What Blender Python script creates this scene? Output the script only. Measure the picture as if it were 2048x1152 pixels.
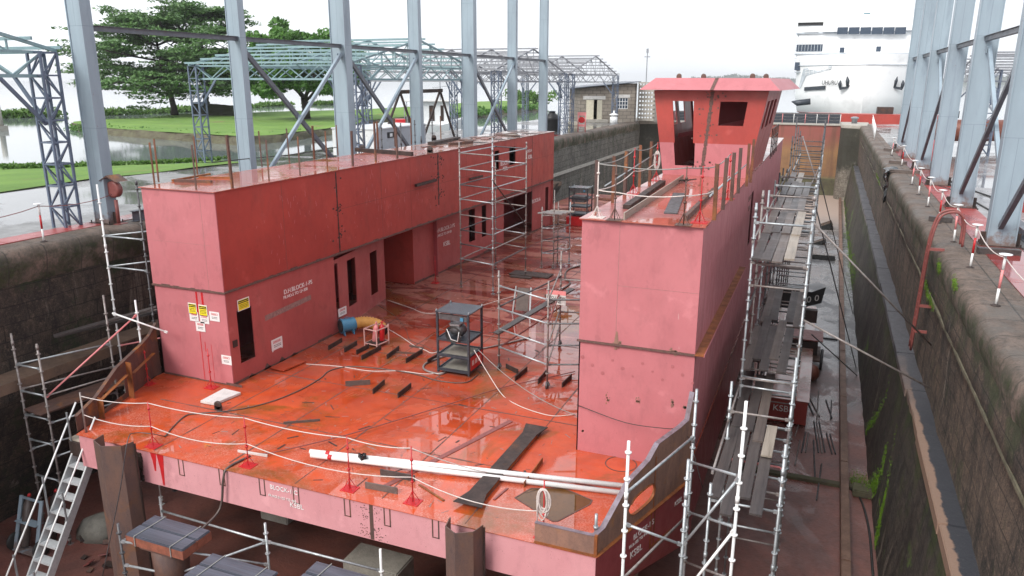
import bpy, bmesh, math, random
from mathutils import Vector, Matrix, Euler, noise
R = math.radians
for o in list(bpy.data.objects): bpy.data.objects.remove(o)
SC = bpy.context.scene
COL = SC.collection

# ------------------------------------------------------------------ camera
FPX, CAMH = 1527.4, 8.6
YAW, PIT, ROL = -.38487, .264996, -.00297
def _basis():
    cy, sy, cp, sp = math.cos(YAW), math.sin(YAW), math.cos(PIT), math.sin(PIT)
    f = Vector((sy*cp, cy*cp, -sp)); r = Vector((cy, -sy, 0)); d = f.cross(r)
    cr, sr = math.cos(ROL), math.sin(ROL)
    return r*cr+d*sr, d*cr-r*sr, f
CR, CD, CF = _basis()
cam_d = bpy.data.cameras.new('camera'); cam = bpy.data.objects.new('camera', cam_d); COL.objects.link(cam)
cam_d.sensor_width = 36; cam_d.lens = FPX/2048*36; cam_d.clip_end = 30000; cam_d.clip_start = .1
M4 = Matrix((( CR.x, -CD.x, -CF.x, 0), (CR.y, -CD.y, -CF.y, 0), (CR.z, -CD.z, -CF.z, CAMH), (0, 0, 0, 1)))
cam.matrix_world = M4
SC.camera = cam
C0 = Vector((0, 0, CAMH))
def ray(x, y): return CR*((x-1024)/FPX)+CD*((y-576)/FPX)+CF
def at(x, y, z=0.):
    "world point under a photo pixel on the level z"
    d = ray(x, y); return C0+d*((z-CAMH)/d.z)
def atX(x, y, X): d = ray(x, y); return C0+d*(X/d.x)
def atY(x, y, Y): d = ray(x, y); return C0+d*(Y/d.y)

# ------------------------------------------------------------------ sky, sun, exposure
W = bpy.data.worlds.new('World'); SC.world = W; W.use_nodes = True
nt = W.node_tree; nt.nodes.clear()
SUN_EL, SUN_AZ = R(40), R(203)      # azimuth measured from +Y clockwise: high, behind the camera
sky = nt.nodes.new('ShaderNodeTexSky'); sky.sky_type = 'NISHITA'; sky.sun_disc = False
sky.sun_elevation = SUN_EL; sky.sun_rotation = SUN_AZ; sky.dust_density = 4; sky.air_density = 1.2
tc = nt.nodes.new('ShaderNodeTexCoord'); nz = nt.nodes.new('ShaderNodeTexNoise'); nz.inputs['Scale'].default_value = 2.2; nz.inputs['Detail'].default_value = 5
cr_ = nt.nodes.new('ShaderNodeValToRGB'); cr_.color_ramp.elements[0].color = (7.2, 7.5, 8.0, 1); cr_.color_ramp.elements[1].color = (9.6, 9.8, 10.2, 1)
cr_.color_ramp.elements[0].position = .3; cr_.color_ramp.elements[1].position = .7
mx = nt.nodes.new('ShaderNodeMix'); mx.data_type = 'RGBA'; mx.inputs[0].default_value = .85
bg = nt.nodes.new('ShaderNodeBackground'); bg.inputs[1].default_value = .1; wo = nt.nodes.new('ShaderNodeOutputWorld')
nt.links.new(tc.outputs['Generated'], nz.inputs['Vector']); nt.links.new(nz.outputs[0], cr_.inputs[0])
nt.links.new(sky.outputs[0], mx.inputs[6]); nt.links.new(cr_.outputs[0], mx.inputs[7])
nt.links.new(mx.outputs[2], bg.inputs[0]); nt.links.new(bg.outputs[0], wo.inputs[0])
sl = bpy.data.lights.new('sun', 'SUN'); sl.energy = 1.9; sl.angle = R(25); sl.color = (1, .97, .92)
so = bpy.data.objects.new('sun', sl); COL.objects.link(so)
sd = Vector((math.sin(SUN_AZ)*math.cos(SUN_EL), math.cos(SUN_AZ)*math.cos(SUN_EL), math.sin(SUN_EL)))
so.rotation_euler = sd.to_track_quat('Z', 'Y').to_euler(); so.location = (0, 0, 60)
SC.view_settings.view_transform = 'Standard'; SC.view_settings.look = 'None'; SC.view_settings.exposure = .75; SC.view_settings.gamma = 1
try:
    SC.cycles.max_bounces = 6; SC.cycles.glossy_bounces = 3; SC.cycles.caustics_reflective = False; SC.cycles.caustics_refractive = False
except Exception: pass

# ------------------------------------------------------------------ materials
MATS = {}
class N:
    "small node-tree helper"
    def __init__(s, name):
        s.m = bpy.data.materials.new(name); s.m.use_nodes = True; s.t = s.m.node_tree; s.t.nodes.clear()
        s.out = s.t.nodes.new('ShaderNodeOutputMaterial'); s.p = s.t.nodes.new('ShaderNodeBsdfPrincipled')
        s.t.links.new(s.p.outputs[0], s.out.inputs[0]); s.c = s.t.nodes.new('ShaderNodeTexCoord'); MATS[name] = s.m
    def L(s, a, b): s.t.links.new(a, b)
    def noise(s, scale, detail=4, rough=.6, stretch=None, off=0, dist=0):
        n = s.t.nodes.new('ShaderNodeTexNoise'); n.inputs['Scale'].default_value = scale; n.inputs['Detail'].default_value = detail
        n.inputs['Roughness'].default_value = rough; n.inputs['Distortion'].default_value = dist
        mp = s.t.nodes.new('ShaderNodeMapping'); mp.inputs['Scale'].default_value = stretch or (1, 1, 1); mp.inputs['Location'].default_value = (off, off*.7, off*.3)
        s.L(s.c.outputs['Object'], mp.inputs[0]); s.L(mp.outputs[0], n.inputs[0]); return n.outputs[0]
    def ramp(s, v, a, b, ca=0., cb=1.):
        r = s.t.nodes.new('ShaderNodeMapRange'); r.clamp = True
        for i, x in enumerate((a, b, ca, cb)): r.inputs[i+1].default_value = x
        s.L(v, r.inputs[0]); return r.outputs[0]
    def mix(s, f, a, b, mode='MIX'):
        n = s.t.nodes.new('ShaderNodeMix'); n.data_type = 'RGBA'; n.blend_type = mode
        for k, x in ((0, f), (6, a), (7, b)):
            if isinstance(x, (int, float)): n.inputs[k].default_value = x if k == 0 else (x, x, x, 1)
            elif isinstance(x, tuple): n.inputs[k].default_value = (*x, 1)
            else: s.L(x, n.inputs[k])
        return n.outputs[2]
    def math(s, op, a, b=0.):
        n = s.t.nodes.new('ShaderNodeMath'); n.operation = op
        for k, x in ((0, a), (1, b)):
            if isinstance(x, (int, float)): n.inputs[k].default_value = x
            else: s.L(x, n.inputs[k])
        return n.outputs[0]
    def sep(s, which='Object'):
        n = s.t.nodes.new('ShaderNodeSeparateXYZ'); s.L(s.c.outputs[which], n.inputs[0]); return n.outputs
    def brick(s, scale, w, h, mortar=.02, rot=(0, 0, 0)):
        b = s.t.nodes.new('ShaderNodeTexBrick'); b.inputs['Scale'].default_value = scale; b.inputs['Brick Width'].default_value = w; b.inputs['Row Height'].default_value = h
        b.inputs['Mortar Size'].default_value = mortar; b.inputs['Color1'].default_value = (1, 1, 1, 1); b.inputs['Color2'].default_value = (.75, .75, .75, 1); b.inputs['Mortar'].default_value = (0, 0, 0, 1)
        mp = s.t.nodes.new('ShaderNodeMapping'); mp.inputs['Rotation'].default_value = rot; s.L(s.c.outputs['Object'], mp.inputs[0]); s.L(mp.outputs[0], b.inputs[0]); return b
    def set(s, col=None, rough=None, metal=None, bump=None, strength=.3, dist=.02, alpha=None, coat=None, spec=None):
        for k, x in (('Base Color', col), ('Roughness', rough), ('Metallic', metal), ('Alpha', alpha), ('Coat Weight', coat), ('Specular IOR Level', spec)):
            if x is None: continue
            if isinstance(x, (int, float)): s.p.inputs[k].default_value = x
            elif isinstance(x, tuple): s.p.inputs[k].default_value = (*x, 1)
            else: s.L(x, s.p.inputs[k])
        if bump is not None:
            b = s.t.nodes.new('ShaderNodeBump'); b.inputs['Strength'].default_value = strength; b.inputs['Distance'].default_value = dist
            s.L(bump, b.inputs['Height']); s.L(b.outputs[0], s.p.inputs['Normal'])
        return s.m

def simple(name, a, b=None, rough=.5, metal=0., scale=6, bump=.15, stretch=None):
    n = N(name); b = b or tuple(x*.7 for x in a)
    v = n.noise(scale, 6, .65, stretch); f = n.noise(scale*7, 3, .6, stretch, 5)
    col = n.mix(n.ramp(v, .35, .68), a, b); col = n.mix(n.ramp(f, .55, .8), col, tuple(x*.75 for x in b))
    return n.set(col, n.ramp(v, .3, .7, rough*.8, min(1, rough*1.2)), metal, f, bump)

def primer(name, a, b, rustamt=.5, rough=.42, band=None):
    "painted ship plate: patchy primer, faint plate waves, scratches, brown streaks, small rust spots"
    n = N(name)
    v = n.noise(.55, 7, .62, None, 3); v2 = n.noise(3.2, 6, .7, (1, 1, .5), 9)
    col = n.mix(n.ramp(v, .32, .68), a, b)
    col = n.mix(n.ramp(v2, .5, .72, 0, .35), col, tuple(x*.68 for x in b))
    pale = n.noise(1.6, 5, .6, (1, 1, 1), 21); col = n.mix(n.ramp(pale, .62, .7, 0, .3), col, tuple(min(1, x*1.25+.05) for x in a))
    scr = n.noise(9, 2, .5, (1, 1, .16), 31, 1.6); scm = n.noise(.8, 2, .5, None, 40)
    sc = n.math('MULTIPLY', n.ramp(scr, .765, .775), n.ramp(scm, .5, .6)); col = n.mix(n.math('MULTIPLY', sc, .55), col, (.55, .42, .4))
    st = n.noise(2.6, 4, .6, (1, 1, .05), 13); sm = n.noise(.5, 2, .5, None, 55)
    s2 = n.math('MULTIPLY', n.ramp(st, .64, .74), n.ramp(sm, .5, .62)); col = n.mix(n.math('MULTIPLY', s2, .5*rustamt), col, (.16, .045, .022))
    sp = n.noise(26, 2, .5, None, 70); col = n.mix(n.math('MULTIPLY', n.ramp(sp, .72, .76), rustamt), col, (.10, .03, .018))
    wv_ = n.t.nodes.new('ShaderNodeTexWave'); wv_.wave_type = 'BANDS'; wv_.bands_direction = 'Y' if name in ('red_shade_primer', 'mid_shade_primer') else 'X'; wv_.inputs['Scale'].default_value = .26; n.L(n.c.outputs['Object'], wv_.inputs[0])
    wav = n.math('ADD', n.noise(.9, 2, .5, (1, 1, 1), 80), n.math('MULTIPLY', wv_.outputs[1], .10)); blot = n.noise(1.1, 6, .7, (1, 1, .7), 95); col = n.mix(n.ramp(blot, .60, .63, 0, .22), col, tuple(x*.55 for x in b)); dirt = n.noise(.8, 7, .75, (1, 1, .35), 120); col = n.mix(n.ramp(dirt, .55, .75, 0, .5*rustamt), col, (.13, .06, .05))
    return n.set(col, n.ramp(v2, .3, .7, rough*.75, rough*1.25), 0., n.math('ADD', n.math('MULTIPLY', wav, 3.), n.math('MULTIPLY', v2, .25)), .22, .03)
primer('pink_lit_primer', (.50, .17, .185), (.43, .135, .15), .35, .5)  # pink plates; the brighter light on the house fronts is put into the colour
primer('spot_primer', (.40, .125, .135), (.36, .11, .115), .2, .5)
primer('pale_lit_primer', (.62, .30, .32), (.55, .24, .26), .6, .5)  # bow plate: missing bounce light put into the colour; also pale scratches
primer('red_shade_primer', (.42, .060, .045), (.32, .042, .034), .8, .40)  # house side darkened for shade in the colour; plain red on wheelhouse, floats
primer('mid_shade_primer', (.42, .095, .088), (.35, .07, .066), .8, .45)  # side and rear plates: shade put into the colour, same paint as fronts
primer('hull_red', (.34, .06, .068), (.25, .04, .046), .6, .42)

def deckmat():
    n = N('wet_deck')
    big = n.noise(.3, 7, .58, (1, .8, 1), 2, .5); med = n.noise(.9, 7, .68, None, 11, .4); fine = n.noise(9, 5, .7, None, 17)
    xyz = n.sep()
    col = n.mix(n.ramp(med, .35, .66), (.57, .083, .023), (.39, .048, .016))
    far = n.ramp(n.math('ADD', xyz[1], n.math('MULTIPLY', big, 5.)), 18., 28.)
    col = n.mix(far, col, n.mix(n.ramp(med, .4, .6), (.20, .034, .024), (.115, .02, .016)))  # rear deck: darker red-brown, deepened in colour for the house walls it reflects
    dry = n.noise(.55, 6, .62, (.55, 1.9, 1), 91, .8)
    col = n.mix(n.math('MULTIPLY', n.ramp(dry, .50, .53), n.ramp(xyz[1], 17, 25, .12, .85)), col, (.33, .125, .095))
    sp = n.noise(34, 3, .7, None, 61); nearf = n.ramp(xyz[1], 13.2, 15.5, 1, 0)
    col = n.mix(n.math('MULTIPLY', n.math('MULTIPLY', n.ramp(sp, .45, .6), n.ramp(med, .42, .52)), n.math('MULTIPLY', nearf, .8)), col, (.58, .22, .16))
    rust = n.noise(.42, 6, .66, None, 35, 1.); col = n.mix(n.ramp(rust, .54, .66, 0, .75), col, (.17, .07, .012))
    dk = n.noise(2.3, 5, .7, (1, .4, 1), 47); col = n.mix(n.ramp(dk, .66, .72, 0, .7), col, (.07, .03, .022))
    rim = n.math('MULTIPLY', n.ramp(big, .455, .49), n.ramp(big, .515, .54, 1, 0)); col = n.mix(n.math('MULTIPLY', rim, .15), col, (.12, .045, .018))
    puddle = n.ramp(n.math('ADD', big, n.math('MULTIPLY', n.ramp(xyz[0], -9, -6), .04)), .485, .505)
    rough = n.mix(puddle, n.ramp(fine, .3, .7, .3, .55), .03)
    bump = n.mix(puddle, fine, .5)
    n.set(col, rough, 0., bump, .12, .01, spec=n.mix(puddle, .22, .95)); return n.m
deckmat()

def rustmat(name, a, b, c=(.33, .12, .02), rough=.75):
    n = N(name); v = n.noise(3, 7, .7, (1, 1, .4)); w = n.noise(1.3, 5, .65, None, 8); f = n.noise(22, 4, .7, None, 4)
    col = n.mix(n.ramp(v, .38, .62), a, b); col = n.mix(n.ramp(w, .56, .68, 0, .75), col, c); col = n.mix(n.ramp(f, .55, .75, 0, .6), col, tuple(x*.5 for x in b))
    return n.set(col, n.ramp(v, .3, .7, rough*.6, rough), .1, f, .35)
rustmat('rusty_steel', (.13, .065, .045), (.085, .05, .045))
rustmat('orange_rust', (.30, .09, .02), (.17, .055, .02), (.42, .17, .03))
rustmat('post_rust', (.20, .07, .03), (.10, .045, .03), (.26, .10, .03))
rustmat('bulwark_rust', (.30, .165, .12), (.20, .115, .09), (.36, .16, .04))
simple('lavender_cap', (.24, .20, .24), (.15, .11, .12), .5, .2, 5)
rustmat('dark_rust', (.055, .032, .026), (.03, .02, .018), (.11, .045, .02))
rustmat('pile_rust', (.15, .085, .065), (.10, .065, .06), (.20, .09, .04))
simple('aluminium', (.66, .68, .69), (.52, .54, .55), .35, .3, 9)
simple('galvanised', (.47, .5, .52), (.30, .32, .33), .42, .55, 9)
simple('old_galvanised', (.34, .31, .30), (.20, .165, .15), .55, .45, 9)
simple('dark_tube', (.13, .13, .14), (.07, .065, .065), .5, .4, 9)
simple('white_tube', (.80, .80, .79), (.70, .70, .69), .4, 0, 8)
def colmat():
    n = N('column_paint'); xyz = n.sep(); v = n.noise(1.4, 6, .6, (1, 1, .2), 2); f = n.noise(5, 6, .7, None, 6); s_ = n.noise(2.2, 5, .7, (1, 1, .12), 14)
    col = n.mix(n.ramp(v, .35, .65), (.30, .375, .43), (.25, .31, .36)); col = n.mix(n.ramp(s_, .54, .68, 0, .45), col, (.16, .20, .25)); col = n.mix(n.ramp(f, .68, .72, 0, .7), col, (.20, .10, .06))
    low = n.ramp(n.math('ADD', xyz[2], n.math('MULTIPLY', f, -1.6)), -.75, -.4, 1, 0); col = n.mix(n.math('MULTIPLY', low, .8), col, (.17, .09, .06))
    b = n.brick(1., 40, 3.1, .006, (R(90), 0, 0)); col = n.mix(n.math('MULTIPLY', b.outputs[1], .5), col, (.08, .10, .13))
    return n.set(col, n.ramp(v, .3, .7, .3, .5), 0., f, .12)
colmat()
simple('dark_column_paint', (.13, .145, .17), (.09, .10, .12), .45, 0, 2)
simple('shed_green', (.25, .37, .39), (.18, .27, .30), .5, 0, 3)
simple('shed_blue', (.13, .17, .24), (.10, .12, .17), .5, 0, 3)
simple('shed_grey', (.30, .32, .35), (.2, .2, .22), .5, 0, 3)
simple('white_paint', (.82, .83, .83), (.74, .76, .77), .35, 0, .8, .03)
simple('ship_white', (.93, .935, .94), (.90, .905, .91), .3, 0, .05, .0)
simple('ship_grey', (.62, .66, .70), (.38, .42, .46), .3, 0, .3, .02)
simple('genset_grey', (.46, .48, .52), (.40, .42, .46), .4, 0, .8, .03)
simple('black_paint', (.012, .012, .014), (.02, .02, .022), .45)
simple('dark_interior', (.015, .012, .012), (.01, .01, .01), .9)
simple('navy_steel', (.045, .055, .07), (.03, .035, .045), .42, .2)
simple('navy_wet', (.06, .075, .09), (.04, .05, .065), .12, .1)
simple('red_paint', (.55, .018, .022), (.42, .014, .018), .35)
simple('pink_plastic', (.75, .28, .28), (.68, .22, .22), .4)
simple('ladder_red', (.27, .08, .07), (.18, .055, .05), .5, 0, 7)
simple('board_white', (.70, .69, .67), (.5, .49, .47), .3, 0, 5)
simple('rope_white', (.74, .68, .64), (.55, .45, .42), .8, 0, 60, .5)
simple('rope_grey', (.36, .36, .34), (.2, .2, .19), .8, 0, 60, .5)
simple('rubber_black', (.016, .016, .017), (.03, .028, .026), .5)
simple('hose_brown', (.11, .085, .075), (.07, .05, .045), .45)
simple('fan_blue', (.07, .26, .42), (.05, .2, .33), .3)
simple('duct_orange', (.72, .36, .08), (.6, .27, .06), .55, 0, 8, .6)
simple('yellow_paint', (.80, .68, .03), (.72, .6, .03), .4)
simple('concrete', (.27, .255, .22), (.19, .18, .155), .8, 0, 4, .4)
simple('pale_concrete', (.42, .40, .36), (.32, .29, .25), .8, 0, 4, .4)
simple('wall_string', (.17, .15, .10), (.07, .065, .04), .9, 0, 2.5, .6)
simple('mossy_bank', (.10, .10, .05), (.07, .055, .04), .9, 0, 1.2, .6)
simple('lettering_white', (.8, .79, .78), (.7, .62, .6), .5, 0, 20)
simple('worn_paper', (.78, .77, .76), (.7, .68, .67), .4, 0, 20)
simple('weld_burn', (.15, .075, .06), (.075, .042, .038), .7, 0, 14)
simple('scuff', (.33, .2, .18), (.2, .1, .09), .7, 0, 18)
simple('tarp_black', (.02, .02, .021), (.012, .012, .012), .25, 0, 3, .4)
simple('tank_rust', (.24, .075, .045), (.17, .06, .04), .4, .1, 3)
simple('glass_dark', (.05, .075, .11), (.035, .05, .08), .08)
simple('glass_teal', (.07, .17, .21), (.05, .13, .17), .1)

def woodmat(name, a, b, rough=.6):
    n = N(name); v = n.noise(5, 6, .65, (1, .07, 1)); g = n.noise(30, 4, .6, (1, .03, 1), 3); s = n.noise(1.1, 4, .6, None, 9)
    col = n.mix(n.ramp(v, .35, .65), a, b); col = n.mix(n.ramp(g, .5, .7, 0, .55), col, tuple(x*.4 for x in b)); col = n.mix(n.ramp(s, .6, .68, 0, .5), col, tuple(min(1, x*1.7) for x in a))
    return n.set(col, n.ramp(s, .3, .7, rough*.5, rough), 0., g, .4)
woodmat('plank_dark', (.085, .07, .065), (.05, .042, .042)); woodmat('plank_mid', (.15, .12, .105), (.095, .075, .068)); woodmat('plank_pale', (.36, .31, .26), (.25, .21, .17))
def capmat():
    n = N('timber_cap'); v = n.noise(4, 6, .65, (.08, 1, 1)); g = n.noise(28, 4, .6, (.03, 1, 1), 3)
    col = n.mix(n.ramp(v, .35, .65), (.105, .115, .15), (.06, .065, .085)); col = n.mix(n.ramp(g, .5, .7, 0, .5), col, (.03, .03, .035))
    return n.set(col, .38, 0., g, .35)
capmat()
simple('timber_side', (.30, .10, .06), (.17, .06, .04), .6, 0, 6)

def wallmat(name, a, b, dark, moss=(.055, .10, .018), top=4., mossamt=1., wet=.0, mossy=None):
    n = N(name); xyz = n.sep()
    v = n.noise(.5, 9, .75, None, 1, .3); st = n.noise(1.4, 8, .8, (1, 1, .4), 6, .3); sf = n.noise(5, 8, .82, None, 16); f = n.noise(15, 7, .85, None, 9); gr = n.noise(38, 4, .9, None, 2)
    col = n.mix(n.ramp(v, .4, .58), a, b); col = n.mix(n.ramp(st, .46, .6, 0, .9), col, dark)
    col = n.mix(n.ramp(sf, .52, .66, 0, .75), col, tuple(min(1, x*1.9) for x in a))
    lime = n.noise(1.1, 6, .65, (1, 1, .09), 26, .2); col = n.mix(n.math('MULTIPLY', n.ramp(lime, .62, .68, 0, .85), n.ramp(f, .35, .5)), col, (.36, .30, .24))
    col = n.mix(n.ramp(gr, .40, .56, .85, 0), col, tuple(x*.4 for x in dark)); col = n.mix(n.ramp(f, .56, .68, 0, .6), col, tuple(min(1, x*2.2) for x in a))
    tp = n.ramp(xyz[2], top-1.5, top-.1); mm = n.noise(1.0, 7, .75, (1, 1, .7), 33)
    k = n.math('MULTIPLY', n.ramp(n.math('ADD', mm, n.math('MULTIPLY', tp, .20)), .56, .66), mossamt)
    col = n.mix(n.math('MULTIPLY', n.ramp(n.math('ADD', v, n.math('MULTIPLY', tp, .4)), .68, .85), .85), col, (.02, .02, .014))
    col = n.mix(k, col, n.mix(n.ramp(f, .4, .6), moss, tuple(x*.4 for x in moss)))
    if mossy:   # bright algae running along a line of the battered foot
        lo, hi, c = mossy; w = n.math('MULTIPLY', n.ramp(xyz[2], lo, lo+.5), n.ramp(xyz[2], hi-.8, hi, 1, 0)); am = n.noise(.55, 6, .75, (1, .8, 1), 77)
        col = n.mix(n.math('MULTIPLY', n.ramp(am, .60, .66), w), col, c)
    br = n.brick(1., 1.5, .5, .014); cb = n.t.nodes.new('ShaderNodeCombineXYZ'); n.L(xyz[1], cb.inputs[0]); n.L(n.math('ADD', xyz[2], n.math('MULTIPLY', v, .12)), cb.inputs[1]); n.L(cb.outputs[0], br.inputs[0])
    col = n.mix(.32, col, br.outputs[0], 'MULTIPLY')
    h = n.math('ADD', n.math('MULTIPLY', f, .8), n.math('ADD', n.math('MULTIPLY', sf, .8), n.math('MULTIPLY', br.outputs[1], -.8)))
    col = n.mix(n.math('MULTIPLY', br.outputs[1], .7), col, tuple(x*.5 for x in dark))
    return n.set(col, n.ramp(v, .3, .7, .75-wet, .95-wet), 0., h, .7, .06)
wallmat('wall_left', (.12, .082, .06), (.055, .041, .033), (.014, .011, .009), (.03, .045, .014))
wallmat('wall_right_upper', (.18, .125, .09), (.085, .063, .048), (.016, .013, .011), (.05, .075, .02), 4., .6)
wallmat('wall_right_lower', (.10, .08, .063), (.05, .043, .037), (.014, .012, .011), (.06, .10, .012), 0.2, .5, .2, (-4.2, -1.6, (.12, .26, .01)))
wallmat('wall_far', (.22, .205, .175), (.15, .14, .12), (.06, .055, .047), (.05, .06, .03))
wallmat('pylon_stone', (.30, .27, .22), (.2, .17, .14), (.09, .07, .06), (.05, .05, .03), 4., .3)
def ledgemat():
    n = N('ledge_stone'); xyz = n.sep(); v = n.noise(.5, 5, .6, None, 5); f = n.noise(14, 6, .75)
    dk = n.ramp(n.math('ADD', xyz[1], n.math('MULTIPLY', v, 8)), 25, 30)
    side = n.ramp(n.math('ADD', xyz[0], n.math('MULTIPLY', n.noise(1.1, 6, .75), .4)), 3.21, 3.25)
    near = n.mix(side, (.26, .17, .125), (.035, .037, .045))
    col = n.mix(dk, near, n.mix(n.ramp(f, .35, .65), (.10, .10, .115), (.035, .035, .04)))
    col = n.mix(n.ramp(f, .6, .75, 0, .5), col, (.3, .28, .27))
    return n.set(col, n.ramp(v, .3, .7, .25, .6), 0., f, .5, .03)
ledgemat()
def copingmat():
    n = N('coping_stone'); xyz = n.sep(); v = n.noise(1.3, 7, .72, None, 3); f = n.noise(9, 7, .8, None, 5); g = n.noise(.6, 6, .7, None, 9); br = n.brick(1., 1.15, 2., .02, (0, 0, R(90)))
    col = n.mix(n.ramp(v, .38, .6), (.20, .145, .115), (.11, .085, .07)); col = n.mix(n.ramp(f, .48, .62, 0, .8), col, (.06, .05, .042)); col = n.mix(n.ramp(g, .52, .6, 0, .7), col, (.10, .085, .07))
    face = n.ramp(xyz[2], 3.72, 3.98, 1, 0); col = n.mix(n.math('MULTIPLY', face, n.ramp(v, .38, .56)), col, n.mix(n.ramp(f, .4, .6), (.028, .026, .018), (.045, .06, .02)))
    col = n.mix(n.math('MULTIPLY', br.outputs[1], .7), col, (.03, .027, .022))
    return n.set(col, n.ramp(g, .4, .6, .9, .5), 0., n.math('ADD', n.math('MULTIPLY', f, 1.2), n.math('MULTIPLY', br.outputs[1], -.6)), .8, .05)
copingmat()
simple('ledge_brown', (.19, .12, .08), (.12, .08, .06), .8, 0, 1.5, .4)
def floormat():
    n = N('dock_floor'); xyz = n.sep(); v = n.noise(.5, 7, .68, None, 3, .5); f = n.noise(9, 6, .75, (1, 2.2, 1)); w = n.noise(.33, 6, .7, None, 8, .6)
    far = n.ramp(n.math('ADD', xyz[1], n.math('MULTIPLY', v, 14)), 36, 46)
    col = n.mix(n.ramp(v, .35, .65), (.22, .075, .055), (.10, .04, .032)); col = n.mix(far, col, n.mix(n.ramp(v, .4, .6), (.21, .21, .22), (.13, .13, .135)))  # far floor: wet grey lightened, sky reflection put into the colour
    dryp = n.ramp(xyz[1], 70, 82); col = n.mix(dryp, col, (.36, .27, .22))
    col = n.mix(n.ramp(f, .55, .8, 0, .45), col, (.03, .022, .02))
    pud = n.ramp(n.math('ADD', w, n.math('MULTIPLY', far, .06)), .5, .56)
    pud = n.math('MULTIPLY', pud, n.ramp(xyz[1], 20, 30, .25, 1)); rough = n.mix(pud, n.ramp(f, .3, .7, .4, .75), .07); rough = n.mix(dryp, rough, .7)
    return n.set(col, rough, 0., n.math('ADD', f, n.math('MULTIPLY', v, 2)), .35, .03, spec=.95)
floormat()
def apronmat(name, a, b, wet=.5):
    n = N(name); v = n.noise(.16, 6, .65, None, 3, .5); f = n.noise(12, 5, .7); m_ = n.noise(1.3, 6, .7, None, 7)
    col = n.mix(n.ramp(m_, .35, .65), a, b); col = n.mix(n.ramp(f, .5, .75, 0, .3), col, tuple(x*.5 for x in b))
    pud = n.ramp(v, .5-wet*.1, .53); col = n.mix(n.math('MULTIPLY', pud, .5), col, tuple(x*.6 for x in b))
    return n.set(col, n.mix(pud, n.ramp(m_, .3, .7, .25, .5), .05), 0., n.mix(pud, f, .5), .15, .01)
apronmat('apron_left', (.23, .225, .22), (.17, .165, .16)); apronmat('apron_right', (.38, .38, .38), (.3, .29, .29), 1.)
apronmat('red_strip', (.36, .05, .045), (.27, .04, .035), .6)
def grassmat():
    n = N('grass'); v = n.noise(.25, 6, .65); f = n.noise(7, 5, .75); col = n.mix(n.ramp(v, .35, .65), (.15, .27, .045), (.085, .185, .03)); col = n.mix(n.ramp(f, .45, .7, 0, .6), col, (.21, .30, .06))
    d = n.noise(.12, 5, .7, None, 12); col = n.mix(n.ramp(d, .6, .66, 0, .6), col, (.21, .16, .07))
    return n.set(col, .95, 0., f, .8, .1)
grassmat()
def leafmat(name, a, b, c):
    n = N(name); oi = n.t.nodes.new('ShaderNodeObjectInfo'); v = n.noise(.45, 4, .6); f = n.noise(4, 3, .6, None, 4)
    col = n.mix(n.ramp(v, .35, .65), a, b); col = n.mix(n.ramp(f, .5, .7, 0, .8), col, c); n.set(col, .55, 0.)
    tr = n.t.nodes.new('ShaderNodeBsdfTranslucent'); n.L(col, tr.inputs[0]); ms = n.t.nodes.new('ShaderNodeMixShader'); ms.inputs[0].default_value = .25
    n.L(n.p.outputs[0], ms.inputs[1]); n.L(tr.outputs[0], ms.inputs[2]); n.L(ms.outputs[0], n.out.inputs[0]); return n.m
leafmat('leaf_flat', (.12, .23, .075), (.07, .15, .05), (.19, .32, .08)); leafmat('leaf_mango', (.10, .23, .04), (.055, .14, .03), (.16, .33, .05)); leafmat('leaf_weed', (.10, .21, .03), (.06, .14, .02), (.15, .25, .04))
leafmat('moss_tuft', (.14, .27, .012), (.08, .17, .01), (.2, .33, .02)); leafmat('leaf_far', (.03, .065, .03), (.02, .045, .025), (.05, .09, .04))
rustmat('bark', (.05, .035, .028), (.03, .022, .02), (.07, .055, .045))
def watermat():
    n = N('water'); f = n.noise(.5, 5, .6, (1, .5, 1)); n.set((.16, .19, .19), .06, 0., f, .035, .1, spec=.8); return n.m
watermat()
def gatemat():
    n = N('gate_red'); xyz = n.sep(); v = n.noise(.4, 6, .65, None, 3); st = n.noise(1.2, 5, .7, (1, 1, .08), 6); f = n.noise(8, 5, .7)
    h = n.ramp(n.math('ADD', xyz[2], n.math('MULTIPLY', v, 2.2)), 1.6, 3.6)
    col = n.mix(h, n.mix(n.ramp(v, .35, .6), (.28, .15, .065), (.19, .10, .05)), (.25, .075, .06)); col = n.mix(n.ramp(st, .5, .65, 0, .7), col, (.13, .06, .04)); col = n.mix(n.ramp(f, .6, .75, 0, .5), col, (.10, .05, .04))
    lo = n.ramp(xyz[2], -2.4, -1.9, 1, 0); col = n.mix(lo, col, n.mix(n.ramp(v, .4, .6), (.16, .15, .07), (.08, .075, .05)))
    return n.set(col, .6, 0., f, .3)
gatemat()
def blockmat():
    n = N('block_wall'); b = n.brick(1., .8, .4, .03, (R(90), 0, 0)); v = n.noise(.8, 5, .6); f = n.noise(9, 4, .7)
    col = n.mix(n.ramp(v, .35, .65), (.33, .29, .245), (.24, .21, .175)); col = n.mix(.35, col, b.outputs[0], 'MULTIPLY'); col = n.mix(n.math('MULTIPLY', b.outputs[1], .6), col, (.12, .10, .085)); return n.set(col, .85, 0., f, .4)
blockmat()

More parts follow.
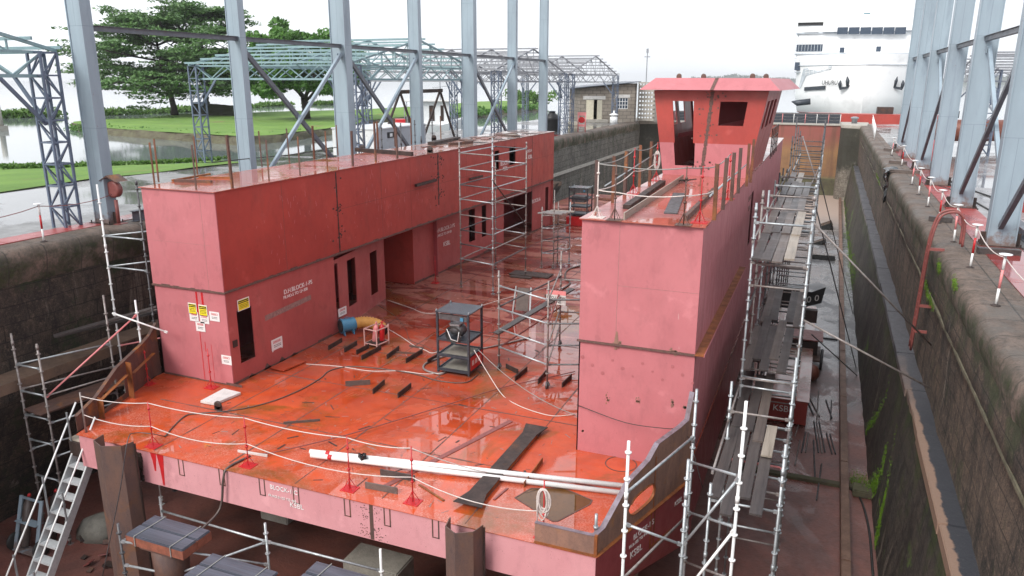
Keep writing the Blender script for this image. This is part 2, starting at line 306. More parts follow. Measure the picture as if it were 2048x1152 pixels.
# ------------------------------------------------------------------ mesh helpers
class MB:
    def __init__(s): s.b = bmesh.new()
    def face(s, pts):
        try: return s.b.faces.new([s.b.verts.new(p) for p in pts])
        except ValueError: return None
    def hexa(s, p):
        "eight corners: bottom four then top four, both counter-clockwise"
        v = [s.b.verts.new(q) for q in p]
        for f in ((3, 2, 1, 0), (4, 5, 6, 7), (0, 1, 5, 4), (1, 2, 6, 5), (2, 3, 7, 6), (3, 0, 4, 7)): s.b.faces.new([v[i] for i in f])
        return s
    def box(s, x0, x1, y0, y1, z0, z1):
        if x0 > x1: x0, x1 = x1, x0
        if y0 > y1: y0, y1 = y1, y0
        return s.hexa([(x0, y0, z0), (x1, y0, z0), (x1, y1, z0), (x0, y1, z0), (x0, y0, z1), (x1, y0, z1), (x1, y1, z1), (x0, y1, z1)])
    def bar(s, a, b, w, h, up=(0, 0, 1)):
        "rectangular bar from a to b, w across, h along up"
        a, b = Vector(a), Vector(b); d = (b-a).normalized(); u = Vector(up)
        if abs(d.dot(u)) > .98: u = Vector((0, 1, 0))
        x = d.cross(u).normalized()*w/2; y = x.cross(d).normalized()*h/2
        return s.hexa([a-x-y, a+x-y, b+x-y, b-x-y, a-x+y, a+x+y, b+x+y, b-x+y])
    def ibeam(s, a, b, depth, flange, t=.02, up=(0, 0, 1), tf=None):
        "H section: depth along up, flange across"
        a, b = Vector(a), Vector(b); d = (b-a).normalized(); u = Vector(up)
        if abs(d.dot(u)) > .98: u = Vector((1, 0, 0))
        x = d.cross(u).normalized(); y = x.cross(d).normalized(); tf = tf or t
        o = y*(depth/2-tf/2)
        s.bar(a+o, b+o, flange, tf, y); s.bar(a-o, b-o, flange, tf, y); s.bar(a, b, t, depth-2*tf, y); return s
    def angle(s, a, b, w=.06, t=.008, up=(0, 1, 0), mirror=1):
        a, b = Vector(a), Vector(b); d = (b-a).normalized(); x = d.cross(Vector(up)).normalized()*mirror; y = x.cross(d).normalized()*mirror
        s.bar(a+x*w/2, b+x*w/2, w, t, y); s.bar(a+y*(w/2+t/2), b+y*(w/2+t/2), t, w, y); return s
    def tube(s, a, b, r, n=10, r2=None, caps=True):
        a, b = Vector(a), Vector(b); d = b-a
        if d.length < 1e-5: return s
        q = d.to_track_quat('Z', 'Y'); r2 = r if r2 is None else r2
        A = [s.b.verts.new(a+q @ Vector((math.cos(i*math.tau/n)*r, math.sin(i*math.tau/n)*r, 0))) for i in range(n)]
        B = [s.b.verts.new(b+q @ Vector((math.cos(i*math.tau/n)*r2, math.sin(i*math.tau/n)*r2, 0))) for i in range(n)]
        for i in range(n):
            f = s.b.faces.new((A[i], A[(i+1) % n], B[(i+1) % n], B[i])); f.smooth = n > 6
        if caps: s.b.faces.new(A[::-1]); s.b.faces.new(B)
        return s
    def path(s, pts, r, n=7, radii=None):
        pts = [Vector(p) for p in pts]; rings = []
        for i, p in enumerate(pts):
            d = (pts[min(i+1, len(pts)-1)]-pts[max(i-1, 0)]); q = d.to_track_quat('Z', 'Y'); rr = radii[i] if radii else r
            rings.append([s.b.verts.new(p+q @ Vector((math.cos(k*math.tau/n)*rr, math.sin(k*math.tau/n)*rr, 0))) for k in range(n)])
        for A, B in zip(rings, rings[1:]):
            best = min(range(n), key=lambda o: sum((A[k].co-B[(k+o) % n].co).length for k in range(n)))
            for i in range(n):
                f = s.b.faces.new((A[i], A[(i+1) % n], B[(i+1+best) % n], B[(i+best) % n])); f.smooth = True
        s.b.faces.new(rings[0][::-1]); s.b.faces.new(rings[-1]); return s
    def prism(s, poly, z0, z1, smooth=False):
        "vertical prism over an xy polygon"
        A = [s.b.verts.new((p[0], p[1], z0)) for p in poly]; B = [s.b.verts.new((p[0], p[1], z1)) for p in poly]; n = len(poly)
        for i in range(n): s.b.faces.new((A[i], A[(i+1) % n], B[(i+1) % n], B[i]))
        s.b.faces.new(A[::-1]); s.b.faces.new(B); return s
    def extrude(s, pts, d):
        "any planar polygon given thickness d (vector)"
        d = Vector(d); A = [s.b.verts.new(p) for p in pts]; B = [s.b.verts.new(Vector(p)+d) for p in pts]; n = len(pts)
        for i in range(n): s.b.faces.new((A[i], A[(i+1) % n], B[(i+1) % n], B[i]))
        s.b.faces.new(A[::-1]); s.b.faces.new(B); return s
    def lathe(s, c, prof, n=16, axis='Z'):
        c = Vector(c); rings = []
        for r, h in prof:
            ring = []
            for i in range(n):
                a = i*math.tau/n; v = Vector((math.cos(a)*r, math.sin(a)*r, h))
                if axis == 'X': v = Vector((v.z, v.x, v.y))
                elif axis == 'Y': v = Vector((v.x, v.z, v.y))
                elif axis != 'Z': v = axis @ v
                ring.append(s.b.verts.new(c+v))
            rings.append(ring)
        for A, B in zip(rings, rings[1:]):
            for i in range(n):
                f = s.b.faces.new((A[i], A[(i+1) % n], B[(i+1) % n], B[i])); f.smooth = True
        s.b.faces.new(rings[0][::-1]); s.b.faces.new(rings[-1]); return s
    def build(s, name, mat, parent=None, bevel=0., recalc=True):
        if recalc: bmesh.ops.recalc_face_normals(s.b, faces=s.b.faces)
        if bevel: 
            es = [e for e in s.b.edges if len(e.link_faces) == 2 and e.calc_face_angle(0) > .7]
            bmesh.ops.bevel(s.b, geom=es, offset=bevel, segments=2, affect='EDGES', clamp_overlap=True)
        org = ORG.get(parent.name, Vector((0, 0, 0))) if parent else Vector((0, 0, 0))
        if parent is None:
            vs = s.b.verts; 
            if len(vs): org = Vector((sum(v.co.x for v in vs)/len(vs), sum(v.co.y for v in vs)/len(vs), min(v.co.z for v in vs)))
            if mat in KEEPORG: org = Vector((0, 0, 0))
        keep = parent is not None and mat in KEEPORG
        if keep: org = Vector((0, 0, 0))
        bmesh.ops.translate(s.b, verts=s.b.verts, vec=-org)
        me = bpy.data.meshes.new(name); s.b.to_mesh(me); s.b.free(); me.materials.append(MATS[mat])
        o = bpy.data.objects.new(name, me); COL.objects.link(o)
        if parent:
            o.parent = parent; ORG[o.name] = org
            if keep: o.location = -ORG[parent.name]
        else: o.location = org; ORG[o.name] = org
        return o
def into(mb, mat, obj):
    "surface marks: merged into the mesh of the part they lie on, with a material slot of their own"
    bmesh.ops.recalc_face_normals(mb.b, faces=mb.b.faces); me = obj.data; names = [x.name for x in me.materials]
    if MATS[mat].name not in names: me.materials.append(MATS[mat]); names.append(MATS[mat].name)
    k = names.index(MATS[mat].name); off = (obj.parent and ORG[obj.parent.name] or Vector((0, 0, 0)))+obj.location
    if not obj.parent: off = obj.location
    b = bmesh.new(); b.from_mesh(me); n0 = len(b.faces); tmp = bpy.data.meshes.new('tmp'); bmesh.ops.translate(mb.b, verts=mb.b.verts, vec=-off); mb.b.to_mesh(tmp); mb.b.free()
    b.from_mesh(tmp); b.faces.ensure_lookup_table()
    for f in b.faces[n0:]: f.material_index = k
    b.to_mesh(me); b.free(); bpy.data.meshes.remove(tmp); return obj
ORG = {}
KEEPORG = {'wet_deck', 'dock_floor', 'ledge_stone', 'apron_left', 'apron_right', 'grass', 'water', 'red_strip', 'wall_left', 'wall_right_upper', 'wall_right_lower', 'wall_far', 'gate_red', 'coping_stone'}
def tag(o, label, cat, group=None):
    o['label'] = label; o['category'] = cat
    if group: o['group'] = group
    return o
def thing(name, label, cat, loc=(0, 0, 0), group=None):
    o = bpy.data.objects.new(name, None); o.empty_display_size = .2; COL.objects.link(o); o.location = loc; ORG[o.name] = Vector(loc)
    return tag(o, label, cat, group)
def struct(o, kind='structure'): o['kind'] = kind; return o
def clone(root, loc, label, rot=None, scale=None):
    c = root.copy(); COL.objects.link(c); c.location = loc; c['label'] = label
    if rot is not None: c.rotation_euler = (0, 0, rot)
    if scale: c.scale = scale
    for ch in list(root.children):
        d = ch.copy(); COL.objects.link(d); d.parent = c
        for g in list(ch.children):
            e = g.copy(); COL.objects.link(e); e.parent = d
    return c
def sag(a, b, s, n=10):
    a, b = Vector(a), Vector(b); return [a.lerp(b, i/n)-Vector((0, 0, s*4*(i/n)*(1-i/n))) for i in range(n+1)]
def smooth_path(pts, k=5):
    "Catmull-Rom through the points"
    P = [Vector(p) for p in pts]; P = [P[0]*2-P[1]]+P+[P[-1]*2-P[-2]]; out = []
    for i in range(1, len(P)-2):
        for j in range(k):
            t = j/k; a, b, c, d = P[i-1:i+3]
            out.append(.5*((2*b)+(c-a)*t+(2*a-5*b+4*c-d)*t*t+(3*b-a-3*c+d)*t**3))
    return out+[P[-2]]
def letters(text, size, org, right, up, mat, parent=None, name='lettering', depth=.004, label=None, shear=0):
    cu = bpy.data.curves.new('t', 'FONT'); cu.body = text; cu.size = size; cu.extrude = depth; cu.align_x = 'LEFT'; cu.space_line = .95; cu.offset = size*.004
    ob = bpy.data.objects.new('t', cu); COL.objects.link(ob); dg = bpy.context.evaluated_depsgraph_get(); dg.update()
    me = bpy.data.meshes.new_from_object(ob.evaluated_get(dg)); bpy.data.objects.remove(ob); bpy.data.curves.remove(cu)
    right, up = Vector(right).normalized(), Vector(up).normalized(); nrm = right.cross(up)
    o_ = Vector(org)-(ORG[parent.name] if parent else Vector((0, 0, 0)))
    M = Matrix(((right.x, up.x, nrm.x, o_.x), (right.y, up.y, nrm.y, o_.y), (right.z, up.z, nrm.z, o_.z), (0, 0, 0, 1)))
    me.transform(M); me.name = name; me.materials.clear(); me.materials.append(MATS[mat])
    o = bpy.data.objects.new(name, me); COL.objects.link(o)
    if parent: o.parent = parent
    return o
def panel_holes(a, b, z0, z1, holes, t=.03, side=1):
    "upright plate from a to b (xy), openings given as (s0,s1,z0,z1) along it; returns MB with real openings"
    a, b = Vector((a[0], a[1], 0)), Vector((b[0], b[1], 0)); Ln = (b-a).length; d = (b-a)/Ln; n = Vector((-d.y, d.x, 0))*t*side
    S = sorted({0, Ln, *[round(min(max(v, 0), Ln), 4) for h in holes for v in h[:2]]}); Z = sorted({z0, z1, *[h[k] for h in holes for k in (2, 3)]})
    m = MB(); P = lambda s_, z, k: a+d*s_+Vector((0, 0, z))+n*k
    solid = lambda i, j: 0 <= i < len(S)-1 and 0 <= j < len(Z)-1 and not any(h[0]-1e-4 <= (S[i]+S[i+1])/2 <= h[1] and h[2] <= (Z[j]+Z[j+1])/2 <= h[3] for h in holes)
    for i in range(len(S)-1):
        for j in range(len(Z)-1):
            if not solid(i, j): continue
            x0, x1, y0, y1 = S[i], S[i+1], Z[j], Z[j+1]
            for k in (0, 1): m.face([P(x0, y0, k), P(x1, y0, k), P(x1, y1, k), P(x0, y1, k)])
            if not solid(i-1, j): m.face([P(x0, y0, 0), P(x0, y1, 0), P(x0, y1, 1), P(x0, y0, 1)])
            if not solid(i+1, j): m.face([P(x1, y0, 0), P(x1, y1, 0), P(x1, y1, 1), P(x1, y0, 1)])
            if not solid(i, j-1): m.face([P(x0, y0, 0), P(x1, y0, 0), P(x1, y0, 1), P(x0, y0, 1)])
            if not solid(i, j+1): m.face([P(x0, y1, 0), P(x1, y1, 0), P(x1, y1, 1), P(x0, y1, 1)])
    bmesh.ops.remove_doubles(m.b, verts=m.b.verts, dist=1e-5)
    return m
rnd = random.Random(7)
# ================================================================== ground, water, dock
FZ, QZ, WZ = -4.2, 4., 2.6
XL, XR, YN, YG = -20.7, 3.33, -6., 97.
m = MB(); m.face([(-4900, YG+.5, WZ), (4900, YG+.5, WZ), (4900, 6000, WZ), (-4900, 6000, WZ)])
m.face([(-4900, -300, WZ), (-27, -300, WZ), (-27, YG+.5, WZ), (-4900, YG+.5, WZ)]); m.face([(60, -300, WZ), (4900, -300, WZ), (4900, YG+.5, WZ), (60, YG+.5, WZ)])
struct(m.build('water', 'water', recalc=False))
m = MB(); m.box(-26, 8, YN-40, YG+6, FZ-.3, FZ); struct(m.build('dock_floor', 'dock_floor'))
# left apron: quay edge follows the shore
g1 = [at(*p, QZ) for p in ((222, 358), (347, 342), (486, 325))]
edge = [(-29, -60), (-31, 8), (g1[0].x-.6, g1[0].y-.6), (g1[1].x, g1[1].y), (g1[2].x, g1[2].y), (-33.5, 52), (-33.5, 64), (-33, 92), (-31, 101)]
m = MB(); m.prism([(XL-.9, -60), (XL-.9, 95), (-22, 101)]+edge[::-1], 1.5, QZ); struct(m.build('quay_paving', 'apron_left'))
# grass verge down to the inlet
g2 = [at(*p, 2.7) for p in ((-60, 336), (0, 333), (135, 332), (295, 326), (430, 316))]
m = MB(); inner = [(-30.9, 8), (edge[2][0], edge[2][1]), (edge[3][0], edge[3][1]), (edge[4][0], edge[4][1])]
m.face([(-29, -60, 4.0)]+[(p[0], p[1], 4.02) for p in inner]+[(-36.5, 46, 2.62)]+[(p.x, p.y, 2.62) for p in g2[::-1]]+[(-62, -60, 2.62)])
bmesh.ops.triangulate(m.b, faces=m.b.faces); bmesh.ops.subdivide_edges(m.b, edges=m.b.edges, cuts=3, use_grid_fill=True)
for v in m.b.verts: v.co.z += (noise.noise(v.co*.6))*.12
struct(m.build('grass_verge', 'grass'))
# right apron
m = MB(); m.prism([(XR+.9, -60), (60, -60), (60, 100), (XR+.9, 97)], 1.5, QZ); struct(m.build('quay_paving_wet', 'apron_right'))
for nm, x0, x1, y1 in (('painted_strip', XR+1.05, XR+2.1, 60), ):
    m = MB(); 
    for k in range(26): m.box(x0, x1, 6+k*2.1, 6+k*2.1+2.08, QZ+.004, QZ+.03)
    struct(m.build(nm, 'red_strip'))
m = MB(); 
for k in range(30): m.box(XL-1.75, XL-.95, 2+k*2.1, 2+k*2.1+2.08, QZ+.004, QZ+.03)
struct(m.build('painted_strip', 'red_strip'))

# dock walls (battered foot, ledge, upper face, coping)
def rough_sheet(m, rows, y0, y1, dy, amp):
    "grid between profile points (x,z), displaced sideways for worn stone"
    ny = int((y1-y0)/dy); G = []
    for (x, z) in rows:
        G.append([m.b.verts.new((x+noise.noise(Vector((x*2, (y0+j*dy)*.55, z*.9)))*amp+noise.noise(Vector((x, (y0+j*dy)*2.3, z*3)))*amp*.6, y0+j*dy, z+noise.noise(Vector((3+x, (y0+j*dy)*.8, z)))*amp*.4)) for j in range(ny+1)])
    for A, B in zip(G, G[1:]):
        for j in range(ny): f = m.b.faces.new((A[j], A[j+1], B[j+1], B[j])); f.smooth = True
def lin(a, b, n): return [(a[0]+(b[0]-a[0])*i/n, a[1]+(b[1]-a[1])*i/n) for i in range(n+1)]
wr = thing('dock_wall', 'tall mossy stone dock wall on the right with a stepped ledge and worn coping', 'wall', (XR, 40, FZ))
m = MB(); rough_sheet(m, lin((2.44, FZ-.02), (2.90, 0), 10), YN, YG, .6, .05); m.build('battered_foot', 'wall_right_lower', wr, recalc=False)
m = MB(); rough_sheet(m, lin((3.36, -.1), (3.34, 2.55), 5)+lin((3.25, 2.62), (3.27, 3.55), 3), YN, YG, .5, .05); m.build('upper_face', 'wall_right_upper', wr, recalc=False)
m = MB()
y = YN
while y < YG-8:
    L_ = rnd.uniform(3, 5.5); j = rnd.uniform(-.03, .03)
    if 26.2 < y+L_ and y < 27.6: pass
    m.box(2.86+j, 3.5, y, y+L_-.03, -.25, 0.02+rnd.uniform(-.02, .02)); y += L_
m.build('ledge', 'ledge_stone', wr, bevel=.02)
m = MB(); rough_sheet(m, [(3.30, 3.2), (3.24, 3.42), (3.215, 3.6), (3.22, 3.76), (3.26, 3.9), (3.35, 3.98), (3.5, 4.01), (3.7, 4.01), (3.9, 4.012), (4.15, 4.012), (4.38, 4.012)], YN, YG-1, .16, .04)
m.build('coping', 'coping_stone', wr)
m = MB(); m.box(3.24, 3.36, YN, YG-2, 2.54, 2.62); bmesh.ops.subdivide_edges(m.b, edges=[e for e in m.b.edges if e.calc_length() > 5], cuts=160, use_grid_fill=True)
for v in m.b.verts: v.co += Vector((noise.noise(v.co*1.3)*.03, 0, noise.noise(v.co*.9)*.05))
m.build('string_course', 'wall_string', wr)
wl = thing('dock_wall', 'dark brown stone dock wall on the left behind the barge, with a ledge along its foot', 'wall', (XL, 40, FZ))
m = MB(); rough_sheet(m, lin((-21.75, FZ-.02), (-20.25, -.3), 6)+lin((-19.95, .1), (-19.95, .55), 2), YN, 60, .6, .06); m.build('battered_foot', 'wall_left', wl, recalc=False)
m = MB(); m.box(-21.0, -19.93, YN, 60, .3, .6); bmesh.ops.subdivide_edges(m.b, edges=[e for e in m.b.edges if e.calc_length() > 5], cuts=80, use_grid_fill=True)
for v in m.b.verts: v.co += Vector((noise.noise(v.co*.9)*.05, 0, noise.noise(v.co*1.1)*.05))
m.build('ledge', 'ledge_brown', wl)
m = MB(); rough_sheet(m, lin((-20.85, .5), (-20.72, 3.5), 6), YN, 52, .5, .06); m.build('upper_face', 'wall_left', wl, recalc=False)
m = MB(); rough_sheet(m, lin((-20.9, FZ), (-20.72, 3.5), 8), 52, YG-5.5, .5, .05); m.build('far_face', 'wall_far', wl, recalc=False)
m = MB(); m.box(-20.75, -20.6, 52, YG-5.5, .9, 1.15); m.build('string_course', 'pale_concrete', wl)
m = MB(); rough_sheet(m, [(-20.75, 3.0), (-20.66, 3.3), (-20.6, 3.6), (-20.61, 3.8), (-20.68, 3.95), (-20.8, 4.0), (-21.1, 4.01), (-21.4, 4.012), (-21.66, 4.012)], YN, YG-6, .16, .035)
m.build('coping', 'coping_stone', wl)
# moss on the left coping edge and piers at the mouth
def pier(poly, lab, z1=QZ):
    t = thing('gate_pier', lab, 'pier', (poly[0][0], poly[0][1], FZ)); mm = MB(); mm.prism(poly, FZ-.1, z1-.35); mm.build('masonry', 'pylon_stone', t)
    c = Vector((sum(p[0] for p in poly)/len(poly), sum(p[1] for p in poly)/len(poly), 0)); mm = MB()
    mm.prism([(c.x+(p[0]-c.x)*1.03, c.y+(p[1]-c.y)*1.03) for p in poly], z1-.35, z1+.02); mm.build('capstone', 'pale_concrete', t, bevel=.05); return t
arc = [(1.35+1.6*(1-math.cos(a)), 94.0-1.3*math.sin(a)) for a in [R(x) for x in range(0, 91, 15)]]
pier([(1.3, 100)]+arc+[(3.9, 92.6), (4.3, 100)], 'rounded stone pier at the right end of the dock gate')
pier([(-21.7, 91.5), (-18.6, 94), (-18.6, 100), (-24, 100), (-24, 91.5)], 'stone pier at the left end of the dock gate, beside the block hut')
# dock gate
gt = thing('dock_gate', 'red and ochre steel dock gate closing the far end, with a chain railing on top', 'gate', (-8, YG, FZ))
m = MB(); m.box(-19.5, 1.9, YG-.6, YG+1.6, FZ, QZ-.25); m.build('skin', 'gate_red', gt)
m = MB(); m.box(-19.5, 1.4, YG-.75, YG+1.7, QZ-.25, QZ-.12); m.build('walkway', 'pale_concrete', gt)
m = MB(); m.box(-19.5, 1.9, YG-.9, YG-.6, FZ, -2.3); m.build('sill', 'mossy_bank', gt)
k = 0
for i in range(16):
    x = 1.2-i*1.25; m = MB(); m.tube((x, YG-.6, QZ-.12), (x, YG-.6, QZ+1.0), .035, 7); m.build('railing_post', 'white_tube' if i % 2 == 0 else 'pink_plastic', gt)
m = MB(); m.tube((-18, YG-.6, QZ+1.), (1.3, YG-.6, QZ+1.), .025, 6)
for i in range(15):
    x = 1.2-i*1.25; m.path(sag((x, YG-.6, QZ+.75), (x-1.25, YG-.6, QZ+.75), .12, 5), .012, 4); m.path(sag((x, YG-.6, QZ+.4), (x-1.25, YG-.6, QZ+.4), .12, 5), .012, 4)
m.build('top_rail', 'old_galvanised', gt)
m = MB(); m.box(-19, 1.2, YG+1.3, YG+1.4, QZ-.1, QZ+1.05); m.build('back_screen', 'navy_steel', gt)

# ================================================================== island, spit, far shore
def px_poly(pts, z): return [at(x, y, z) for x, y in pts]
near = [(145, 246), (205, 255), (300, 262), (400, 268), (480, 274), (560, 268), (640, 258), (690, 252), (740, 240), (830, 232), (960, 224), (1082, 213)]
far_ = [(1084, 203), (1040, 201), (960, 203), (830, 213), (700, 220), (600, 222), (480, 226), (360, 228), (300, 235), (200, 239), (150, 243)]
poly = px_poly(near+far_, 3.35); c = sum(poly, Vector())/len(poly)
m = MB(); top = []
A = [m.b.verts.new(p) for p in poly]; B = [m.b.verts.new(Vector((p.x+(.8 if i < len(near) else 0), p.y-(.9 if i < len(near) else -1), 2.4))) for i, p in enumerate(poly)]
for i in range(len(A)): m.b.faces.new((A[i], A[(i+1) % len(A)], B[(i+1) % len(A)], B[i]))
bmesh.ops.subdivide_edges(m.b, edges=m.b.edges, cuts=5, use_grid_fill=True)
for v in m.b.verts: v.co += Vector((noise.noise(v.co*.7)*.5, noise.noise(v.co*.7+Vector((9, 0, 0)))*.5, noise.noise(v.co*1.3)*.12))
struct(m.build('island_bank', 'mossy_bank'))
m = MB(); f = m.face([p+Vector((0, 0, .02)) for p in poly]); bmesh.ops.triangulate(m.b, faces=m.b.faces); bmesh.ops.subdivide_edges(m.b, edges=m.b.edges, cuts=3, use_grid_fill=True)
for v in m.b.verts: v.co.z += noise.noise(v.co*.25)*.12
struct(m.build('island_lawn', 'grass'))
def leaf_cloud(m, c, rx, ry, rz, n, size, rr, flat=0.):
    for _ in range(n):
        while True:
            p = Vector((rr.uniform(-1, 1), rr.uniform(-1, 1), rr.uniform(-1, 1)))
            if .25 < p.length < 1: break
        q = Vector((p.x*rx, p.y*ry, p.z*rz))+c; s_ = size*rr.uniform(.6, 1.3)
        e = Euler((rr.gauss(0, 1-flat*.75), rr.gauss(0, 1-flat*.75), rr.uniform(0, 6.3))).to_matrix()
        a = e @ Vector((s_, 0, 0)); b = e @ Vector((0, s_*.5, 0))
        m.b.faces.new([m.b.verts.new(q-a), m.b.verts.new(q-b*.9), m.b.verts.new(q+a), m.b.verts.new(q+b)])
def weeds(name, line, z, n, h, size, label, cat='plants', mat='leaf_weed'):
    rr = random.Random(len(label)); m = MB()
    P = [at(x, y, z) for x, y in line]
    for (a, b) in zip(P, P[1:]):
        k = max(2, int(n*(b-a).length/sum((q-p).length for p, q in zip(P, P[1:]))))
        for i in range(k):
            c = a.lerp(b, rr.random())+Vector((rr.gauss(0, h*.6), rr.gauss(0, h*.9), 0)); hh = h*rr.uniform(.35, 1.)*(1+.6*noise.noise(c*.06))
            leaf_cloud(m, c+Vector((0, 0, hh*.4)), hh*1.1, hh*1.1, hh*.6, 26, size, rr)
    o = m.build(name, mat, recalc=False); o['kind'] = 'stuff'; return tag(o, label, cat)
weeds('reed_bed', [(-30, 238), (60, 234), (110, 233)], 2.6, 60, 1.2, .4, 'low green reeds across the inlet at the far left')
weeds('reed_bed', [(200, 231), (270, 228), (330, 226), (390, 222)], 2.6, 90, 1.4, .4, 'strip of green lake weed beyond the flat-topped trees')
weeds('reed_bed', [(488, 216), (530, 213), (580, 211), (700, 208)], 2.6, 60, 1.0, .5, 'thin strip of green weed far behind the round mango tree')
weeds('waterside_scrub', [(150, 258), (205, 264), (300, 271), (400, 277), (480, 283), (560, 278), (640, 267)], 2.62, 340, .8, .2, 'scrub growing on the near bank of the island', mat='leaf_mango')
weeds('waterside_scrub', [(850, 236), (960, 227), (1000, 222), (1082, 215)], 3.2, 60, 1.2, .4, 'scrub on the long bank of the island beyond the work boat', mat='leaf_mango')
weeds('verge_grass', [(0, 336), (135, 334), (295, 328), (440, 318)], 2.8, 260, .3, .12, 'ragged grass along the near edge of the inlet')
# far shore hills with a fringe of trees
m = MB(); rr = random.Random(3); X0, X1, D_ = -500, 2400, 3000
A = []
for i in range(161):
    x = X0+(X1-X0)*i/160; h = 14+16*noise.noise(Vector((x*.004, 0, 0)))+10*noise.noise(Vector((x*.013, 4, 0))); h = max(2, h+8*min(1, (x-X0)/500)); A.append((x, h))
f = [m.b.verts.new((x, D_, WZ-.2)) for x, h in A]; t_ = [m.b.verts.new((x, D_+90, WZ+h)) for x, h in A]; b_ = [m.b.verts.new((x, D_+400, WZ)) for x, h in A]
for P_, Q_ in ((f, t_), (t_, b_)):
    for i in range(160): m.b.faces.new((P_[i], P_[i+1], Q_[i+1], Q_[i]))
struct(m.build('far_shore', 'leaf_far'))
m = MB()
for _ in range(900):
    i = rr.randrange(160); x, h = A[i]; x += rr.uniform(-9, 9); s_ = rr.uniform(4, 9)*(1+.5*noise.noise(Vector((x*.02, 7, 0)))); leaf_cloud(m, Vector((x, D_+rr.uniform(20, 100), WZ+h+s_*.3)), s_, s_, s_*.8, 9, 4.5, rr)
o = m.build('far_wood', 'leaf_far', recalc=False); o['kind'] = 'stuff'; tag(o, 'pale blue wooded skyline of the far shore across the lake', 'woodland')
# ================================================================== the barge
BX0, BX1, BY0, BY1 = -17.9, -2.2, 12.17, 58.
bg_ = thing('barge', 'large unfinished red steel barge with two long deck houses, standing in the dry dock', 'barge', (-10.05, 30, -2.1))
# hull: raked, square ends; corner chamfers at the bow
fr0, fr1 = -16.66, -3.22
plan = [(fr0, BY0), (fr1, BY0), (BX1+.1, 15.6), (BX1, 17), (BX1, BY1), (BX0, BY1), (BX0, 17), (BX0-.02, 15.9)]
planb = [(fr0+.1, 14.2), (fr1-.1, 14.2), (BX1+.1, 16.6), (BX1, 17.6), (BX1, BY1), (BX0, BY1), (BX0, 17.6), (BX0, 16.6)]
m = MB(); T = [m.b.verts.new((*p, -.004)) for p in plan]; Md = [m.b.verts.new((*p, -.87)) for p in plan]; Bt = [m.b.verts.new((*p, -2.1)) for p in planb]; n = len(plan)
for P_, Q_ in ((T, Md), (Md, Bt)):
    for i in range(n):
        if P_ is T and i == 0: continue
        m.b.faces.new((P_[i], P_[(i+1) % n], Q_[(i+1) % n], Q_[i]))
m.b.faces.new(Bt); m.build('hull', 'hull_red', bg_)
m = MB(); m.box(fr0, fr1, BY0, BY0+.05, -.87, -.004); hullp = m.build('bow_plate', 'pale_lit_primer', bg_)
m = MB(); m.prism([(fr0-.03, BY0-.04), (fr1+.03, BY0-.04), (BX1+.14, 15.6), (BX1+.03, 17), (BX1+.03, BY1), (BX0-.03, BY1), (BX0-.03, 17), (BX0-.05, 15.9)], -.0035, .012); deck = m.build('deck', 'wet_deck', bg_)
# deck weld lines
m = MB()
def wl_(x0, y0, x1, y1, w=.035, z=.0125):
    d = Vector((x1-x0, y1-y0, 0)); L_ = d.length; d /= L_; nrm = Vector((-d.y, d.x, 0))*w/2; k = max(1, int(L_/.5)); pts = []
    for i in range(k):
        a = Vector((x0, y0, z))+d*L_*i/k; b = Vector((x0, y0, z))+d*L_*(i+1)/k; q = rnd.uniform(.5, 1.4); m.hexa([a-nrm*q, b-nrm*q, b+nrm*q, a+nrm*q, a-nrm*q+Vector((0, 0, .004)), b-nrm*q+Vector((0, 0, .004)), b+nrm*q+Vector((0, 0, .004)), a+nrm*q+Vector((0, 0, .004))])
for yy in (14.6, 17.4, 20.2, 23.1, 26, 28.9, 31.8, 34.7, 37.6): wl_(-15.2 if yy > 16 else fr0+.2, yy, -4.9 if yy > 16 else fr1-.2, yy)
for i, xx in enumerate((-14.2, -12.1, -10.1, -8.0, -5.95)): wl_(xx, BY0+.05+(.2 if i % 2 else 0), xx, 40)
into(m, 'weld_burn', deck)
# dark streaks and weld marks on the bow plate
m = MB(); Yf = BY0-.004
for px in (363, 442, 521, 588, 690, 770, 868):
    x = atY(px, 940, Yf).x; w = .17
    for a, b, c, d in ((x-w/2, x-w/2+.03, -.42, 0), (x+w/2-.03, x+w/2, -.45, 0), (x-w/2, x+w/2, -.45, -.42)): m.box(a, b, Yf, Yf+.003, c, d-.006)
x = atY(743, 1040, Yf).x; m.box(x-.045, x+.045, Yf-.001, Yf+.002, -.86, -.01)
for _ in range(110):
    xx = x+rnd.choice((-.25, -.12, .1, .2))+rnd.gauss(0, .06); zz = rnd.choice((-.15, -.35, -.6, -.75))+rnd.gauss(0, .04); s_ = rnd.uniform(.005, .016); m.box(xx-s_, xx+s_*.6, Yf-.002, Yf+.002, zz-s_*.8, zz+s_*.5)
into(m, 'bulwark_rust' if False else 'rusty_steel', hullp)
m = MB(); 
for xa, zb, w in ((atY(308, 925, Yf).x, -.5, .1), (atY(322, 930, Yf).x, -.84, .11)):
    m.extrude([(xa-w, Yf-.001, -.01), (xa+w, Yf-.001, -.01), (xa+w*.6, Yf-.001, zb*.6), (xa+w*.35, Yf-.001, zb), (xa-w*.1, Yf-.001, zb), (xa-w*.4, Yf-.001, zb*.45)], (0, .003, 0))
into(m, 'red_paint', hullp)
m = MB(); xp = atY(280, 930, Yf).x
for k in range(9): m.box(xp-.05+rnd.uniform(-.03, .02), xp+.08+rnd.uniform(-.02, .04), Yf-.03, Yf+.01, -.1-k*.085-.07, -.1-k*.085)
into(m, 'dark_rust', hullp)
letters('BLOCK-1 C', .15, atY(540, 977, Yf-.005), (1, 0, 0), (0, 0, 1), 'lettering_white', hullp, 'painted_lettering')
letters('FR.NO.0-125 TO 465', .085, atY(537, 992, Yf-.005), (1, 0, 0), (0, 0, 1), 'lettering_white', hullp, 'painted_lettering')
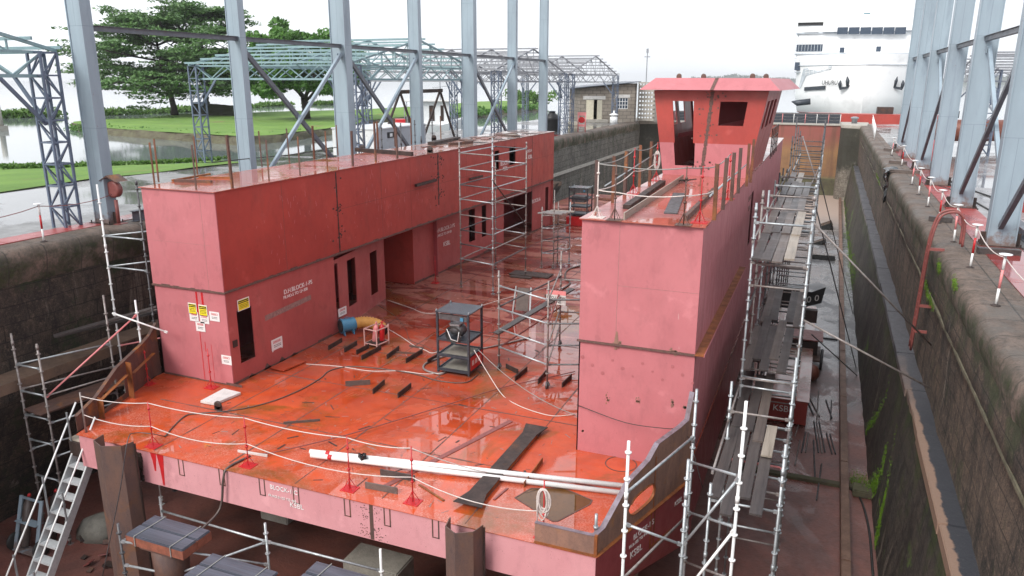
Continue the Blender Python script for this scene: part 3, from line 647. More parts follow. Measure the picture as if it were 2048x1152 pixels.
letters('KSBL', .17, atY(580, 1013, Yf-.005), (1, 0, 0), (0, 0, 1), 'lettering_white', hullp, 'painted_lettering')
sideR = Vector((plan[2][0]-plan[1][0], plan[2][1]-plan[1][1], 0)).normalized(); nR = Vector((sideR.y, -sideR.x, 0))
def onside(t_, z): return Vector((plan[1][0], plan[1][1], z))+sideR*t_+nR*.006
for tx, sz, t_, z in (('BLOCK-1 S', .17, 1.35, -.33), ('FR.0-105 TO 4-65', .1, 1.2, -.46), ('KSBL', .22, 1.25, -.72), ('KSBL', .16, 3.05, -.35)):
    letters(tx, sz, onside(t_, z), sideR, (0, 0, 1), 'lettering_white', hullp, 'painted_lettering')
m = MB()
for t0, t1, z0, z1, u in ((2.02, 2.06, -.85, -.03, 0), (2.16, 2.19, -.85, -.03, 0), (2.02, 2.9, -.87, -.83, 0)): m.extrude([onside(t0, z0), onside(t1, z0), onside(t1, z1), onside(t0, z1)], nR*.008)
into(m, 'orange_rust', hullp)

# ---- deck houses
def topplate(name, x0, x1, y0, y1, z, par, mat='pink_lit_primer', o_=.05):
    mm = MB(); mm.box(x0-o_, x1+o_, y0-o_, y1+o_, z-.012, z+.012); return mm.build(name, mat, par)
def roof_mat():
    n = N('wet_roof'); big = n.noise(.45, 5, .6, None, 2); med = n.noise(1.4, 7, .68, None, 11); xyz = n.sep()
    col = n.mix(n.ramp(med, .35, .66), (.40, .13, .12), (.27, .07, .06)); col = n.mix(n.ramp(big, .42, .5, 0, .6), col, (.40, .10, .055))
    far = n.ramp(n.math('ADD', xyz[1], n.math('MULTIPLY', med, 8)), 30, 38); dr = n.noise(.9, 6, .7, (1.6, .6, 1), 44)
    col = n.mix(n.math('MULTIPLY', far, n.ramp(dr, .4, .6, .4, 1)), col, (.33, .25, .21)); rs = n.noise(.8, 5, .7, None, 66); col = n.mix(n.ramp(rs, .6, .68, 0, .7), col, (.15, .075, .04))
    return n.set(col, n.mix(n.ramp(big, .46, .52), n.ramp(med, .3, .7, .15, .4), .03), 0., med, .08)
roof_mat(); KEEPORG.add('wet_roof')
def house(lab, X0, X1, segs, holes_in, upper_holes, Y0, Y1, inner_x, par):
    h = MB()
    # lower tier end plate
    p = panel_holes((X0, Y0), (X1, Y0), 0.012, 2.80, [], .03, 1)
    return p
Ltop = 5.66; Ls = 2.82
LH = bg_
# left house --------------------------------------------------
hx0, hx1, hy0, hy1 = -17.88, -15.25, 16.12, 44.3
m = panel_holes((hx0, hy0), (hx1, hy0), .013, Ls, []); lowfront = m.build('deckhouse_end', 'pink_lit_primer', bg_)
m = panel_holes((hx0, hy0-.02), (hx1, hy0-.02), Ls+.002, Ltop-.013, []); upfront = m.build('deckhouse_end', 'pink_lit_primer', bg_)
m = panel_holes((hx1, hy0+.03), (hx1, 21.35), .013, Ls, [(.4-.03, 1.0, .57, 2.17)], .03, 1); lowA = m.build('deckhouse_side', 'mid_shade_primer', bg_)
# recessed slotted panel
a, b = (-15.34, 21.45), (-16.02, 25.85)
m = panel_holes(a, b, .013, 2.6, [(.02, .3, .8, 2.45), (1.05, 1.75, .62, 2.35), (3.05, 3.72, .5, 2.2)], .03, 1); slotp = m.build('slotted_panel', 'mid_shade_primer', bg_)
m = panel_holes((-16.06, 28.25), (-15.36, hy1), .013, Ls-.1, [(5.2, 5.85, .9, 2.5), (6.6, 7.1, .9, 2.5), (9.2, 13.1, .02, 2.45), (15.1, 15.6, .8, 2.4)], .03, 1); lowB = m.build('deckhouse_side', 'mid_shade_primer', bg_)
for a_ in ((-17.6, -16.05, 28.25, 28.28), (-17.6, -17.57, 25.87, 28.24), (-17.6, -16.04, 25.83, 25.86)):
    m = MB(); m.box(*a_, .013, Ls-.1); m.build('passage_wall', 'red_shade_primer', bg_)
for a_ in ((-17.5, -15.8, 30, 30.04), (-17.5, -15.8, 37.3, 37.34), (-17.56, -17.52, 37.35, 43.5), (-17.4, -17.36, 16.3, 21)):
    m = MB(); m.box(*a_, .02, Ls-.12); m.build('inner_bulkhead', 'hull_red', bg_)
m = panel_holes((hx1, hy0+.01), (hx1, hy1), Ls+.002, Ltop-.013, [(35.28-hy0, 35.85-hy0, 4.28, 5.22), (37.2-hy0, 38.1-hy0, 4.33, 5.25)], .03, 1); upside = m.build('deckhouse_side', 'red_shade_primer', bg_)
m = panel_holes((hx0, hy0), (hx0, hy1), .013, Ltop-.013, [], .03, -1); m.build('deckhouse_side', 'hull_red', bg_)
m = panel_holes((hx0, hy1), (hx1, hy1), .013, Ltop-.013, [], .03, 1); m.build('deckhouse_end', 'mid_shade_primer', bg_)
m = MB(); m.box(hx0+.05, hx1-.05, hy0+.1, hy1-.1, Ls-.08, Ls-.02); m.build('tier_floor', 'hull_red', bg_)
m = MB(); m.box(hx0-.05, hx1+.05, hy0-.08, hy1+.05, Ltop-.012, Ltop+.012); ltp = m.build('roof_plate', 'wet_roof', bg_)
# far part of the roof: openings cut in and loose frames
m = MB()
for k in range(9): m.box(-17.3+(k % 2)*1.1, -16.5+(k % 2)*1.1, 33+k*1.2, 33.75+k*1.2, Ltop+.013, Ltop+.018)
into(m, 'dark_rust', ltp)
# seam band between tiers
def band(par, x0, x1, y0, y1, z, mat='weld_burn'):
    mm = MB(); mm.box(x0, x1, y0-.05, y0-.02+.015, z-.03, z+.02); mm.box(x1+.001, x1+.05, y0-.05, y1, z-.03, z+.02); return mm.build('tier_flange', mat, par)
band(bg_, hx0-.02, hx1, hy0, hy1, Ls)
m = MB()
k = hy0
while k < hy1: 
    w = rnd.uniform(.1, .5); m.box(hx1-.002, hx1+.004, k, k+w, Ls+.02, Ls+rnd.uniform(.025, .06)); m.box(hx1-.002, hx1+.003, k+.1, k+w, Ls-rnd.uniform(.035, .06), Ls-.03); k += w+rnd.uniform(.1, .7)
k = hx0
while k < hx1-.3: w = rnd.uniform(.1, .4); m.box(k, k+w, hy0-.024, hy0-.018, Ls+.02, Ls+rnd.uniform(.025, .05)); k += w+rnd.uniform(.1, .5)
into(m, 'weld_burn', upside)
def seam(x, y, z0, z1, n_=30, w=.035, spread=.5, nx=1):
    mm = MB(); z = z0
    while z < z1: d = rnd.uniform(.04, .1); q = w*rnd.uniform(.6, 1.3); mm.box(x, x+.006, y-q, y+q, z, min(z1, z+d)); z += d
    for _ in range(n_):
        c = rnd.gauss(0, spread*.35); zz = rnd.choice((z0+(z1-z0)*.9, z0+(z1-z0)*.55, z0+(z1-z0)*.2, rnd.uniform(z0, z1)))+rnd.gauss(0, .09); s_ = rnd.uniform(.015, .05); mm.box(x, x+.005, y+c-s_, y+c+s_, zz-s_*.6, zz+s_*.6)
    return into(mm, 'dark_rust', upside)
m = MB()
for yy in (18.9, 24.6, 26.8, 32., 37.9, 42.6): m.box(hx1, hx1+.003, yy-.006, yy+.006, Ls+.05, Ltop-.05)
m.box(hx1, hx1+.003, 21.8, hy1-.1, 4.32, 4.33); into(m, 'weld_burn', upside)
m = MB()
for _ in range(120):
    yy = rnd.choice((rnd.gauss(24.5, 1.2), rnd.gauss(28, .9), rnd.gauss(20, 1.5), rnd.uniform(17, 36))); zz = rnd.uniform(3.1, 5.3); h_ = rnd.uniform(.03, .22); s_ = rnd.uniform(-.05, .05); m.extrude([(hx1+.001, yy, zz), (hx1+.001, yy+.008, zz), (hx1+.001, yy+s_+.008, zz+h_), (hx1+.001, yy+s_, zz+h_)], (.002, 0, 0))
into(m, 'pale_lit_primer', upside)
seam(hx1+.001, 21.75, Ls+.03, Ltop-.05); seam(hx1+.001, 29.2, Ls+.6, Ltop-.05, 60, .05, .9); seam(hx1+.001, 35.0, Ls+.2, Ltop-.05); seam(hx1+.001, 40.6, .6, Ltop-.05, 10, .03)
m = MB(); m.bar(atX(832, 371, hx1+.12), atX(872, 360, hx1+.12), .12, .1); m.bar(atX(940, 358, hx1+.1), atX(965, 352, hx1+.1), .08, .08); m.build('welded_lug', 'dark_rust', bg_)
m = MB()
for yy in (16.9, 17.6, 18.3, 18.9): 
    m.extrude([(hx1+.002, yy-.16, .02), (hx1+.002, yy+.2, .02), (hx1+.002, yy, .1+rnd.random()*.12)], (.004, 0, 0))
k = hy0
while k < 21.2: w = rnd.uniform(.3, .9); m.box(hx1, hx1+.006, k, k+w, .013, .013+rnd.uniform(.04, .09)); k += w
k = hx0
while k < hx1: w = rnd.uniform(.2, .6); m.box(k, k+w, hy0-.006, hy0, .013, .013+rnd.uniform(.03, .08)); k += w
into(m, 'weld_burn', lowA); m = MB(); k = 28.3
while k < 43: w = rnd.uniform(.3, .9); xx = -16.05+(k-28.3)*.0437; m.box(xx+.01, xx+.03, k, k+w, .013, .013+rnd.uniform(.05, .12)); k += w
into(m, 'weld_burn', lowB)
# runs of paint on the pink front
m = MB(); 
for px, z0, z1, w in ((398, 2.05, 2.75, .03), (409, 2.05, 2.75, .035), (397, .05, 1.9, .012), (405, .95, 1.25, .012), (417, .1, 1.2, .006)):
    x = atY(px, 640, hy0-.004).x; m.box(x-w, x+w, hy0-.004, hy0-.001, z0, z1)
into(m, 'red_paint', lowfront)
m = MB(); p = atX(475, 668, hx1+.003); m.box(hx1, hx1+.03, 16.25, 16.42, 1.15, 1.35); m.build('hinge_lug', 'dark_rust', lowA)
m = MB(); a, b = atX(530, 638, hx1), atX(622, 595, hx1); m.extrude([(hx1+.001, a.y, a.z-.07), (hx1+.001, b.y, b.z-.07), (hx1+.001, b.y, b.z+.1), (hx1+.001, a.y, a.z+.1)], (.003, 0, 0)); into(m, 'scuff', lowA)
U = (0, 1, 0)
letters('D.H.BLOCK-1-PS', .2, atX(568, 589, hx1+.004), U, (0, 0, 1), 'lettering_white', lowA, 'painted_lettering')
letters('FR.NO-5 TO 12+300', .14, atX(567, 599, hx1+.004), U, (0, 0, 1), 'lettering_white', lowA, 'painted_lettering')
lp = atX(855, 478, -15.9); letters('D.H.BLOCK-3 PS', .25, (-15.92, 30.1, 1.95), (.0436, 1, 0), (0, 0, 1), 'lettering_white', lowB, 'painted_lettering')
letters('FR.NO.25 TO 34+50', .17, (-15.92, 30.1, 1.74), (.0436, 1, 0), (0, 0, 1), 'lettering_white', lowB, 'painted_lettering')
letters('KSBL', .3, (-15.90, 30.8, 1.2), (.0436, 1, 0), (0, 0, 1), 'lettering_white', lowB, 'painted_lettering')
letters('BLOCK-A', .3, atX(1064, 407, -15.38), (.0436, 1, 0), (0, 0, 1), 'lettering_white', lowB, 'painted_lettering')
for px, py, tx, s_ in ((1052, 306, 'BLOCK-4', .22), (1056, 318, 'KSBL', .3), (1001, 332, 'BLOCK-3', .3), (1006, 342, 'KSBL', .3)): letters(tx, s_, atX(px, py, hx1+.006), U, (0, 0, 1), 'lettering_white', upside, 'painted_lettering')

# right house --------------------------------------------------
rx0, rx1, ry0, ry1 = -4.85, -2.2, 16.13, 44.3
m = panel_holes((rx0, ry0), (rx1, ry0), .013, Ls, []); rlf = m.build('deckhouse_end', 'pink_lit_primer', bg_)
m = panel_holes((rx0, ry0-.02), (rx1, ry0-.02), Ls+.002, Ltop-.013, []); ruf = m.build('deckhouse_end', 'pink_lit_primer', bg_)
m = panel_holes((rx0, ry0), (rx0, ry1), .013, Ltop-.013, [], .03, -1); m.build('deckhouse_side', 'mid_shade_primer', bg_)
m = panel_holes((rx1, ry0+.03), (rx1, ry1), .013, Ls, [], .03, 1); rls = m.build('deckhouse_side', 'pink_lit_primer', bg_)
m = panel_holes((rx1, ry0+.03), (rx1, ry1), Ls+.002, Ltop-.013, [(11.2, 12.1, 3.0, 4.9)], .03, 1); rus = m.build('deckhouse_side', 'pink_lit_primer', bg_)
m = panel_holes((rx0, ry1), (rx1, ry1), .013, Ltop-.013, [], .03, 1); m.build('deckhouse_end', 'mid_shade_primer', bg_)
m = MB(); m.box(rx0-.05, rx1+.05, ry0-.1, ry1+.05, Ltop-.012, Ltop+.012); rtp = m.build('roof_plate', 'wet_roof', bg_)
m = MB(); m.box(rx0-.04, rx1, ry0-.06, ry0-.021, Ls-.03, Ls+.015); m.build('tier_flange', 'weld_burn', bg_)
m = MB(); m.box(rx1+.001, rx1+.2, ry0-.06, 25, Ls-.015, Ls+.01); m.build('tier_flange', 'orange_rust', bg_)
m = MB(); m.box(rx1+.2, rx1+.212, ry0-.06, 25, Ls-.03, Ls+.03); m.build('flange_lip', 'pink_lit_primer', bg_)
m = MB()
for _ in range(26):
    px = rnd.choice((1232, 1350, 1348, 1235)); x = atY(px, 690, ry0).x+rnd.gauss(0, .05); z = Ls+rnd.gauss(0, .05); s_ = rnd.uniform(.01, .03); m.box(x-s_, x+s_, ry0-.025, ry0-.015, z-s_, z+s_)
xx = atY(1234, 650, ry0).x; m.extrude([(xx-.05, ry0-.026, Ls+.02), (xx+.06, ry0-.026, Ls+.02), (xx+.03, ry0-.026, Ls+.3), (xx-.01, ry0-.026, Ls+.32)], (0, .004, 0))
for px, py, sx, sz in ((1215, 797, .06, .13), (1276, 802, .05, .09), (1346, 808, .05, .12), (1372, 816, .06, .04), (1165, 862, .03, .02)):
    p = atY(px, py, ry0-.004)
    for _ in range(20): a = p.x+rnd.gauss(0, sx*.45); b = p.z+rnd.gauss(0, sz*.45); s_ = rnd.uniform(.006, .016); m.box(a-s_, a+s_, ry0-.005, ry0-.001, b-s_, b+s_*1.4)
into(m, 'bulwark_rust', rlf)
m = MB()
for i in range(12): 
    p = atY(1165+i*20, 714+(i % 3)*14+i*2.2, ry0-.004); s_ = rnd.uniform(.025, .045)
    m.lathe(p, [(s_, -.001), (s_*.9, .001)], 10, Matrix.Rotation(R(90), 3, 'X'))
into(m, 'spot_primer', rlf)
# faint weld lines on the front
m = MB(); xw = atY(1236, 560, ry0-.02).x; m.box(xw-.004, xw+.004, ry0-.0225, ry0-.019, Ls+.05, Ltop-.05); m.box(xw, rx1, ry0-.0225, ry0-.019, 4.2, 4.206); into(m, 'scuff', ruf); m = MB()
xw = atY(410, 500, hy0-.02).x; m.box(xw-.004, xw+.004, hy0-.0225, hy0-.019, Ls+.05, Ltop-.05); m.box(hx0+.2, hx1-.3, hy0-.0225, hy0-.019, 4.15, 4.155)
into(m, 'scuff', upfront)
# wheelhouse ---------------------------------------------------
wy0, wy1, wz0, wz1 = 25., 31.2, Ltop+.013, 8.32
WH = MB()
def q3(a, b, c, d, u0, u1, v0, v1):
    "bilinear patch corner helper on quad a(bl) b(br) c(tr) d(tl)"
    f = lambda u, v: a*(1-u)*(1-v)+b*u*(1-v)+c*u*v+d*(1-u)*v
    return f(u0, v0), f(u1, v0), f(u1, v1), f(u0, v1)
def quad_wall(m, a, b, c, d, holes, t):
    a, b, c, d = map(Vector, (a, b, c, d)); S = sorted({0, 1, *[h[k] for h in holes for k in (0, 1)]}); Z = sorted({0, 1, *[h[k] for h in holes for k in (2, 3)]}); t = Vector(t)
    f = lambda u, v: a*(1-u)*(1-v)+b*u*(1-v)+c*u*v+d*(1-u)*v
    sol = lambda i, j: 0 <= i < len(S)-1 and 0 <= j < len(Z)-1 and not any(h[0] <= (S[i]+S[i+1])/2 <= h[1] and h[2] <= (Z[j]+Z[j+1])/2 <= h[3] for h in holes)
    for i in range(len(S)-1):
        for j in range(len(Z)-1):
            if not sol(i, j): continue
            c4 = [f(S[i], Z[j]), f(S[i+1], Z[j]), f(S[i+1], Z[j+1]), f(S[i], Z[j+1])]
            m.face(c4); m.face([p+t for p in c4][::-1])
            for (di, dj, e0, e1) in ((-1, 0, 0, 3), (1, 0, 1, 2), (0, -1, 0, 1), (0, 1, 3, 2)):
                if not sol(i+di, j+dj): m.face([c4[e0], c4[e1], c4[e1]+t, c4[e0]+t])
    bmesh.ops.remove_doubles(m.b, verts=m.b.verts, dist=1e-5)
zk = 6.7; fk = (zk-wz0)/(wz1-wz0)
fl = lambda z: (-4.84-.42*(z-wz0)/(wz1-wz0), -2.2+.44*(z-wz0)/(wz1-wz0)); L0, R0 = fl(wz0); Lk, Rk = fl(zk); L1, R1 = fl(wz1)
yb = lambda z: 25.0-.0*(z-wz0)
m = MB(); quad_wall(m, (L0, wy0, wz0), (R0, wy0, wz0), (Rk, wy0, zk), (Lk, wy0, zk), [(.155, .38, .3, 1)], (0, .04, 0)); m.build('wheelhouse_front', 'pink_lit_primer', bg_)
m = MB(); quad_wall(m, (Lk, wy0, zk), (Rk, wy0, zk), (R1, wy0, wz1), (L1, wy0, wz1), [(.165, .36, 0, .80), (.60, .84, .35, .80)], (0, .04, 0)); whf = m.build('wheelhouse_front', 'red_shade_primer', bg_)
m = MB(); quad_wall(m, (R0, wy0+.04, wz0), (R0, wy1, wz0), (R1, wy1+.5, wz1), (R1, wy0+.04, wz1), [(.1, .24, .55, .88), (.32, .5, .55, .88), (.58, .76, .55, .88)], (-.04, 0, 0)); m.build('wheelhouse_side', 'mid_shade_primer', bg_)
m = MB(); quad_wall(m, (L0, wy0+.04, wz0), (L0, wy1, wz0), (L1, wy1+.5, wz1), (L1, wy0+.04, wz1), [(.1, .24, .55, .88), (.32, .5, .55, .88), (.58, .76, .55, .88)], (.04, 0, 0)); m.build('wheelhouse_side', 'mid_shade_primer', bg_)
m = MB(); quad_wall(m, (L0, wy1, wz0), (R0, wy1, wz0), (R1, wy1+.5, wz1), (L1, wy1+.5, wz1), [(.03, .34, .45, .92)], (0, .04, 0)); m.build('wheelhouse_back', 'hull_red', bg_)
m = MB()
for xx in (-4.4, -3.9, -3.4, -2.9): m.box(xx, xx+.05, wy1-.12, wy1, wz0, zk+.2)
m.bar((-4.75, 27, 6.8), (-2.4, wy1-.2, 7.25), .04, .14); m.build('stiffener', 'hull_red', bg_)
# wheelhouse roof: sloping fascia all round
ov = [(-5.64, wy0-.42, 8.34), (-1.42, wy0-.42, 8.34), (-1.15, wy1+1.1, 8.34), (-5.9, wy1+1.1, 8.34)]; tp = [(-5.25, wy0+.1, 8.7), (-1.80, wy0+.1, 8.7), (-1.55, wy1+.75, 8.7), (-5.5, wy1+.75, 8.7)]
m = MB(); m.hexa(ov+tp); whr = m.build('wheelhouse_roof', 'pink_lit_primer', bg_)
m = MB()
for px in (1358, 1407, 1505, 1532):
    p = atY(px, 156, wy0+(.35 if px in (1358, 1505) else 1.2)); m.lathe((p.x, p.y, 8.76), [(.03, -.015), (.08, -.015), (.08, .015), (.03, .015)], 12, 'Y'); m.box(p.x-.08, p.x+.08, p.y-.02, p.y+.02, 8.7, 8.76)
m.build('lifting_eye', 'rusty_steel', whr)
def fseam(par):
    mm = MB(); z = wz0+.05
    while z < 8.3:
        d = rnd.uniform(.05, .12); x = atY(1406, 300, wy0).x+.0+(z-wz0)*.07; q = .045*rnd.uniform(.7, 1.4); mm.box(x-q, x+q, wy0-.006, wy0, z, min(8.3, z+d)); z += d
    for _ in range(60):
        zz = rnd.choice((6.0, 6.95, 7.3, 7.75, 8.15))+rnd.gauss(0, .07); x = atY(1406, 300, wy0).x+(zz-wz0)*.07+rnd.gauss(0, .18); s_ = rnd.uniform(.01, .03); mm.box(x-s_, x+s_, wy0-.005, wy0, zz-s_, zz+s_)
    return into(mm, 'weld_burn', par)
fseam(whf)
m = MB(); x = atY(1406, 300, wy0).x+.2; m.extrude([(x-.05, wy0-.43, 8.345), (x+.05, wy0-.43, 8.345), (x+.12, wy0+.08, 8.702), (x+.02, wy0+.08, 8.702)], (0, -.003, .003)); into(m, 'weld_burn', whr)
# railing on the starboard edge behind the wheelhouse
m = MB()
for k in range(5): m.tube((-2.0, 32+k*.9, Ltop), (-2.0, 32+k*.9, Ltop+1.15), .02, 6)
for z in (.45, .8, 1.15): m.tube((-2.0, 32, Ltop+z), (-2.0, 35.6, Ltop+z), .018, 6)
m.build('edge_railing', 'dark_rust', bg_)
letters('BLOCK-2', .22, (rx1+.006, 26.2, 4.75), U, (0, 0, 1), 'scuff', rus, 'painted_lettering'); letters('KSBL', .24, (rx1+.006, 26.4, 4.4), U, (0, 0, 1), 'scuff', rus, 'painted_lettering')

# rusty guard posts welded on the house roofs
def posts(lst, X, par, h=None, w=.07):
    for (bx, by, tx, ty) in lst:
        p = at(bx, by, Ltop); g = Vector((p.x, p.y, Ltop))
        d = ray(tx, ty); t_ = (g.x*d.x+g.y*d.y)/(d.x**2+d.y**2); zt = CAMH+d.z*t_
        mm = MB(); mm.angle((g.x, g.y, Ltop+.012), (g.x+rnd.uniform(-.02, .02), g.y+rnd.uniform(-.02, .02), zt), w*.9, .01, mirror=rnd.choice((-1, 1))); mm.build('guard_post', rnd.choice(('rusty_steel', 'post_rust', 'rusty_steel', 'post_rust')), par)
posts([(308, 372, 294, 285), (316, 365, 305, 278), (391, 380, 379, 290), (394, 350, 385, 272), (465, 377, 455, 270), (523, 335, 517, 262), (537, 363, 530, 280), (578, 327, 574, 257), (599, 352, 595, 273), (629, 320, 627, 252), (654, 341, 651, 262), (675, 312, 672, 250), (706, 333, 704, 262), (752, 325, 749, 244), (757, 302, 753, 243), (795, 318, 792, 255), (791, 294, 787, 238), (822, 290, 820, 236), (881, 280, 880, 232)], hx1, ltp, w=.06)
posts([(1188, 424, 1190, 320), (1222, 407, 1224, 312), (1251, 391, 1254, 302), (1276, 375, 1279, 290), (1301, 365, 1303, 283), (1431, 442, 1440, 328), (1448, 421, 1456, 316), (1465, 403, 1470, 305), (1478, 388, 1484, 296), (1490, 374, 1497, 287), (1498, 366, 1505, 278)], rx1, rtp, w=.085)

# bulwarks --------------------------------------------------------
def bulwark(base, tops, mat, par, thick, slots):
    "plate standing on the deck edge following base points; tops gives heights"
    m = MB(); n_ = len(base)
    for i in range(n_-1):
        a, b = Vector((*base[i], .013)), Vector((*base[i+1], .013)); ta, tb = a+Vector((0, 0, tops[i])), b+Vector((0, 0, tops[i+1]))
        d = (b-a).normalized(); nn = Vector((d.y, -d.x, 0))*thick; sl_ = slots.get(i)
        quad_wall(m, a, b, tb, ta, sl_ or [], nn)
    o = m.build('bulwark', mat, par)
    m = MB()
    for i in range(n_-1):
        a, b = Vector((*base[i], .013+tops[i])), Vector((*base[i+1], .013+tops[i+1])); m.bar(a, b, .1, .014)
    m.build('cap_rail', 'rusty_steel', o); return o
q0_, q1_ = Vector((-3.24, 12.19, 0)), Vector((-2.12, 15.72, 0)); bd = (q1_-q0_).normalized(); bn = Vector((bd.y, -bd.x, 0))
prof_ = [(0, .42), (.3, .45), (.8, .80), (1.15, 1.05), (1.9, 1.2), (2.25, 1.44), (3.2, 1.46), (3.55, 1.5), (3.72, 2.1)]
def ptop(t_):
    for (a, za), (b, zb) in zip(prof_, prof_[1:]):
        if a <= t_ <= b: return za+(zb-za)*(t_-a)/(b-a)
    return prof_[-1][1]
def hole_(t_):
    c, hwid = 1.68, .5; u = (t_-c)/hwid
    if abs(u) >= 1: return None
    e = (1-abs(u)**4)**.5; mid = .43+.04*(t_-c); return mid-.19*e, mid+.21*e
mm = MB(); TS = [i*3.72/62 for i in range(63)]; V = lambda t_, z, o: q0_+bd*t_+Vector((0, 0, z))+bn*o
for a, b in zip(TS, TS[1:]):
    ha, hb = hole_(a), hole_(b)
    bands = [((.013, ptop(a)), (.013, ptop(b)))]
    if ha or hb:
        cm = .43; ha = ha or (cm, cm); hb = hb or (cm, cm); bands = [((.013, ha[0]), (.013, hb[0])), ((ha[1], ptop(a)), (hb[1], ptop(b)))]
        for k in (0, 1): mm.face([V(a, ha[k], 0), V(b, hb[k], 0), V(b, hb[k], .015), V(a, ha[k], .015)])
    for (a0, a1), (b0, b1) in bands:
        for o_ in (0, .015): mm.face([V(a, a0, o_), V(b, b0, o_), V(b, b1, o_), V(a, a1, o_)])
mm.box(-4.45, -3.25, 12.185, 12.2, .013, .41)
bmesh.ops.remove_doubles(mm.b, verts=mm.b.verts, dist=1e-5)
bw1 = mm.build('bulwark', 'bulwark_rust', bg_)
mm = MB()
for (a, za), (b, zb) in zip(prof_, prof_[1:]): mm.bar(V(a, za, -.04), V(b, zb, -.04), .11, .014)
mm.bar((-4.45, 12.21, .42), (-3.25, 12.21, .42), .08, .014); mm.build('cap_rail', 'lavender_cap', bw1)
mm = MB(); pr_ = None
for t_ in [1.18+.01*i for i in range(101)][::4]:
    h_ = hole_(t_)
    if h_ and pr_:
        for k in (0, 1): mm.bar(V(pr_[0], pr_[1][k], .008), V(t_, h_[k], .008), .06, .02)
    if h_: pr_ = (t_, h_)
mm.build('slot_rim', 'orange_rust', bw1)
m = MB(); m.bar(V(-.02, .02, .03), V(3.75, .02, .03), .12, .014); m.bar((-4.45, 12.16, .02), (-3.2, 12.16, .02), .08, .012); m.bar(V(0, .02, .01), V(0, .44, .01), .06, .06, (1, 0, 0)); m.bar(V(2.15, .02, .022), V(2.15, 1.2, .022), .05, .012, (1, 0, 0)); m.build('deck_flange', 'orange_rust', bw1)
m = MB(); m.tube((-3.3, 12.4, .3), (-3.3, 12.4, .75), .03, 8); m.tube((-3.3, 12.4, .45), (-3.3, 12.4, .5), .05, 8); m.build('tube_stub', 'galvanised', bw1)
bL = [(-16.78, 12.25), (-17.02, 13.1), (-17.3, 14.0), (-17.7, 15.2), (-17.95, 15.75), (-17.98, 16.1)]
bw2 = bulwark(bL, [.42, .62, 1.02, 1.22, 1.3, 1.6], 'rusty_steel', bg_, -.012, {1: [(.25, 1, .15, .72)], 2: [(0, .25, .15, .6)]})
m = MB()
for (x, y, h) in ((-16.9, 13.05, .6), (-17.28, 14.35, 1.08)): m.bar((x+.03, y, .02), (x+.06, y, h), .015, .2, (1, 0, 0))
m.bar((-17.15, 14.4, .75), (-17.75, 15.7, .82), .1, .012); m.bar((-16.85, 13.1, .55), (-17.15, 14.2, .78), .1, .012)
m.build('stiffener', 'orange_rust', bw2)
m = MB(); m.tube(at(1276, 955, 0), at(1276, 955, 0)+Vector((0, 0, .0)), .1, 8)
for mt, n_, s0_, s1_ in (('weld_burn', 260, .006, .03), ('scuff', 160, .01, .05), ('dark_rust', 60, .02, .09)):
    m = MB()
    for _ in range(n_):
        x, y = rnd.uniform(-15, -5), 12.4+abs(rnd.gauss(0, 9)); a = rnd.uniform(0, 3.1); L_ = rnd.uniform(s0_, s1_)*2.5; d = Vector((math.cos(a), math.sin(a), 0))*L_; m.bar(Vector((x, y, .0135))-d, Vector((x, y, .0135))+d, rnd.uniform(s0_, s1_)*.7, .003)
    into(m, mt, deck)
# sunken manhole scars and shallow tray on the deck
mm = MB(); c = at(1242, 929, 0); rr_ = [(math.cos(a)*.36, math.sin(a)*.36) for a in [i*math.tau/28 for i in range(28)]]
for i in range(28): a, b = rr_[i], rr_[(i+1) % 28]; mm.bar((c.x+a[0], c.y+a[1], .014), (c.x+b[0], c.y+b[1], .014), .022, .012)
into(mm, 'weld_burn', deck)
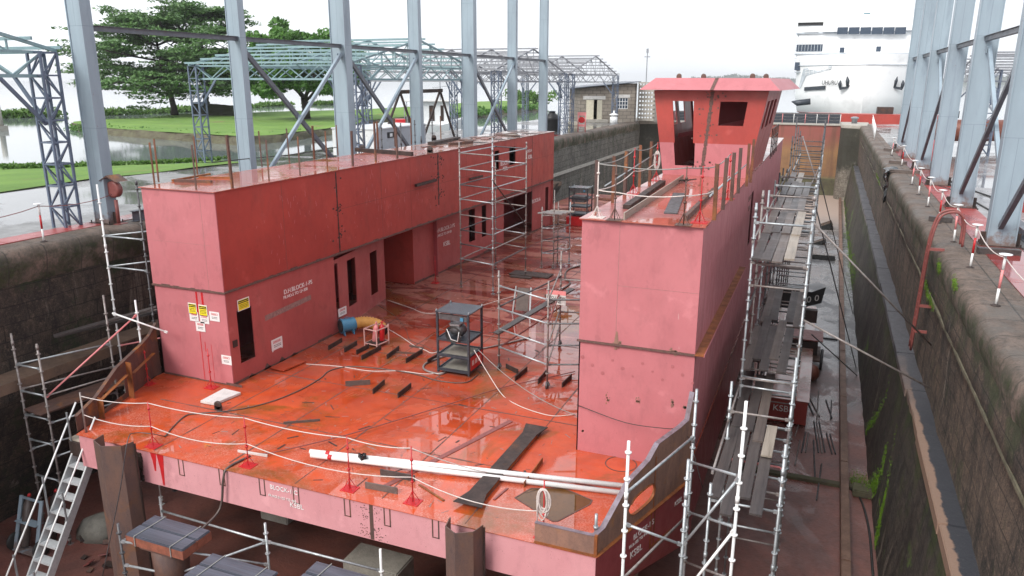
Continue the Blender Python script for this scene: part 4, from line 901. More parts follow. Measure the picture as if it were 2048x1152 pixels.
# ================================================================== tall steel frames on both quays
def frame(label, X, Ys, side, base_z, widths, tops, beam_z, braces, xin):
    t = thing('column_row', label, 'steel frame', (X, Ys[0], base_z))
    for Y, (d, f) in zip(Ys, widths):
        m = MB(); m.ibeam((X, Y, base_z+.02), (X, Y, tops), d, f, .05, (1, 0, 0), .035)
        # web is recessed: close it to a box as on the photographed columns
        m.box(X-d*.5+.035, X+d*.5-.035, Y-f*.42, Y-f*.42+.02, base_z+.03, tops)
        m.box(X-d*.5+.035, X+d*.5-.035, Y+f*.42-.02, Y+f*.42, base_z+.03, tops); c = m.build('column', 'column_paint', t)
        m = MB(); m.box(X-d*.75, X+d*.75, Y-f*.8, Y+f*.8, base_z, base_z+.04)
        for a in (-1, 1):
            m.box(X+a*d*.5, X+a*d*.5+a*.14, Y-.01, Y+.01, base_z+.04, base_z+.4)
            for b in (-1, 1): m.tube((X+a*d*.65, Y+b*f*.65, base_z), (X+a*d*.65, Y+b*f*.65, base_z+.12), .02, 6)
        m.build('base_plate', 'dark_rust', c)
    xi = xin
    for i in range(len(Ys)-1):
        m = MB(); a, b = Ys[i]+widths[i][1]/2, Ys[i+1]-widths[i+1][1]/2
        m.bar((xi, a-.1, beam_z), (xi, b+.1, beam_z), .16, .16); m.bar((xi+.04*side, a, beam_z+.082), (xi+.04*side, b, beam_z+.082), .2, .012); m.build('tie_beam', 'dark_column_paint', t)
    for i, zt, zb in braces:
        a, b = Ys[i]+widths[i][1]/2+.05, Ys[i+1]-widths[i+1][1]/2-.05
        m = MB(); m.bar((xi-.09, a, zt), (xi-.09, b, zb), .12, .16); m.bar((xi-.03, a, zt+.02), (xi-.03, b, zb+.02), .012, .19); m.build('diagonal_brace', 'dark_column_paint', t)
        m = MB(); m.bar((xi+.09, a, zb), (xi+.09, b, zt), .12, .15); m.bar((xi+.155, a, zb), (xi+.155, b, zt), .01, .06); m.build('diagonal_brace', 'column_paint', t)
        m = MB(); m.box(xi-.02, xi+.02, (a+b)/2-.12, (a+b)/2+.12, (zt+zb)/2-.12, (zt+zb)/2+.12)
        for y_, s_ in ((a, 1), (b, -1)): m.box(xi-.01, xi+.01, y_-.05*s_, y_+.2*s_, zt-.2, zt+.02)
        m.build('gusset', 'column_paint', t)
    m = MB(); m.bar((X+.0, Ys[0]-8, base_z+.2), (X, Ys[-1]+4, base_z+.2), .12, .28)
    return t
LY = [18.15, 25.1, 32.2, 39.4, 46.5, 53.9, 60.6]
LW = [(.62, .40), (.62, .34), (.82, .55), (.66, .36), (.85, .5), (.66, .36), (.66, .36)]
frame('seven tall blue grey steel columns with cross bracing on the left quay behind the barge', -21.85, LY, 1, QZ, LW, 26, 10.15, [(1, 9.75, 4.3), (3, 9.75, 4.3), (5, 9.7, 4.3)][:0]+[(1, 9.8, 4.2), (2, 9.8, 4.2), (4, 9.8, 4.2)], -21.75)
RY = [25.5, 33.1, 40, 47.2, 54.1, 60.5]
frame('row of tall blue grey steel columns with cross bracing on the right quay', 4.95, [18.1]+RY, -1, QZ, [(.74, .42)]*7, 28, 10.1, [(0, 9.8, 4.6), (1, 9.8, 4.6), (3, 9.8, 4.6), (5, 9.8, 4.6)], 4.95)
# low rail beam beside the right columns
m = MB(); m.ibeam((5.9, 8, QZ+.17), (5.9, 32, QZ+.17), .3, .3, .02); tag(m.build('floor_beam', 'dark_column_paint'), 'low grey steel beam lying along the foot of the right hand columns', 'beam')
m = MB()
for Y in [18.1]+RY[:4]: m.box(3.85, 6.6, Y-.62, Y-.5, QZ+.005, QZ+.16)
# concrete foot slabs under the right columns
for i, Y in enumerate([18.1]+RY):
    m = MB(); m.box(3.75, 5.75, Y-.55, Y+.5, QZ+.006, QZ+.035)
m = MB(); m.ibeam((-21.2, 18.6, QZ+.2), (-21.2, 24, QZ+.2), .35, .2, .02); tag(m.build('floor_beam', 'dark_column_paint'), 'dark steel beam lying at the foot of the nearest left column', 'beam')

# ================================================================== open shed frames
def lattice_col(par, x, y, z0, z1, w, mat):
    m = MB(); h = w/2; 
    for a in (-h, h):
        for b in (-h, h): m.bar((x+a, y+b, z0), (x+a, y+b, z1), .07, .07)
    k = max(1, int((z1-z0)/(w*1.15))); dz = (z1-z0)/k
    for i in range(k):
        za, zb = z0+i*dz, z0+(i+1)*dz; f = (i % 2)*2-1
        for b in (-h, h): m.bar((x-h*f, y+b, za), (x+h*f, y+b, zb), .04, .04); m.bar((x-h, y+b, zb), (x+h, y+b, zb), .05, .05)
        for a in (-h, h): m.bar((x+a, y-h*f, za), (x+a, y+h*f, zb), .04, .04); m.bar((x+a, y-h, zb), (x+a, y+h, zb), .05, .05)
    return m.build('lattice_column', mat, par)
def shed(label, X0, X1, Y0, Y1, ez, az, z0, mat, cmat, cols=True, ntr=4, npur=7, w=.55):
    "ridge runs across (x); gables at X0 and X1"
    t = thing('shed_frame', label, 'open shed frame', ((X0+X1)/2, (Y0+Y1)/2, z0)); yc = (Y0+Y1)/2
    for x in (X0, X1):
        for y in (Y0, Y1):
            lattice_col(t, x, y, z0, ez-.06, w, cmat)
    for x in (X0, X1):
        for y, s_ in ((Y0, 1), (Y1, -1)):
            m = MB(); m.bar((x, y+s_*.2, ez-2.2), (x, y+s_*1.5, ez-.75), .08, .1); m.bar((x+(.2 if x == X0 else -.2), y, ez-2.2), (x+(1.4 if x == X0 else -1.4), y, ez-.75), .08, .1); m.build('knee_brace', cmat, t)
    for i in range(ntr):
        x = X0+(X1-X0)*i/(ntr-1); m = MB()
        m.bar((x, Y0-.5, ez), (x, yc, az), .09, .1); m.bar((x, Y1+.5, ez), (x, yc, az), .09, .1); m.bar((x, Y0, ez-.05), (x, Y1, ez-.05), .07, .08); m.bar((x, Y0, ez-.75), (x, Y1, ez-.75), .09, .1)
        k = 10
        for j in range(k):
            ya, yb_ = Y0+(Y1-Y0)*j/k, Y0+(Y1-Y0)*(j+1)/k; m.bar((x, ya, ez-(.75 if j % 2 else .05)), (x, yb_, ez-(.05 if j % 2 else .75)), .05, .05)
            zt = ez+(az-ez)*(1-abs(ya-yc)/(yc-Y0)); m.bar((x, ya, ez-.05), (x, ya, zt), .05, .05)
            if j < k-1: zt2 = ez+(az-ez)*(1-abs(yb_-yc)/(yc-Y0)); m.bar((x, ya, ez-.05 if j % 2 else zt), (x, yb_, zt2 if j % 2 else ez-.05), .04, .04)
        m.build('roof_truss', mat, t)
    for y in (Y0, Y1):
        m = MB(); m.bar((X0, y, ez-.05), (X1, y, ez-.05), .07, .08); m.bar((X0, y, ez-.75), (X1, y, ez-.75), .09, .1); k = 10
        for j in range(k): xa, xb = X0+(X1-X0)*j/k, X0+(X1-X0)*(j+1)/k; m.bar((xa, y, ez-(.75 if j % 2 else .05)), (xb, y, ez-(.05 if j % 2 else .75)), .05, .05)
        m.build('eaves_girder', mat, t)
    for s_ in (0, 1):
        for j in range(npur):
            f = j/(npur-1)*.97; y = (Y0-.45 if s_ == 0 else Y1+.45)*(1-f)+yc*f; z = ez+(az-ez)*f+.1
            m = MB(); m.bar((X0-.3, y, z), (X1+.3, y, z), .06, .1); m.build('purlin', mat, t)
    return t
shed('blue grey open shed frame at the far left edge, on the paved quay', -36, -22.5, 6.5, 17.2, 9.45, 10.9, QZ, 'shed_green', 'shed_blue')
shed('green painted open shed frame nearest the barge, between the second and fourth columns', -33.2, -22.8, 34.6, 48.6, 9.4, 10.9, QZ, 'shed_green', 'shed_blue')
shed('middle grey open shed frame, second from the hut', -33.5, -22.5, 52.4, 67.6, 9.3, 11.05, QZ, 'shed_grey', 'shed_blue')
shed('pale grey open shed frame beside the block hut, farthest along the left quay', -33, -22.3, 69.2, 85.4, 9.25, 11.0, QZ, 'shed_grey', 'shed_blue')
shed('open shed frame on the right quay beyond the tall columns', 9.5, 26, 58, 74, 9.4, 10.6, QZ, 'shed_grey', 'shed_blue')

# ================================================================== trees
def limb(m, a, d, L_, r, rr, depth, tips, flat):
    pts = [Vector(a)]; q = Vector(d).normalized(); k = 5
    for i in range(k):
        q = (q+Vector((rr.gauss(0, .12), rr.gauss(0, .12), rr.gauss(0, .06)+(.02 if not flat else -.04*(depth == 0)))) ).normalized(); pts.append(pts[-1]+q*L_/k)
    m.path(pts, r, 6, [r*(1-.62*i/k) for i in range(k+1)])
    if depth == 0: tips.append((pts[-1], q)); tips.append((pts[-3], q)); return
    for j in range(rr.choice((3, 4))):
        at_ = pts[rr.choice((2, 3, 4, 5))]; e = (q+Vector((rr.gauss(0, .6), rr.gauss(0, .6), rr.gauss(0, .15 if flat else .45)))).normalized(); limb(m, at_, e, L_*rr.uniform(.5, .7), r*.45, rr, depth-1, tips, flat)
def flat_tree(base, H, lean, layers, label, seed, rx, nl=15000, size=.3):
    rr = random.Random(seed); b = Vector(base); t = thing('broadleaf_tree', label, 'tree', b); tips = []
    m = MB(); top = b+Vector((lean, 0, H)); k = 9; tr = [b.lerp(top, i/k)+Vector((math.sin(i*1.1)*.25, 0, 0)) for i in range(k+1)]
    m.path(tr, .5, 9, [.62]+[.5*(1-.85*i/k) for i in range(1, k+1)])
    for (h, n_, L_) in layers:
        p = b.lerp(top, h)
        for j in range(n_):
            a = j/n_*6.283+rr.uniform(-.3, .3); limb(m, p, (math.cos(a), math.sin(a), .10 if h < .4 else .14 if h < .8 else .35), L_*rr.uniform(.75, 1.1), .17, rr, 2, tips, True)
    m.build('trunk', 'bark', t)
    m = MB(); per = nl//len(tips)
    for p, q in tips:
        rad = rr.uniform(1.2, 2.1); leaf_cloud(m, p+Vector((0, 0, .1)), rad, rad, .24, per, size, rr, .75)
    m.build('crown', 'leaf_flat', t, recalc=False); return t
b1 = at(350, 231, 3.3); b2 = at(412, 228, 3.3)
flat_tree(b1, 12.2, -2.6, [(.26, 8, 9), (.46, 8, 9.5), (.66, 8, 8.5), (.84, 7, 6.), (1., 6, 3.5)], 'layered flat topped tree with a leaning trunk, left of the island pair', 5, 11, 34000, .32)
flat_tree(b2, 14, .4, [(.30, 7, 6.5), (.46, 7, 7.), (.63, 7, 6.5), (.80, 7, 5.), (1., 6, 3)], 'straight trunked layered tree beside the low wall, right of the island pair', 11, 9, 28000, .32)
def round_tree(base, H, rx, label, seed, nl, size=.26):
    rr = random.Random(seed); b = Vector(base); t = thing('broadleaf_tree', label, 'tree', b); tips = []; m = MB()
    m.path([b, b+Vector((.1, 0, 1.5)), b+Vector((-.1, 0, 3))], .5, 9, [.75, .5, .45])
    for j in range(9): a = j*.7; limb(m, b+Vector((0, 0, 2.2+rr.random())), (math.cos(a), math.sin(a), .8), H*.42, .22, rr, 2, tips, False)
    m.build('trunk', 'bark', t); m = MB(); c = b+Vector((0, 0, H*.57)); n_ = 150
    for i in range(n_):
        v = Vector((rr.gauss(0, 1), rr.gauss(0, 1), rr.gauss(0, 1))).normalized(); rad = rr.uniform(.55, 1.)*(1+.22*noise.noise(v*2.2+Vector((seed, 0, 0)))); p = c+Vector((v.x*rx*rad, v.y*rx*rad, v.z*H*.43*rad))
        if v.z < -.75: continue
        s_ = rr.uniform(.7, 1.4); leaf_cloud(m, p, s_*1.2, s_*1.2, s_*.8, nl//n_, size, rr, .3)
    m.build('crown', 'leaf_mango', t, recalc=False); return t
b3 = at(612, 240, 3.3); round_tree(b3, 12.6, 8.6, 'dense round mango tree behind the second and third columns', 4, 32000, .36)
# small bare tree
b4 = at(731, 214, 3.3); t = thing('bare_tree', 'small nearly leafless tree at the edge of the lawn behind the third column', 'tree', b4); tips = []; m = MB(); rr = random.Random(9)
m.path([b4, b4+Vector((.1, 0, 2)), b4+Vector((-.2, 0, 4))], .3, 7, [.45, .35, .25])
for j in range(7): a = j*.9; limb(m, b4+Vector((0, 0, 2.5+rr.random()*1.5)), (math.cos(a), math.sin(a), 1.2), 3.4, .12, rr, 2, tips, False)
m.build('trunk', 'bark', t)
# round bush at the end of the island
bb = at(1055, 208, 3.3); rr = random.Random(12); m = MB()
for i in range(14): leaf_cloud(m, bb+Vector((rr.gauss(0, 2.6), rr.gauss(0, 2), 1+rr.random()*1.5)), 1.8, 1.8, 1.3, 120, .4, rr)
tag(m.build('lake_bush', 'leaf_weed', recalc=False), 'round green bush on the tip of the island, beyond the sheds', 'bush')
# old masonry wall on the lawn
p, q = at(386, 231, 3.3), at(486, 233, 3.3); d = (q-p).normalized(); nn = Vector((-d.y, d.x, 0)); m = MB(); L_ = (q-p).length
for i in range(24):
    a, b = p+d*L_*i/24, p+d*L_*(i+1)/24; h = 2.0-.5*i/24+rnd.uniform(-.05, .05); m.hexa([a-nn*.2, b-nn*.2, b+nn*.2, a+nn*.2]+[v+Vector((0, 0, h)) for v in (a-nn*.2, b-nn*.2, b+nn*.2, a+nn*.2)])
m.hexa([p-nn*.2, p+nn*.2, p+nn*4+d*.1, p+nn*4-d*.4]+[v+Vector((0, 0, 2.0)) for v in (p-nn*.2, p+nn*.2, p+nn*4+d*.1, p+nn*4-d*.4)])
tag(m.build('stone_wall', 'wall_far'), 'low weathered masonry wall behind the trees on the island', 'wall')
# broken mooring posts far left
p = at(5, 262, WZ); m = MB(); m.box(p.x-1.6, p.x+.25, p.y-.6, p.y+.6, WZ-1, WZ+.6); m.tube((p.x-.1, p.y, WZ+.6), (p.x-.2, p.y, WZ+3.2), .3, 8); tag(m.build('mooring_post', 'pale_concrete'), 'stubby concrete mooring post standing in the inlet at the left edge', 'post')

# ================================================================== hut
hx, hX, hy_, hY = -26.5, -20.9, 86.5, 97.5
t = thing('block_hut', 'small concrete block hut with a sloping sheet roof beside the end of the dock wall', 'hut', ((hx+hX)/2, hy_, QZ))
# front wall runs obliquely: left corner to right corner as seen
A_, B_ = Vector((-26.6, 86.2, 0)), Vector((-20.75, 89.2, 0)); Ld = (B_-A_).length; dh = (B_-A_).normalized(); nh = Vector((-dh.y, dh.x, 0))
def hz(s): return 7.75+.62*s/Ld
m = panel_holes(A_, B_, QZ, 7.6, [(.7, 2.6, QZ+.02, 6.55), (4.3, 5.6, QZ+1.5, 6.75)], .2, 1)
m.extrude([A_+Vector((0, 0, 7.6)), B_+Vector((0, 0, 7.6)), B_+Vector((0, 0, hz(Ld))), A_+Vector((0, 0, hz(0)))], nh*.2); m.build('front_wall', 'block_wall', t)
C_, D2 = B_+nh*7.5, A_+nh*7.5
m = MB(); m.extrude([B_+Vector((0, 0, QZ)), C_+Vector((0, 0, QZ)), C_+Vector((0, 0, 8.35)), B_+Vector((0, 0, 8.35))], -dh*.2); m.extrude([A_+nh*.2+Vector((0, 0, QZ)), D2+Vector((0, 0, QZ)), D2+Vector((0, 0, 7.75)), A_+nh*.2+Vector((0, 0, 7.75))], dh*.2); m.extrude([C_+Vector((0, 0, QZ)), D2+Vector((0, 0, QZ)), D2+Vector((0, 0, 7.7)), C_+Vector((0, 0, 8.3))], -nh*.2); m.build('side_wall', 'block_wall', t)
m = MB(); o_ = -dh*.9-nh*.6; r4 = [A_+o_+Vector((0, 0, 7.76)), B_+dh*.3-nh*.6+Vector((0, 0, 8.5)), C_+dh*.3+nh*.5+Vector((0, 0, 8.5)), D2-dh*.9+nh*.5+Vector((0, 0, 7.76))]; m.extrude(r4, (0, 0, .09)); m.build('roof', 'dark_column_paint', t)
fp = lambda s, z, o=0: A_+dh*s-nh*o+Vector((0, 0, z))
m = MB(); m.extrude([fp(.35, 6.56, .02), fp(2.95, 6.56, .02), fp(2.95, 6.95, .02), fp(.35, 6.95, .02)], nh*.1); m.extrude([fp(4.1, 6.76, .02), fp(5.8, 6.76, .02), fp(5.8, 7.1, .02), fp(4.1, 7.1, .02)], nh*.1); m.build('lintel', 'board_white', t)
m = MB(); m.extrude([fp(.74, QZ+.05, -.02), fp(1.62, QZ+.05, -.02), fp(1.62, 6.5, -.02), fp(.74, 6.5, -.02)], nh*.05); d1 = m.build('door', 'duct_orange', t); d1.data.materials.clear(); simple('cream_paint', (.72, .68, .54), (.6, .55, .42), .5, 0, 4); d1.data.materials.append(MATS['cream_paint'])
m = MB(); m.extrude([fp(1.95, QZ+.05, .3), fp(2.58, QZ+.05, .03), fp(2.58, 6.5, .03), fp(1.95, 6.5, .3)], nh*.05); m.build('door', 'cream_paint', t)
m = MB(); m.extrude([fp(4.32, 5.5, -.1), fp(5.58, 5.5, -.1), fp(5.58, 6.73, -.1), fp(4.32, 6.73, -.1)], nh*.02); wn = m.build('window', 'glass_dark', t)
m = MB()
for i in range(5): s_ = 4.32+i*.315; m.extrude([fp(s_-.03, 5.5, -.05), fp(s_+.03, 5.5, -.05), fp(s_+.03, 6.74, -.05), fp(s_-.03, 6.74, -.05)], nh*.04)
for j in range(4): z = 5.53+j*.4; m.extrude([fp(4.3, z-.03, -.045), fp(5.6, z-.03, -.045), fp(5.6, z+.03, -.045), fp(4.3, z+.03, -.045)], nh*.04)
m.build('window_bars', 'white_paint', wn)
m = MB(); m.extrude([fp(.3, QZ+.02, 1.), fp(3.1, QZ+.02, 1.), fp(3.1, QZ+.35, 1.), fp(.3, QZ+.35, 1.)], nh*.98); m.build('doorstep', 'pale_concrete', t)
# screen-block tower on the hut's right
m = MB()
for i in range(9):
    z = QZ+.1+i*.47; m.box(-20.9, -18.9, 90.6, 90.8, z, z+.28)
    for k in range(6): m.box(-20.9+k*.34, -20.78+k*.34, 90.6, 90.8, z+.28, z+.47)
m.box(-20.9, -18.9, 90.55, 93.5, 8.35, 8.5); m.box(-19.1, -18.9, 90.81, 93.4, QZ, 8.3); m.build('vent_block_screen', 'pale_concrete', t)
m = MB(); p = atY(1292, 168, 96); m.tube((p.x, 96, 8.3), (p.x, 96, 12.3), .06, 6); m.box(p.x-.35, p.x+.35, 95.95, 96.05, 11.4, 11.5); m.box(p.x-.12, p.x+.12, 95.9, 96.1, 11.9, 12.4); tag(m.build('light_mast', 'shed_grey'), 'thin lamp mast rising behind the block hut', 'mast')

# quay clutter by the hut
def drum(c, r, h, mat, label, name='barrel', cat='barrel'):
    m = MB(); m.lathe(c, [(r*.96, 0), (r, .03), (r, h*.33), (r*1.03, h*.34), (r, h*.36), (r, h*.64), (r*1.03, h*.65), (r, h*.67), (r, h-.03), (r*.96, h)], 18); return tag(m.build(name, mat), label, cat)
p = at(1104, 262, QZ); t = thing('water_tank', 'black plastic water tank at the quay edge beside the end column', 'tank', p)
m = MB(); m.lathe(p, [(.75, 0), (.78, .1), (.74, .5), (.78, .55), (.74, 1.), (.78, 1.05), (.74, 1.35), (.3, 1.65), (.28, 1.75)], 20); m.build('tank_body', 'black_paint', t); m = MB(); m.lathe(p+Vector((0, 0, 1.75)), [(.32, 0), (.32, .08), (.1, .12)], 14); m.build('lid', 'navy_steel', t)
p = at(1145, 263, QZ); drum(p, .45, .9, 'cream_paint', 'cream drum on the left quay beside the shed foot')
p = at(1227, 248, QZ); t = thing('vent_cowl', 'small white capped vent on the quay in front of the hut wall', 'vent', p); m = MB(); m.lathe(p, [(.42, 0), (.42, .75), (.3, .8), (.3, .95)], 14); m.build('base', 'white_paint', t); m = MB(); m.lathe(p+Vector((0, 0, .95)), [(.5, 0), (.5, .08), (.1, .25), (.08, .5)], 14); m.build('cap', 'white_paint', t)
p = at(1163, 264, QZ); t = thing('fire_point', 'pink red steel hose stand on the quay before the hut', 'fire point', p); m = MB()
for dx in (-.35, .35): m.tube(p+Vector((dx, 0, 0)), p+Vector((dx, 0, 1.7)), .06, 7)
m.box(p.x-.4, p.x+.4, p.y-.05, p.y+.05, 1.5+QZ, 1.8+QZ); m.box(p.x-.3, p.x+.3, p.y-.05, p.y+.05, .5+QZ, .7+QZ); m.build('stand', 'pink_plastic', t); m = MB(); m.lathe(p+Vector((0, 0, 1.1)), [(.28, -.12), (.28, .12)], 14, 'Y'); m.build('hose_reel', 'red_paint', t)
# red box on post by the first column
p = at(238, 448, QZ); t = thing('lifebuoy_box', 'red lifebuoy cabinet on a post with a small pitched roof, beside the nearest left column', 'cabinet', p)
m = MB(); m.tube(p, p+Vector((0, 0, .8)), .06, 8); m.box(p.x-.2, p.x+.2, p.y-.2, p.y+.2, QZ, QZ+.03); m.build('post', 'ladder_red', t)
m = MB(); m.lathe(p+Vector((0, 0, 1.15)), [(.2, -.1), (.27, -.09), (.27, .09), (.2, .1)], 22, 'Y'); m.build('cabinet', 'ladder_red', t)
m = MB(); m.extrude([p+Vector((-.38, -.25, 1.42)), p+Vector((0, -.25, 1.62)), p+Vector((.38, -.25, 1.42)), p+Vector((0, -.25, 1.57))], (0, .5, 0)); m.build('roof', 'rusty_steel', t)

# generator container
t = thing('generator_container', 'white and grey generator cabin on the left quay seen over the barge roof', 'generator', (-26, 42, QZ))
m = MB(); m.box(-28.2, -25.2, 40.2, 46.6, QZ+.1, 5.72); m.build('cabin', 'genset_grey', t, bevel=.04)
m = MB(); m.box(-28.22, -25.18, 40.15, 40.19, QZ+.12, 5.70); m.build('end_panel', 'white_paint', t)
m = MB(); m.box(-28.26, -25.14, 40.1, 46.65, 5.73, 5.8); m.build('roof', 'white_paint', t)
m = MB(); m.box(-25.19, -25.16, 41.6, 42.4, 5.15, 5.5); m.build('vent_grille', 'black_paint', t)
m = MB(); m.box(-25.16, -25.15, 41.85, 42.15, 5.22, 5.42); m.build('badge', 'white_paint', t)
m = MB(); m.box(-28.1, -25.3, 40.3, 46.5, QZ, QZ+.09); m.build('skid', 'black_paint', t)

# rusty gantry (trestle) on the quay in front of the boat
t = thing('lifting_gantry', 'rusty steel lifting gantry with splayed legs standing on the left quay', 'gantry', (-26.8, 52, QZ))
ga, gb = atX(800, 184, -26.8), atX(880, 181, -26.8)
m = MB(); m.bar(ga-Vector((0, .3, 0)), gb+Vector((0, .3, 0)), .16, .25); m.build('beam', 'dark_rust', t)
for c, y, dx in ((ga, -1, 0), (gb, 1, 0)):
    for s_ in (-1.9, 1.5): m = MB(); m.bar(c, (c.x+s_*.35, c.y+s_, QZ), .12, .12); m.build('leg', 'dark_rust', t)

# ================================================================== work boat
bt = thing('work_boat', 'white work boat with a wheelhouse and shelter, moored across the inlet beyond the left quay', 'boat', (-46, 72, WZ))
pa, pb = at(783, 262, WZ), at(905, 232, WZ); 
pa = Vector((-44.5, 68, WZ)); 
def boatP(px, py, z): return at(px, py, z)
s0 = at(788, 258, 3.3); s1 = s0+Vector((7., 5., 0))
dv = (s1-s0); Lb = dv.length; du = dv.normalized(); dn = Vector((-du.y, du.x, 0)); 
secs = []
for i in range(11):
    f = i/10; c = s0+du*Lb*f; c.z = WZ; hw = 1.9*(1 if f < .55 else max(.05, 1-((f-.55)/.45)**2)); zt = 1.1+(.3 if f < .2 else 0)+1.5*max(0, f-.5)**1.5*2; secs.append((c, hw, zt))
m = MB(); rings = []
for c, hw, zt in secs: rings.append([m.b.verts.new(c+dn*s_*hw*k+Vector((0, 0, z))) for s_, k, z in ((-1, 1, zt), (-1, .8, .05), (-1, .1, -.4), (1, .1, -.4), (1, .8, .05), (1, 1, zt))])
for A, B in zip(rings, rings[1:]):
    for i in range(5): m.b.faces.new((A[i], A[i+1], B[i+1], B[i]))
    m.b.faces.new((A[5], A[0], B[0], B[5]))
m.b.faces.new(rings[0]); m.b.faces.new(rings[-1]); m.build('hull', 'white_paint', bt)
def bbox(f0, f1, w, z0, z1, name, mat, tap=0):
    m = MB(); a, b = s0+du*Lb*f0, s0+du*Lb*f1; lo = [a-dn*w, b-dn*w, b+dn*w, a+dn*w]; m.hexa([Vector((p.x, p.y, WZ+z0)) for p in lo]+[Vector((p.x, p.y, WZ+z1)) for p in lo]); return m.build(name, mat, bt)
bbox(.38, .72, 1.2, 1.2, 3.7, 'wheelhouse', 'white_paint'); bbox(.14, .84, 1.6, 3.72, 3.85, 'canopy', 'board_white'); bbox(.45, .52, 1.23, 1.6, 3.3, 'doorway', 'dark_rust'); bbox(.60, .64, 1.23, 1.6, 3.3, 'doorway', 'dark_rust')
bbox(.02, .14, 1., 1.4, 1.8, 'engine_box', 'red_paint')
m = MB()
for f in (.16, .3, .74, .82):
    for s_ in (-1.4, 1.4): a = s0+du*Lb*f+dn*s_; m.tube((a.x, a.y, WZ+1.2), (a.x, a.y, WZ+3.7), .05, 6)
a = s0+du*Lb*.62; m.tube((a.x, a.y, WZ+3.8), (a.x, a.y, WZ+6.4), .07, 6); m.tube((a.x-1, a.y, WZ+5.2), (a.x+1, a.y, WZ+5.4), .04, 6)
m.build('mast', 'shed_grey', bt)
a = s0+du*Lb*.93; 
for i in range(3): 
    mm = MB(); mm.lathe(a-dn*(.8-i*.1)+Vector((0, 0, -.1+i*.42)), [(.17, -.08), (.3, -.1), (.3, .1), (.17, .08)], 12, 'Y'); mm.build('tyre_fender', 'rubber_black', bt)

# ================================================================== ferry
SX, SY = 3.9, 116.
ft = thing('ferry', 'big white ferry with its high bow facing the dock gate', 'ship', (SX, SY+20, WZ))
m = MB(); rings = []
hs = [(-.2, 0), (1.6, 1), (4.3, 2), (9.6, 3)]
def hw(f, lev):  # half width by distance aft and level
    mx_ = (5.6, 8.6, 9.1, 9.2)[lev]; ent = (16, 9, 8, 7.5)[lev]; return mx_*min(1, (f/ent))**(.62) if f > 0 else .05
stem = (3.2, .6, -.1, -.6)
stations = [0, .6, 1.5, 3, 5, 7.5, 10.5, 14, 20, 30, 45, 60]
for sg in (-1, 1):
    G = [[m.b.verts.new((SX+sg*max(.06, hw(f, l)), SY+stem[l]+f, WZ+z)) for z, l in hs] for f in stations]
    for A, B in zip(G, G[1:]):
        for i in range(3): fc = m.b.faces.new((A[i], A[i+1], B[i+1], B[i])); fc.smooth = True
    if sg == -1: G0 = G
for i in range(3): m.b.faces.new((G0[0][i], G0[0][i+1], G[0][i+1], G[0][i]))
m.build('hull', 'ship_white', ft)
m = MB(); poly = [(SX-hw(f, 3), SY+stem[3]+f) for f in stations]+[(SX+hw(f, 3), SY+stem[3]+f) for f in stations[::-1]]; m.prism(poly, WZ+8.2, WZ+8.25); m.build('foredeck', 'ship_grey', ft)
# lower flare band is grey, with red boot topping
m = MB()
for sg in (-1, 1):
    for f0, f1 in zip(stations, stations[1:]):
        q = [(SX+sg*(hw(f0, 0)+.04), SY+stem[0]+f0, WZ-.2), (SX+sg*(hw(f1, 0)+.04), SY+stem[0]+f1, WZ-.2), (SX+sg*(hw(f1, 1)+.05), SY+stem[1]+f1, WZ+1.6), (SX+sg*(hw(f0, 1)+.05), SY+stem[1]+f0-.03, WZ+1.6)]; m.face(q)
m.build('boot_topping', 'hull_red', ft)
# superstructure
fy = SY+6.5
m = panel_holes((SX-9.1, fy), (SX+9.1, fy), WZ+8.2, 15.2, [], .2, 1)
m.build('lower_front', 'ship_white', ft)
m = MB(); m.box(SX-9.1, SX+9.1, fy+2.4, fy+30, WZ+9.6, 15.2); m.build('superstructure', 'ship_white', ft)
m = MB(); m.box(SX-9.5, SX+9.5, fy-.3, fy+30, 15.2, 15.4); m.box(SX-9.5, SX+9.5, fy-.3, fy+28, 12.4, 12.55); m.box(SX-9.3, SX+9.3, fy-.2, fy+28, 9.9, 10.02); m.build('deck_edge', 'ship_grey', ft)
m = MB(); m.box(SX-9.3, SX-5.8, fy-.1, fy+8, 12.8, 13.75); m.box(SX-9.3, SX-5.4, fy-.1, fy+8, 10.2, 11.3); m.build('side_gallery', 'glass_dark', ft)
m = MB(); m.box(SX-6, SX+6.2, fy-.8, fy+10, 15.4, 17.6); m.box(SX-9.4, SX-6, fy, fy+3, 15.4, 16.2); m.build('bridge', 'ship_white', ft)
m = MB(); m.box(SX-9.4, SX-6.02, fy+.1, fy+3, 16.2, 16.75); m.build('bridge_wing_opening', 'black_paint', ft)
m = MB(); m.box(SX-9.5, SX-6, fy-.1, fy+3.2, 16.76, 17.0); m.build('bridge_wing_roof', 'ship_white', ft)
for i in range(6):
    px = 1685+i*23.2; p = atY(px, 61, fy-.82); m = MB(); m.box(p.x-.68, p.x+.68, fy-.84, fy-.78, p.z-.48, p.z+.44); m.build('bridge_window', 'glass_dark', ft)
for x in (-7.5, 7.5):
    m = MB(); m.box(SX+x-.9, SX+x+.9, fy-.45, fy-.3, 15.4, 16.0); m.build('wing_bulwark', 'ship_white', ft)
m = MB()
for z in (16.0, 16.25): m.tube((SX-9.4, fy-.5, z), (SX+9.4, fy-.5, z), .03, 5)
for z in (13.9, 14.2, 11.5, 11.8):
    m.tube((SX-9.55, fy-.2, z), (SX-6, fy-.3, z), .03, 5)
for k in range(9): m.tube((SX-9.4+k*.42, fy-.3, 12.6), (SX-9.4+k*.42, fy-.3, 13.9), .03, 5)
m.build('deck_rails', 'ship_grey', ft)
